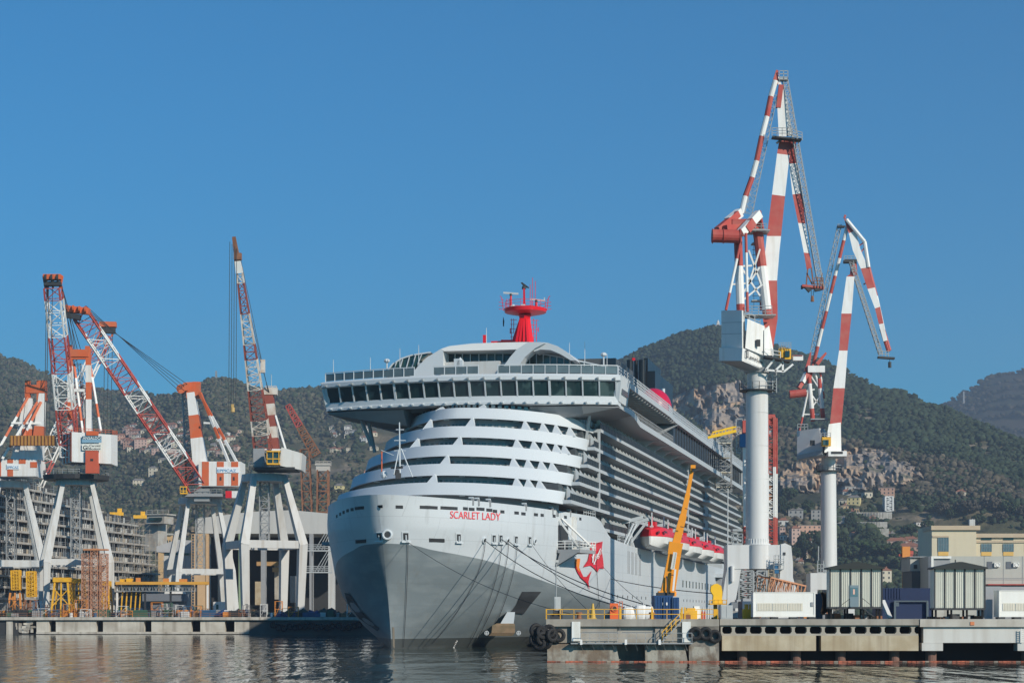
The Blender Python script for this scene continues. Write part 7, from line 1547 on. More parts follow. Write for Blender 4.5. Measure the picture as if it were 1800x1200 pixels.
for k, (c, w, h_, m_, lab) in enumerate(((1205, .9, .55, 'rust', 'low rusty crate right of the blue container'), (1214, 1.2, 1.1, 'amber', 'yellow machine housing behind the railing right of the stairs'), (1224, .8, 1.3, 'white', 'small white cabinet with an orange top behind the railing'), (1233, .9, .8, 'red', 'short row of red and white canisters behind the railing'), (1243, .5, 1.2, 'grey', 'upright pale gas bottles near the end of the railing'))):
    mm = {'rust': M_rust, 'amber': M_yellow, 'white': M_wc, 'red': mat('canister_red', (.5, .08, .04), .5), 'grey': M_lgrey}[m_]
    def f(m, x, z, Y):
        if m_ in ('red', 'grey'):
            for q in range(4): m.tube((x(c)+q*.24-.4, Y, DZ), (x(c)+q*.24-.4, Y, DZ+h_*.85), .10, n=8); m.tube((x(c)+q*.24-.4, Y, DZ+h_*.85), (x(c)+q*.24-.4, Y, DZ+h_), .05, n=6)
        else: m.rbox((x(c), Y, DZ), w, .8, h_*.8, .1); m.rbox((x(c), Y, DZ+h_*.8), w*.7, .6, h_*.2, .1)
    simple({'rust': 'crate', 'amber': 'pump_unit', 'white': 'cabinet', 'red': 'canister_row', 'grey': 'gas_bottles'}[m_], lab, {'rust': 'crate', 'amber': 'pump', 'white': 'cabinet', 'red': 'canisters', 'grey': 'gas bottles'}[m_], f, mm, Y=200+k*.4)
# people standing at the pier: none are seen closely in the photograph
# ---- containers and sheds
def white_container(x0_, x1_, y0_, Y, label, right=False):
    c = thing('long_white_container', WG((x0_+x1_)/2, Y, DZ), label, 'container'); x = lambda p: wx(p, Y); z = lambda p: wz(p, Y)
    mb = MB(); mb.box(x(x0_), x(x1_), Y, Y+2.4, DZ+.22, z(y0_)); mb.box(x(x0_)-.03, x(x1_)+.03, Y-.05, Y+2.45, z(y0_), z(y0_)+.06); mb.box(x(x0_)-.02, x(x1_)+.02, Y-.04, Y-.003, DZ+.22, DZ+.42)
    for px in (x0_, x1_): mb.box(x(px)-.07, x(px)+.07, Y-.05, Y+.1, DZ+.2, z(y0_)-.02)
    mb.build('body', M_wc, c)
    mb = MB(); n = 3
    for k in range(n): a = x0_+6+(x1_-x0_-26)*k/n; b = a+(x1_-x0_-30)/n; mb.box(x(a), x(b), Y-.03, Y-.003, z(1073), z(1059.5), 0); [mb.box(x(a)+q*.16, x(a)+q*.16+.05, Y-.06, Y-.031, z(1072.6), z(1060), 1) for q in range(int((x(b)-x(a))/.16))]
    mb.build('louvre_panel', [mat('louvre_beige', (.58, .54, .44), .6), mat('louvre_light', (.7, .68, .6), .6)], c)
    mb = MB(); mb.rbox((x(x1_-4), Y-.05, z(1065)), .28, .08, .42); mb.build('meter_box', M_grey, c)
    for k in range(4): mb = MB(); mb.rbox((x(x0_+4+(x1_-x0_-8)*k/3), Y+.6, DZ), .7, 1.2, .2); mb.build('foot', M_dark, c)
white_container(1325, 1432, 1041, 200.0, 'long white container with beige louvre panels, in front of the crane portal')
white_container(1757, 1850, 1038, 200.0, 'white container with a beige panel, cut by the right edge')
def striped_shed(x0_, x1_, yt, yb, Y, label, door=None):
    r = thing('cabin_on_stilts', WG((x0_+x1_)/2, Y, DZ), label, 'cabin', 'striped cabins on black stilts'); x = lambda p: wx(p, Y); z = lambda p: wz(p, Y); n = 5
    mb = MB(); mb.box(x(x0_+1), x(x1_-1), Y, Y+2.2, z(yb), z(yt)); u = x0_+2
    while u < x1_-2: mb.box(x(u), x(u)+.09, Y-.05, Y-.003, z(yb)+.02, z(yt)-.02); u += 3.3
    mb.build('wall', mat('shed_cream', (.58, .58, .50), .55, var=.05, streak=(1.2, (.34, .34, .28), .3)), r)
    mb = MB()
    for k in range(n+1): a = x0_+1+(x1_-x0_-2)*k/n; mb.box(x(a)-.07, x(a)+.07, Y-.11, Y-.055, z(yb), z(yt))
    mb.box(x(x0_), x(x1_), Y-.09, Y+2.25, z(yb+3.5), z(yb)); mb.build('frame', M_dark, r)
    mb = MB(); mid = (x0_+x1_)/2; mb.prism([(x(x0_-3), Y-.5, z(yt+.5)), (x(x1_+3), Y-.5, z(yt+.5)), (x(x1_+2), Y-.5, z(yt-2.5)), (x(mid+3), Y-.5, z(yt-12)), (x(mid-3), Y-.5, z(yt-12)), (x(x0_-2), Y-.5, z(yt-2.5))], (0, 3.1, 0)); mb.bar((x(mid), Y+2, z(yt-12)), (x(mid), Y+2, z(yt-17)), .1); mb.build('roof', mat('roof_black', (.02, .025, .024), .6), r)
    for k in range(4):
        for dy in (.3, 1.9): mb = MB(); a = x0_+4+(x1_-x0_-8)*k/3; mb.bar((x(a), Y+dy, DZ), (x(a), Y+dy, z(yb+3.5)), .18); mb.build('stilt', M_black, r)
    if door:
        a, b = door; mb = MB(); mb.box(x(a), x(b), Y-.14, Y-.06, z(yb), z(yb-38), 0); mb.box(x(a+1.5), x(b-1.5), Y-.17, Y-.141, z(yb-18), z(yb-34), 1); mb.box(x(a+6), x(a+9), Y-.19, Y-.171, z(yb-22), z(yb-31), 2); mb.build('door', [mat('door_grey', (.18, .24, .27), .4), mat('door_glass', (.10, .17, .20), .15, spec=.8), mat('notice', (.75, .45, .35), .6)], r)
        mb = MB(); mb.box(x(a-3), x(b+4), Y-1.3, Y-.15, z(yb+3), z(yb+1.5))
        for k in range(9): mb.box(x(b+4+k*2.2), x(b+6.5+k*2.2), Y-1.3, Y-.2, z(yb+3.5+k*2.1), z(yb+2.7+k*2.1))
        mb.bar((x(b+3), Y-1.3, z(yb-15)), (x(b+24), Y-1.3, z(yb+2)), .05); mb.bar((x(b+3), Y-1.3, z(yb+2)), (x(b+24), Y-1.3, z(1084)), .1); mb.bar((x(a-3), Y-1.3, z(yb-14)), (x(a-22), Y-1.3, z(yb)), .05); mb.bar((x(a-3), Y-1.3, z(yb)), (x(a-3), Y-1.3, z(yb-14)), .05); mb.bar((x(b+3), Y-1.3, z(yb)), (x(b+3), Y-1.3, z(yb-15)), .05)
        mb.build('steps', M_dark, r)
    mb = MB()
    for k in range(8): mb.rbox((x(x0_+6+k*(x1_-x0_-12)/7), Y+1+random.random()*2, DZ), random.uniform(.3, .9), .8, random.uniform(.2, .6), random.uniform(0, .5), k % 3)
    mb.build('stored_goods', [M_dark, M_rust, M_grey], r)
    return r
striped_shed(1458, 1551, 999, 1066, 201.0, 'left striped cream cabin on black stilts, with a glazed door and steps', (1493, 1509))
striped_shed(1642, 1732, 999, 1068, 201.0, 'right striped cream cabin on black stilts, blank wall without a door')
nb_ = thing('navy_tank', WG(1597, 214, DZ), 'dark navy corrugated steel shell between the two striped cabins', 'steel shell'); x = lambda p: wx(p, 214); z = lambda p: wz(p, 214)
M_navy = mat('navy', (.006, .02, .07), .55, var=.3)
mb = MB(); mb.prism([(x(1551), 214, z(1033)), (x(1640), 214, z(1033)), (x(1640), 214, DZ), (x(1551), 214, DZ)], (0, 6, 0)); u = x(1552)
while u < x(1585): mb.box(u, u+.12, 213.93, 213.997, z(1052), z(1033.5)); u += .3
mb.build('shell', M_navy, nb_)
mb = MB(); mb.bar((x(1572), 213.7, DZ), (x(1572), 213.7, z(1056)), .22); mb.bar((x(1629), 213.7, DZ), (x(1629), 213.7, z(1056)), .22); mb.bar((x(1571), 213.7, z(1056)), (x(1630), 213.7, z(1056)), .14); mb.box(x(1573), x(1579), 213.6, 213.8, z(1065), z(1058)); mb.build('door_frame', mat('slate_blue', (.08, .11, .13), .5), nb_)
mb = MB(); mb.bar(W(1551, 1055, 212), WG(1564, 211, DZ+.1), .5, .3); mb.build('chute', M_lgrey, nb_)
gw = thing('grey_wall_panels', WG(1745, 222, DZ), 'grey weathered sheet wall right of the blank striped cabin', 'wall'); x = lambda p: wx(p, 222); z = lambda p: wz(p, 222)
mb = MB(); mb.box(x(1732), x(1760), 222, 222.4, DZ, z(1030)); mb.box(x(1750), x(1760), 220, 221, DZ, z(1042)); mb.build('sheeting', M_grey, gw)
# lattice pieces and stores behind the white container
def pl_(name, label, cat, f, mats, Y, grp=None): mb = MB(); f(mb, lambda a, b, d=0: W(a, b, Y+d)); return mb.build(name, mats, label=label, cat=cat, group=grp)
pl_('lattice_boom', 'orange lattice crane boom lying on the ground behind the white container', 'crane boom', lambda m, P: lattice(m, P(1340, 1031), P(1402, 1043, 4), 2.6, 2.2, 2.4, 2.4, 9, .09, .05), mat('lattice_salmon', (.46, .22, .12), .8), 250.0)
pl_('lattice_mast_section', 'grey steel lattice tower section standing under the crane portal', 'lattice section', lambda m, P: (lattice(m, WG(1313, 330, DZ), P(1313, 1003), 3, 3, 3, 3, 8, .14, .1, cross=True), lattice(m, WG(1334, 330, DZ), P(1334, 1003), 2.2, 2.2, 3, 3, 7, .14, .1)), M_galv, 330.0)
pl_('orange_scrap', 'tangle of orange steel parts left of the glazed-door cabin', 'steel parts', lambda m, P: [m.bar(P(random.uniform(1444, 1458), random.uniform(1040, 1080)), P(random.uniform(1444, 1462), random.uniform(1036, 1082)), .28) for k in range(22)], mat('scrap_orange', (.45, .18, .07), .8, var=.3), 206.0)
for k in range(16):
    px = random.uniform(1412, 1456) if k < 9 else random.uniform(1290, 1326); Y = 255+k*3
    c = WG(px, Y, DZ); mb = MB(); w, h_ = random.uniform(1.2, 2.6), random.uniform(1.0, 2.6); mb.rbox(c, w, 1.5, h_, random.uniform(-.4, .4)); mb.rbox(c+Vector((0, 0, h_)), w*.6, 1.0, .4, .2)
    mb.build('machine_crate', random.choice([M_oy, M_grey, M_rust, M_lgrey]), label='machine crate in the stores row behind the white container' if px > 1400 else 'machine crate in the stores row left of the white container', cat='crate', group='machine crates right of 1400' if px > 1400 else 'machine crates by the portal')
pl_('blue_tank_container', 'dark blue container partly hidden at the right end of the white container', 'container', lambda m, P: m.box(wx(1433, 206), wx(1446, 206), 206, 212, DZ, wz(1043, 206)), mat('steel_blue', (.04, .07, .10), .5), 206.0)
pl_('yellow_drums', 'yellow and white drums left of the long white container', 'drums', lambda m, P: [m.tube(WG(1308+k*4, 203, DZ), WG(1308+k*4, 203, DZ)+Vector((0, 0, 1.0+(k % 2)*.5)), .2, n=9) for k in range(5)], M_yellow, 203.0)
mb = MB(); mb.box(wx(1305, 206), wx(1325, 206), 206, 210, DZ, wz(1056, 206)); mb.build('blue_skip', mat('skip_blue', (.05, .09, .14), .6), label='dull blue skip left of the long white container', cat='skip')
# red and white hoist towers and the yellow arm
ht = thing('mast_hoist', WG(1358, 345, DZ), 'red and white lattice hoist tower right behind the thick crane column', 'hoist tower'); P = lambda a, b, d=0: W(a, b, 345+d)
mb = MB(); lattice(mb, WG(1357, 345, DZ), P(1357, 736), 1.5, 1.5, 1.8, 1.8, 36, .10, .06, band=lambda t: (2, 2, 2, 2, 1, 1, 0, 1, 1, 2)[0] if t < .30 else (1 if t < .5 else (0 if t < .72 else 1)), cross=False); mb.build('mast', [M_white, M_red, mat('mast_tan', (.35, .3, .22), .7)], ht)
mb = MB(); banded(mb, WG(1364, 344, DZ), P(1362, 732, -1), .28, .28, 8, (2, 2, 1, 1, 0, 0, 1, 1)); banded(mb, WG(1361, 344, DZ), P(1359.5, 732, -1), .2, .2, 8, (2, 2, 1, 1, 0, 0, 1, 1)); mb.build('rail', [M_white, M_red, mat('mast_tan', (.35, .3, .22))], ht)
mb = MB(); mb.tube(P(1350, 735), P(1362, 735), .7, n=10); mb.rbox(P(1352, 746), 1.2, 1.4, 1.6); mb.build('head', M_red, ht)
for yy in (768, 800, 832, 864, 880): mb = MB(); mb.rbox(P(1355, yy), 1.6, 1.6, 1.2); mb.build('landing_box', M_rust if yy % 64 else M_galv, ht)
h2 = thing('service_hoist', WG(1306, 350, DZ), 'thin hoist mast with a blue cabin and a yellow arm reaching over the ship', 'hoist'); P = lambda a, b, d=0: W(a, b, 350+d)
mb = MB(); banded(mb, WG(1310, 350, DZ), P(1308, 765), .55, .55, 8, (1, 1, 1, 1, 0, 0, 0, 0)); mb.build('mast', BANDS, h2)
mb = MB(); mb.rbox(P(1305, 786), 1.0, 1.4, 2.3, 0, 0); mb.build('cabin', mat('cabin_blue', (.02, .14, .32), .5), h2)
mb = MB(); mb.rbox(P(1308, 763), .6, 1, 2.4); mb.build('red_post', M_red, h2)
mb = MB()
for a, b in (((1294, 763), (1294, 736)), ((1305, 763), (1305, 736)), ((1294, 736), (1306, 736)), ((1294, 750), (1306, 750)), ((1294, 763), (1306, 763)), ((1294, 763), (1305, 750)), ((1296, 788), (1303, 797)), ((1303, 788), (1296, 797)), ((1295, 788), (1304, 788)), ((1295, 797), (1304, 797)), ((1295, 763), (1295, 797)), ((1304, 788), (1304, 797))): mb.bar(P(*a), P(*b), .16)
mb.build('cage', M_galv, h2)
mb = MB(); mb.bar(P(1294, 757), P(1268, 763), .35, .5, 0, .35, .5); mb.bar(P(1268, 763), P(1244, 769), .35, .6, 0, .35, .4); mb.bar(P(1294, 750), P(1252, 760), .3, .25)
for k in range(7): mb.bar(P(1250+k*6, 767-k*1.5), P(1253+k*6, 759-k*1.5), .14)
mb.bar(P(1252, 759), P(1290, 749), .09); mb.build('boom_arm', mat('arm_yellow', (.80, .50, .015), .5, var=.1), h2)
h3 = thing('roof_scaffold', sh_world((20.5, 206, 37)), 'pale scaffold tower standing on the ship side under the yellow arm', 'scaffold')
mb = MB(); b0 = sh_world((21.8, 205, 33)); b1 = sh_world((21.8, 205, 47)); lattice(mb, b0, b1, 3.6, 3.6, 2.6, 2.6, 7, .08, .06, cross=True); mb.build('frame', M_galv, h3)
mb = MB()
for k in range(4): mb.rbox(b0+Vector((0, 0, 1+k*3.4)), 3.6, 2.6, .2)
mb.build('planks', mat('plank_pale', (.6, .56, .45), .8), h3)
# ---- buildings at the right
Yo = 640.0; ob_ = thing('yellow_office_building', WG(1720, Yo, DZ), 'cream and yellow dockside office building with a tall left tower bay', 'building'); x = lambda p: wx(p, Yo); z = lambda p: wz(p, Yo)
M_cream = mat('cream_wall', (.60, .53, .38), .8, var=.05, streak=(.5, (.45, .38, .26), .3)); M_cream2 = mat('tan_cornice', (.50, .40, .28), .8)
mb = MB(); mb.box(x(1638), x(1716), Yo, Yo+22, DZ, z(924)); mb.box(x(1671), x(1990), Yo+1.5, Yo+20, DZ, z(937.5)); mb.build('wall', M_cream, ob_)
for a, b, y0_, y1_, dy in ((1636, 1722, 931, 923.5, -.9), (1671.5, 1992, 944, 937, .6), (1677, 1992, 953, 949, 1.1), (1638.5, 1668, 944, 941, -.3)):
    mb = MB(); mb.box(x(a), x(b), Yo+dy, Yo+dy+14, z(y0_), z(y1_)); mb.build('cornice', M_cream2, ob_)
wins = [(1649, 1667, 944.5, 969)]+[(1688+38.7*k, 1706+38.7*k, 955, 969) for k in range(8)]
for i, (a, b, y0_, y1_) in enumerate(wins):
    dy = -.05 if i == 0 else 1.45; w_ = MB(); w_.box(x(a), x(b), Yo+dy-.12, Yo+dy-.003, z(y1_), z(y0_)); wo = w_.build('window', mat('office_glass', (.10, .15, .17), .2, spec=.7, var=.4, scale=.6), ob_)
    fr = MB()
    for q in range(5): xx = x(a)+(x(b)-x(a))*q/4; fr.box(xx-.09, xx+.09, Yo+dy-.2, Yo+dy-.125, z(y1_), z(y0_))
    fr.box(x(a), x(b), Yo+dy-.2, Yo+dy-.125, z((y0_+y1_)/2)-.08, z((y0_+y1_)/2)+.08); fr.build('window_frame', mat('frame_slate', (.16, .2, .22), .6), wo)
    mb = MB(); mb.box(x(a), x(b), Yo+dy-.15, Yo+dy-.003, z(976), z(y1_)-.02); mb.build('yellow_panel', mat('panel_yellow', (.68, .42, .12), .7), ob_)
    if i: mb = MB(); mb.box(x(a), x(b), Yo+dy-.12, Yo+dy-.003, z(948.5), z(944.5)); mb.build('upper_light', M_glass, ob_)
mb = MB(); mb.rbox((x(1716), Yo+6, z(924)), 1.8, 1.2, 2.4); mb.tube((x(1717), Yo+6, z(922)), (x(1717), Yo+6, z(910)), .12, n=5); mb.build('roof_vent', M_lgrey, ob_)
Yp = 420.0; pb = thing('prefab_offices', WG(1750, Yp, DZ), 'two storey pale grey prefab offices with wall mounted air conditioners', 'building'); x = lambda p: wx(p, Yp); z = lambda p: wz(p, Yp)
M_pre = mat('prefab_grey', (.42, .42, .38), .7, var=.04, streak=(.8, (.3, .29, .25), .3))
mb = MB(); mb.box(x(1634), x(1950), Yp, Yp+10, DZ, z(977)); mb.build('wall', M_pre, pb)
for zz in (1016, 1018.5): mb = MB(); mb.box(x(1634), x(1950), Yp-.06, Yp-.003, z(zz), z(zz-.8)); mb.build('seam', M_grey, pb)
for k in range(5): mb = MB(); a = 1730+k*33.5; mb.box(x(a), x(a)+.08, Yp-.05, Yp-.003, DZ, z(977)); mb.build('seam', M_grey, pb)
for k in range(6):
    a = 1735+k*33.5; mb = MB(); mb.box(x(a), x(a+9), Yp-.1, Yp-.003, z(999), z(986.5)); mb.build('window', mat('shutter_grey', (.12, .13, .15), .5), pb)
    mb = MB(); mb.box(x(a+12), x(a+22), Yp-.5, Yp-.003, z(996), z(988.5)); mb.torus((x(a+18), Yp-.55, z(992)), .38, .06, (0, 1, 0), n=12, m=5); mb.build('air_conditioner', M_wc, pb)
mb = MB(); mb.box(x(1732), x(1950), Yp-2.5, Yp-.1, z(1028), z(1026)); mb.build('red_pipe', M_red, pb)
mb = MB(); mb.box(x(1733), x(1950), Yp-2, Yp-.5, DZ, z(1030)); mb.build('lower_wall', mat('lower_lilac', (.36, .36, .38), .7), pb)
fb = thing('framed_shed', WG(1640, Yp-4, DZ), 'white framed open bay beside the prefab offices, behind the blank cabin', 'shed'); 
mb = MB(); y = Yp-4; mb.box(x(1630), x(1634), y, y+3, DZ, z(978)); mb.box(x(1634.1), x(1665), y, y+3, z(982), z(978)); mb.build('frame', M_wc, fb)
mb = MB(); mb.box(x(1634.2), x(1664), y+.5, y+2.6, z(1014), z(982.2), 0); mb.box(x(1634.2), x(1664), y+.4, y+2.6, DZ, z(1014.3), 1); mb.build('infill', [M_grey, M_conc_lt], fb)
gb = thing('grey_hut', WG(1615, 430, DZ), 'square grey hut with a small window, left of the prefab offices', 'hut'); x = lambda p: wx(p, 430); z = lambda p: wz(p, 430)
mb = MB(); mb.box(x(1600), x(1631), 430, 440, z(1003), z(979)); mb.build('wall', M_pre, gb); mb = MB(); mb.box(x(1602), x(1631), 429.5, 440, DZ, z(1003)-.01); mb.build('base', mat('dark_base', (.07, .08, .09), .6), gb); mb = MB(); mb.box(x(1606), x(1612), 429.8, 429.99, z(999), z(992)); mb.build('window', M_dark, gb); mb = MB(); mb.box(x(1598), x(1632), 429.4, 440.4, z(979), z(977.5)); mb.build('roof', M_grey, gb)
rb = thing('red_crane_post', WG(1590, 440, DZ), 'small red and orange post crane behind the navy shell', 'crane'); P = lambda a, b: W(a, b, 440)
mb = MB(); lattice(mb, WG(1593, 440, DZ), P(1592, 978), 1.2, 1.2, 1.2, 1.2, 12, .12, .08); mb.rbox(P(1592, 992), 1.7, 1.4, 4); mb.build('post', M_oy, rb); mb = MB(); mb.bar(P(1580, 975), P(1604, 977), .5); mb.rbox(P(1600, 974), 1.2, 1, .8); mb.build('arm', M_red, rb)
# ---- mooring lines
def line(p0, p1, sag, r, label, grp='mooring lines from the bow to the pier', n=14):
    p0 = Vector(p0); p1 = Vector(p1); pts = [p0.lerp(p1, k/n)-Vector((0, 0, sag*4*(k/n)*(1-k/n))) for k in range(n+1)]
    mb = MB(); mb.path(pts, r, 5); return mb.build('mooring_line', mat('rope_dark', (.035, .035, .04), .8), label=label, cat='rope', group=grp)
def hw(px, py): s, t, z = hull_at(px, py); return sh_world(hullp(s, z, 1, .15)[0])
b1, b2 = WG(1018, 196, DZ+.5), WG(1146, 196, DZ+.5)
line(hw(851, 949), WG(1150, 204, DZ+.6), 1.6, .055, 'lowest dark mooring line from the bow fairlead across to the pier head')
line(hw(880, 947), WG(1152, 207, DZ+1.2), 1.0, .06, 'upper dark mooring line from the bow to the blue container')
line(hw(892, 950), WG(1148, 203, DZ+.7), 1.3, .055, 'middle dark mooring line from the bow to the pier head')
line(hw(714, 950), WG(1012, 197, DZ+.4), 1.2, .03, 'longest thin grey mooring line, from beside the stem to the pier head')
line(hw(931, 953), WG(1040, 199, DZ+.5), .5, .028, 'thin line running from the hull to the yellow cone cover')
line(hw(1058, 995), WG(1150, 208, DZ+.8), .4, .03, 'thin line from the red emblem down to the white bags')
line(hw(1072, 1017), WG(1260, 260, DZ+3.2), .3, .06, 'taut dark line running right from the hull to the yellow lift')
for a, b, c in (((716, 950), (707, 1136), 'thin rope hanging from the square fairlead next to the stem'), ((851, 951), (760, 1128), 'dark rope hanging from the round port left of the hull ropes, slanting to the water'), ((880, 952), (820, 1136), 'first of three hull ropes hanging above the anchor'), ((892, 953), (838, 1120), 'second of three hull ropes hanging above the anchor'), ((907, 954), (862, 1112), 'third of three hull ropes hanging above the anchor'), ((1046, 973), (1052, 1066), 'thin rope hanging down the hull below the red flag emblem')):
    pts = []
    for k in range(13): f = k/12; px = a[0]+(b[0]-a[0])*(f**1.7); py = a[1]+(b[1]-a[1])*f; s, t, z_ = hull_at(px, py); pts.append(sh_world(hullp(s, z_, 1, .2)[0]))
    mb = MB(); mb.path(pts, .04, 5); mb.build('hanging_rope', mat('rope_dark', (.035, .035, .04)), label=c, cat='rope', group='ropes hanging down the hull')
# ================================================================= houses, walls and single trees on the slopes
random.seed(91)
WALLC = {'pink': (.52, .36, .30), 'cream': (.58, .52, .40), 'ochre': (.56, .40, .22), 'white': (.62, .60, .56), 'salmon': (.55, .33, .24), 'grey': (.34, .33, .31), 'yellow': (.62, .52, .26)}
M_tile = mat('roof_tiles', (.30, .13, .08), .85, var=.25, scale=.8); M_slate = mat('roof_slate', (.22, .20, .18), .85, var=.2); M_win = mat('house_window_dark', (.04, .045, .05), .4)
def house(px, py, w, h, wall, label, roof='tile', fl=None, grp='houses on the hillside', Y=None, rz=None, dep=None):
    b = hill_at(px, py) if Y is None else W(px, py, Y); s = b.y/F; Wd, Ht = w*s, h*s; rz = random.uniform(-.35, .25) if rz is None else rz
    dep = dep or min(14, max(8, Wd*.6)); ca, sa = math.cos(rz), math.sin(rz)
    r = thing('house', b, label, 'house', grp); mw = mat('wall_'+wall, WALLC[wall], .85, var=.06, scale=.1)
    cc = Vector((b.x, b.y+dep/2, b.z))
    mb = MB(); mb.rbox((cc.x, cc.y, b.z-8), Wd, dep, Ht+8, rz); mb.build('wall', mw, r)
    mb = MB()
    def q(u, v, z_): return Vector((cc.x+u*ca-v*sa, cc.y+u*sa+v*ca, z_))
    zt = b.z+Ht; e = .5
    if roof == 'flat': mb.rbox((cc.x, cc.y, zt), Wd+.6, dep+.6, .5, rz)
    else:
        rh = min(3.0, dep*.28); a = [q(-Wd/2-e, -dep/2-e, zt), q(Wd/2+e, -dep/2-e, zt), q(Wd/2+e, dep/2+e, zt), q(-Wd/2-e, dep/2+e, zt)]; t1, t2 = q(-Wd/2+dep*.35, 0, zt+rh), q(Wd/2-dep*.35, 0, zt+rh)
        if Wd < dep*.8: t1 = t2 = q(0, 0, zt+rh)
        mb.face([a[0], a[1], t2, t1]); mb.face([a[1], a[2], t2]); mb.face([a[2], a[3], t1, t2]); mb.face([a[3], a[0], t1]); mb.face(a)
        mb.rbox(q(Wd*.2, 0, zt+rh*.4), .8, .8, rh*.9, rz)
    mb.build('roof', M_slate if roof != 'tile' else M_tile, r)
    fl = fl or max(1, round(Ht/3.2)); nw = max(2, int(Wd/3.4)); fh = Ht/fl
    for i in range(fl):
        for j in range(nw):
            u = -Wd/2+Wd*(j+.5)/nw; z0 = b.z+fh*i+fh*.3; v = -dep/2-.06; mb = MB(); P = [q(u-.55, v, z0), q(u+.55, v, z0), q(u+.55, v, z0+fh*.45), q(u-.55, v, z0+fh*.45)]; nrm = q(0, -1, 0)-q(0, 0, 0); mb.prism(P, nrm*.06); mb.build('window', M_win, r)
    return r
HS = [  # column, row of the foot, width, height, wall, label
 (299, 758, 26, 12, 'pink', 'long pink house highest in the left hillside village', 'tile'),
 (238, 766, 22, 9, 'pink', 'pink house with a red roof left of the long jib', 'tile'),
 (276, 768, 14, 8, 'white', 'small white house just right of the jib crossing the village', 'slate'),
 (226, 792, 18, 18, 'salmon', 'tall salmon apartment house at the left end of the village', 'tile'),
 (246, 792, 22, 20, 'pink', 'broad pink apartment house beside the salmon one', 'tile'),
 (262, 784, 10, 13, 'cream', 'narrow cream house behind the broad pink one', 'tile'),
 (274, 798, 16, 10, 'pink', 'low pink house below the jib in the village', 'slate'),
 (318, 772, 16, 9, 'white', 'white villa left of the crane mast', 'tile'),
 (310, 790, 20, 13, 'cream', 'cream block left of the crane mast', 'tile'),
 (302, 802, 16, 11, 'salmon', 'salmon house low beside the crane mast', 'tile'),
 (324, 804, 12, 9, 'pink', 'small pink house touching the crane mast', 'slate'),
 (288, 816, 20, 9, 'cream', 'cream cottage below the jib, near its red foot', 'slate'),
 (268, 838, 14, 16, 'cream', 'narrow cream tower house alone on the green slope', 'slate'),
 (243, 856, 22, 12, 'cream', 'bright cream farmhouse alone low on the green slope', 'slate'),
 (262, 868, 24, 5, 'grey', 'low grey wall building below the farmhouse', 'flat'),
 (386, 776, 16, 12, 'white', 'white villa between the back stays of the striped crane', 'slate'),
 (404, 782, 18, 14, 'cream', 'cream villa right of the back stays', 'tile'),
 (414, 796, 12, 12, 'pink', 'pink house at the right end of the village', 'tile'),
 (374, 790, 12, 9, 'grey', 'small grey house among the back stays', 'slate'),
 (596, 864, 16, 11, 'yellow', 'yellow house low on the slope left of the ship terraces', 'slate'),
 (612, 757, 14, 8, 'white', 'white villa under the left bridge wing', 'slate'),
 (624, 764, 18, 7, 'white', 'long low white house under the left bridge wing', 'slate'),
 (586, 762, 12, 5, 'grey', 'small grey house left of the villas under the bridge wing', 'slate'),
 (677, 746, 7, 6, 'white', 'tiny white house between the wing strut and the terraces', 'slate'),
 (590, 782, 9, 5, 'cream', 'tiny cream cottage below the villas left of the ship', 'slate'),
 (648, 838, 18, 10, 'salmon', 'salmon house against the left side of the terraces', 'tile'),
 (1422, 943, 42, 20, 'salmon', 'long orange apartment block between the two column cranes', 'flat'),
 (1398, 962, 16, 34, 'pink', 'tall pink house right of the portal leg', 'tile'),
 (1375, 948, 10, 22, 'pink', 'narrow pink house right behind the hoist tower', 'flat'),
 (1378, 924, 18, 10, 'white', 'white villa above the narrow pink house', 'tile'),
 (1400, 912, 26, 16, 'grey', 'large grey flat house above the orange block', 'slate'),
 (1440, 916, 26, 20, 'grey', 'grey terraced block left of the second column', 'flat'),
 (1409, 1000, 10, 14, 'cream', 'cream house low at the left of the second portal', 'tile'),
 (1412, 958, 9, 10, 'cream', 'small cream house under the orange block', 'slate'),
 (1494, 865, 20, 10, 'grey', 'blue grey flat building at the foot of the right quarry', 'flat'),
 (1507, 868, 30, 7, 'cream', 'long cream building at the foot of the right quarry', 'flat'),
 (1560, 875, 28, 18, 'salmon', 'big square brown works building at the right end of the quarry', 'flat'),
 (1503, 887, 22, 13, 'yellow', 'yellow house below the quarry buildings', 'slate'),
 (1593, 886, 11, 5, 'white', 'small white hut right of the lift tower', 'flat'),
 (1480, 925, 24, 14, 'grey', 'grey house right beside the second column', 'slate'),
 (1578, 962, 36, 12, 'pink', 'wide pink terrace house left of the office building', 'tile'),
 (1600, 974, 38, 14, 'salmon', 'wide salmon house right beside the office building', 'tile'),
 (1600, 955, 30, 8, 'cream', 'cream house above the salmon one by the office building', 'tile'),
 (1556, 1028, 20, 26, 'cream', 'cream house with a red roof behind the glazed-door cabin', 'tile'),
 (1690, 870, 18, 6, 'cream', 'small cream farm on the right slope above the office building', 'tile'),
 (1617, 893, 12, 5, 'white', 'small white shed in the scrub above the office building', 'flat'),
 (1620, 924, 22, 6, 'white', 'low white building left above the office roof', 'flat'),
 (1502, 948, 18, 9, 'salmon', 'small salmon house among the trees right of the second column', 'tile'),
]
for h_ in HS:
    px, py, w, h, wall, lab, roof = h_
    house(px, py, w, h, wall, lab, roof)
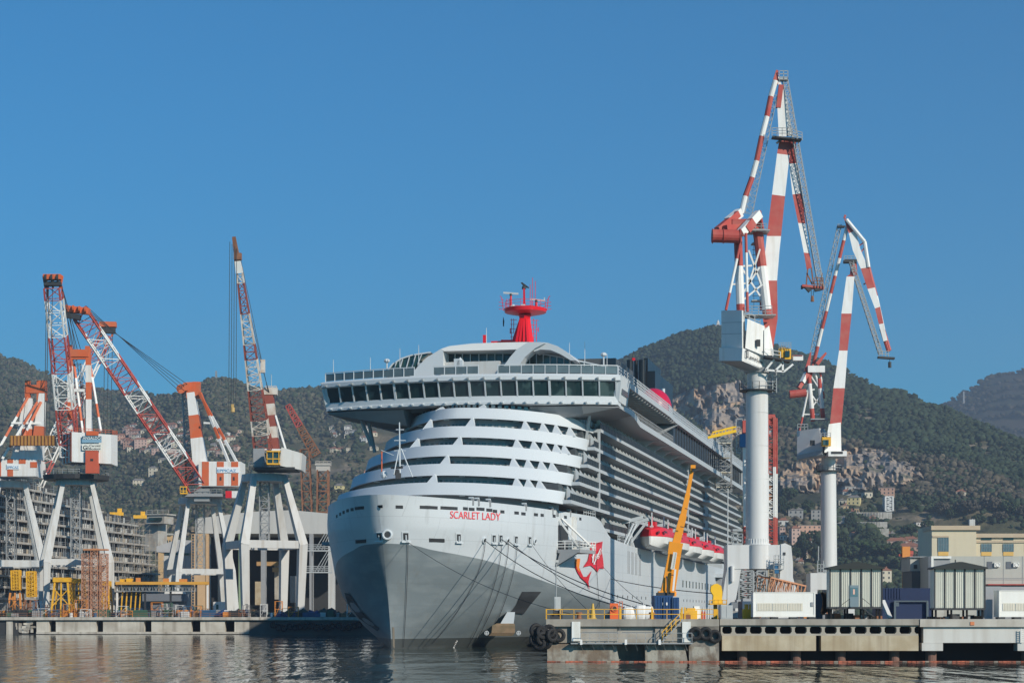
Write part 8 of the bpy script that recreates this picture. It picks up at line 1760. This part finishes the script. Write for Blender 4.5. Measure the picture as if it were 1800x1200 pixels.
CL_ = [(212, 300, 742, 800, 26, ('pink', 'cream', 'white', 'salmon'), 'small house in the dense village cluster left of the striped crane mast', 'village houses left'),
 (296, 345, 745, 812, 20, ('cream', 'pink', 'white', 'grey'), 'small house in the village close behind the striped crane mast', 'village houses behind the mast'),
 (368, 420, 762, 806, 12, ('cream', 'white', 'pink'), 'small house in the cluster behind the striped crane back stays', 'village houses behind the stays'),
 (578, 660, 742, 800, 10, ('white', 'grey', 'cream'), 'tiny house on the wooded slope below the left bridge wing', 'tiny houses below the bridge wing'),
 (1372, 1436, 930, 1002, 12, ('pink', 'cream', 'salmon', 'white'), 'small house in the cluster between the two crane columns', 'houses between the columns'),
 (1560, 1634, 938, 985, 14, ('pink', 'salmon', 'cream', 'ochre'), 'small house in the terracotta cluster left of the office building', 'houses by the office building'),
 (1478, 1540, 868, 925, 8, ('grey', 'cream', 'ochre'), 'small house among the terraces under the right quarry', 'houses under the quarry')]
for xa_, xb_, ya_, yb_, n_, cs, lab, grp in CL_:
    for k in range(int(n_*1.6)):
        house(random.uniform(xa_, xb_), random.uniform(ya_, yb_), random.uniform(7, 16), random.uniform(4, 10), random.choice(cs), lab, random.choice(('tile', 'tile', 'slate', 'flat')), grp=grp)
# lift tower with white frame
b = hill_at(1561, 898); lt_ = thing('lift_tower', b, 'white framed lift tower in front of the brown works building', 'tower'); s = b.y/F
mb = MB(); mb.rbox((b.x, b.y, b.z-6), 13*s, 8, 24*s+6); mb.build('core', M_grey, lt_)
mb = MB(); lattice(mb, (b.x, b.y-1, b.z), (b.x, b.y-1, b.z+25*s), 13*s, 13*s, 9, 9, 5, .7, .4); mb.build('frame', M_white, lt_)
# terrace walls
for k, (px, py, w, h, lab) in enumerate(((1534, 910, 66, 10, 'long pale terrace retaining wall, uppermost below the yellow house'), (1530, 924, 58, 7, 'second long terrace retaining wall below the yellow house'), (1536, 936, 52, 7, 'lowest of the long terrace walls below the yellow house'))):
    b = hill_at(px, py); s = b.y/F; r = thing('retaining_wall', b, lab, 'wall', 'terrace walls on the right slope')
    mb = MB(); mb.rbox((b.x, b.y, b.z-4), w*s, 4, h*s+4, -.08)
    mb.build('wall', M_conc_lt, r)
    mb = MB()
    for q in range(14): mb.rbox((b.x-w*s/2+w*s*(q+.5)/14, b.y-2.4, b.z+.3), .8, .5, h*s*.9, -.08)
    mb.build('buttress', M_concrete, r)
# sanctuary on the summit
b = W(1258, 582, 2890); sn = thing('hilltop_church', b, 'tiny church with a bell tower on the wooded summit left of the crane', 'church'); s = b.y/F
mb = MB(); mb.rbox((b.x+6, b.y, b.z-14), 20, 12, 22); mb.build('nave', mat('wall_pink', (.52, .36, .30)), sn)
mb = MB(); mb.rbox((b.x+3, b.y-4, b.z-14), 4, 4, 25); mb.tube((b.x+3, b.y-4, b.z+11), (b.x+3, b.y-4, b.z+16), 2.6, .3, n=8); mb.build('bell_tower', mat('wall_white', (.62, .60, .56)), sn)
for px, y0_, y1_, Y, lab in ((1694, 700, 688, 4600, 'tiny lattice mast on the far ridge at the right'), (380, 672, 652, 2900, 'thin radio mast on the wooded knoll between the left cranes')):
    b = W(px, y0_, Y); mb = MB(); lattice(mb, b-Vector((0, 0, 12)), W(px, y1_, Y), 3, 1.5, 3, 1.5, 8, .5, .3); mb.build('radio_mast', M_galv, label=lab, cat='mast')
# church with little dome in village
# ---- single trees near the houses on the right
def leaf_crown(c, rx, rz_, n, base, tall=1.0, name='crown', parent=None, seed=0, rad=.17):
    rs = np.random.default_rng(seed); P = []; R = []; C = []
    for k in range(n):
        d = rs.normal(size=3); d /= np.linalg.norm(d); f = rs.uniform(.45, 1)**.5; lump = 1+.22*noise.noise(Vector(tuple(d*2.2))+Vector((seed, 0, 0)))
        P.append((d[0]*rx*f*lump, d[1]*rx*f*lump, d[2]*rz_*f*lump)); R.append(rx*rad*rs.uniform(.55, 1.25)); kk = rs.uniform(.6, 1.45); C.append([q*kk for q in base])
    o = crowns(np.array(P)+np.array([0, 0, 0]), np.array(R), np.array(C), name, M_leaf, tall, seed); o.parent = parent; o.location = c; return o
M_bark = mat('bark', (.09, .07, .05), .9)
def tree(px, py, w, h, kind, label, grp, seed, Y=None):
    b = hill_at(px, py) if Y is None else W(px, py, Y); s = b.y/F; H_ = h*s; R_ = w*s/2
    r = thing({'pine': 'umbrella_pine', 'cypress': 'cypress_tree', 'oak': 'broadleaf_tree', 'bare': 'bare_tree'}[kind], b, label, 'tree', grp)
    mb = MB()
    if kind == 'pine':
        mb.tube((b.x, b.y, b.z-2), (b.x+.3, b.y, b.z+H_*.66), R_*.09, R_*.05, n=7)
        for k in range(5): a = k*1.3; mb.tube((b.x+.2, b.y, b.z+H_*.5), (b.x+math.cos(a)*R_*.6, b.y+math.sin(a)*R_*.6, b.z+H_*.74), R_*.04, R_*.02, n=5)
        mb.build('trunk', M_bark, r); leaf_crown((0, 0, H_*.78), R_, H_*.24, 190, (.028, .045, .016), .8, 'crown', r, seed)
    elif kind == 'cypress':
        mb.tube((b.x, b.y, b.z-2), (b.x, b.y, b.z+H_*.8), R_*.2, R_*.05, n=6); mb.build('trunk', M_bark, r); leaf_crown((0, 0, H_*.52), R_, H_*.5, 110, (.020, .032, .018), 1.6, 'crown', r, seed, .35)
    else:
        mb.tube((b.x, b.y, b.z-2), (b.x, b.y, b.z+H_*.45), R_*.12, R_*.08, n=7)
        for k in range(6): a = k*1.1; mb.tube((b.x, b.y, b.z+H_*.35), (b.x+math.cos(a)*R_*.6, b.y+math.sin(a)*R_*.6, b.z+H_*.75), R_*.05, R_*.02, n=5)
        mb.build('trunk', M_bark, r); leaf_crown((0, 0, H_*.6), R_, H_*.4, 170, (.032, .048, .022) if kind == 'oak' else (.07, .06, .045), .9, 'crown', r, seed)
spots = [(1517, 977, 52, 24, 'pine'), (1490, 985, 40, 26, 'oak'), (1545, 985, 40, 26, 'pine'), (1570, 985, 34, 30, 'oak'), (1392, 905, 26, 22, 'oak'), (1430, 978, 34, 44, 'oak'), (1410, 985, 16, 46, 'cypress'), (1442, 1000, 24, 50, 'cypress'), (1375, 905, 18, 30, 'cypress'), (1490, 942, 12, 34, 'cypress'), (1496, 932, 14, 26, 'cypress'), (1512, 950, 11, 24, 'cypress'), (1483, 960, 20, 26, 'oak'), (1528, 955, 24, 20, 'oak'), (1585, 1010, 40, 34, 'oak'), (1610, 1000, 30, 26, 'bare'), (1560, 1005, 30, 20, 'oak'), (1600, 940, 32, 18, 'oak'), (1630, 935, 24, 20, 'oak'), (1603, 900, 22, 20, 'oak'), (1480, 1005, 30, 24, 'oak'), (1398, 988, 20, 26, 'oak'), (1420, 900, 22, 20, 'oak'), (1460, 895, 18, 20, 'cypress'), (1378, 985, 16, 22, 'oak'), (1388, 880, 30, 22, 'oak'), (1655, 905, 26, 22, 'bare'), (1700, 905, 40, 24, 'bare'), (1740, 900, 36, 26, 'bare'), (1775, 905, 34, 24, 'oak'), (1672, 912, 20, 18, 'oak'), (1800, 912, 30, 22, 'bare'), (1758, 918, 26, 18, 'bare'), (1720, 922, 26, 16, 'oak')]
ORD = ['farthest left', 'second from the left', 'third from the left', 'fourth from the left', 'fifth from the left', 'sixth from the left', 'seventh from the left', 'eighth from the left', 'ninth from the left', 'tenth from the left', 'eleventh from the left', 'twelfth from the left', 'thirteenth from the left', 'fourteenth from the left', 'fifteenth from the left', 'sixteenth from the left', 'seventeenth from the left', 'eighteenth from the left', 'nineteenth from the left', 'twentieth from the left', 'twenty-first from the left']
by = {}
for s_ in sorted(spots): by.setdefault(s_[4], []).append(s_)
DESC = {'pine': 'broad flat umbrella pine on the right slope', 'cypress': 'slim dark cypress on the right slope', 'oak': 'bushy green tree on the right slope', 'bare': 'brownish leafless tree on the right slope'}
sd = 100
for kind, L_ in by.items():
    for i, (px, py, w, h, _) in enumerate(L_):
        sd += 1; tree(px, py, w, h, kind, DESC[kind]+', '+ORD[i], {'pine': 'umbrella pines', 'cypress': 'cypresses', 'oak': 'bushy trees', 'bare': 'leafless trees'}[kind]+' on the right slope', sd)
# ================================================================= the air: a closed box of thin even haze
mb = MB(); mb.box(-3600, 3600, -120, 5600, -6, 760); 
hz = bpy.data.materials.new('haze_air'); hz.use_nodes = True; N = hz.node_tree.nodes
N.remove(N['Principled BSDF']); pv = N.new('ShaderNodeVolumePrincipled'); pv.inputs['Color'].default_value = (0.66, 0.77, 0.92, 1); pv.inputs['Density'].default_value = 0.00013; pv.inputs['Anisotropy'].default_value = 0.2
hz.node_tree.links.new(pv.outputs[0], N['Material Output'].inputs['Volume'])
mb.build('haze', hz, kind='stuff')
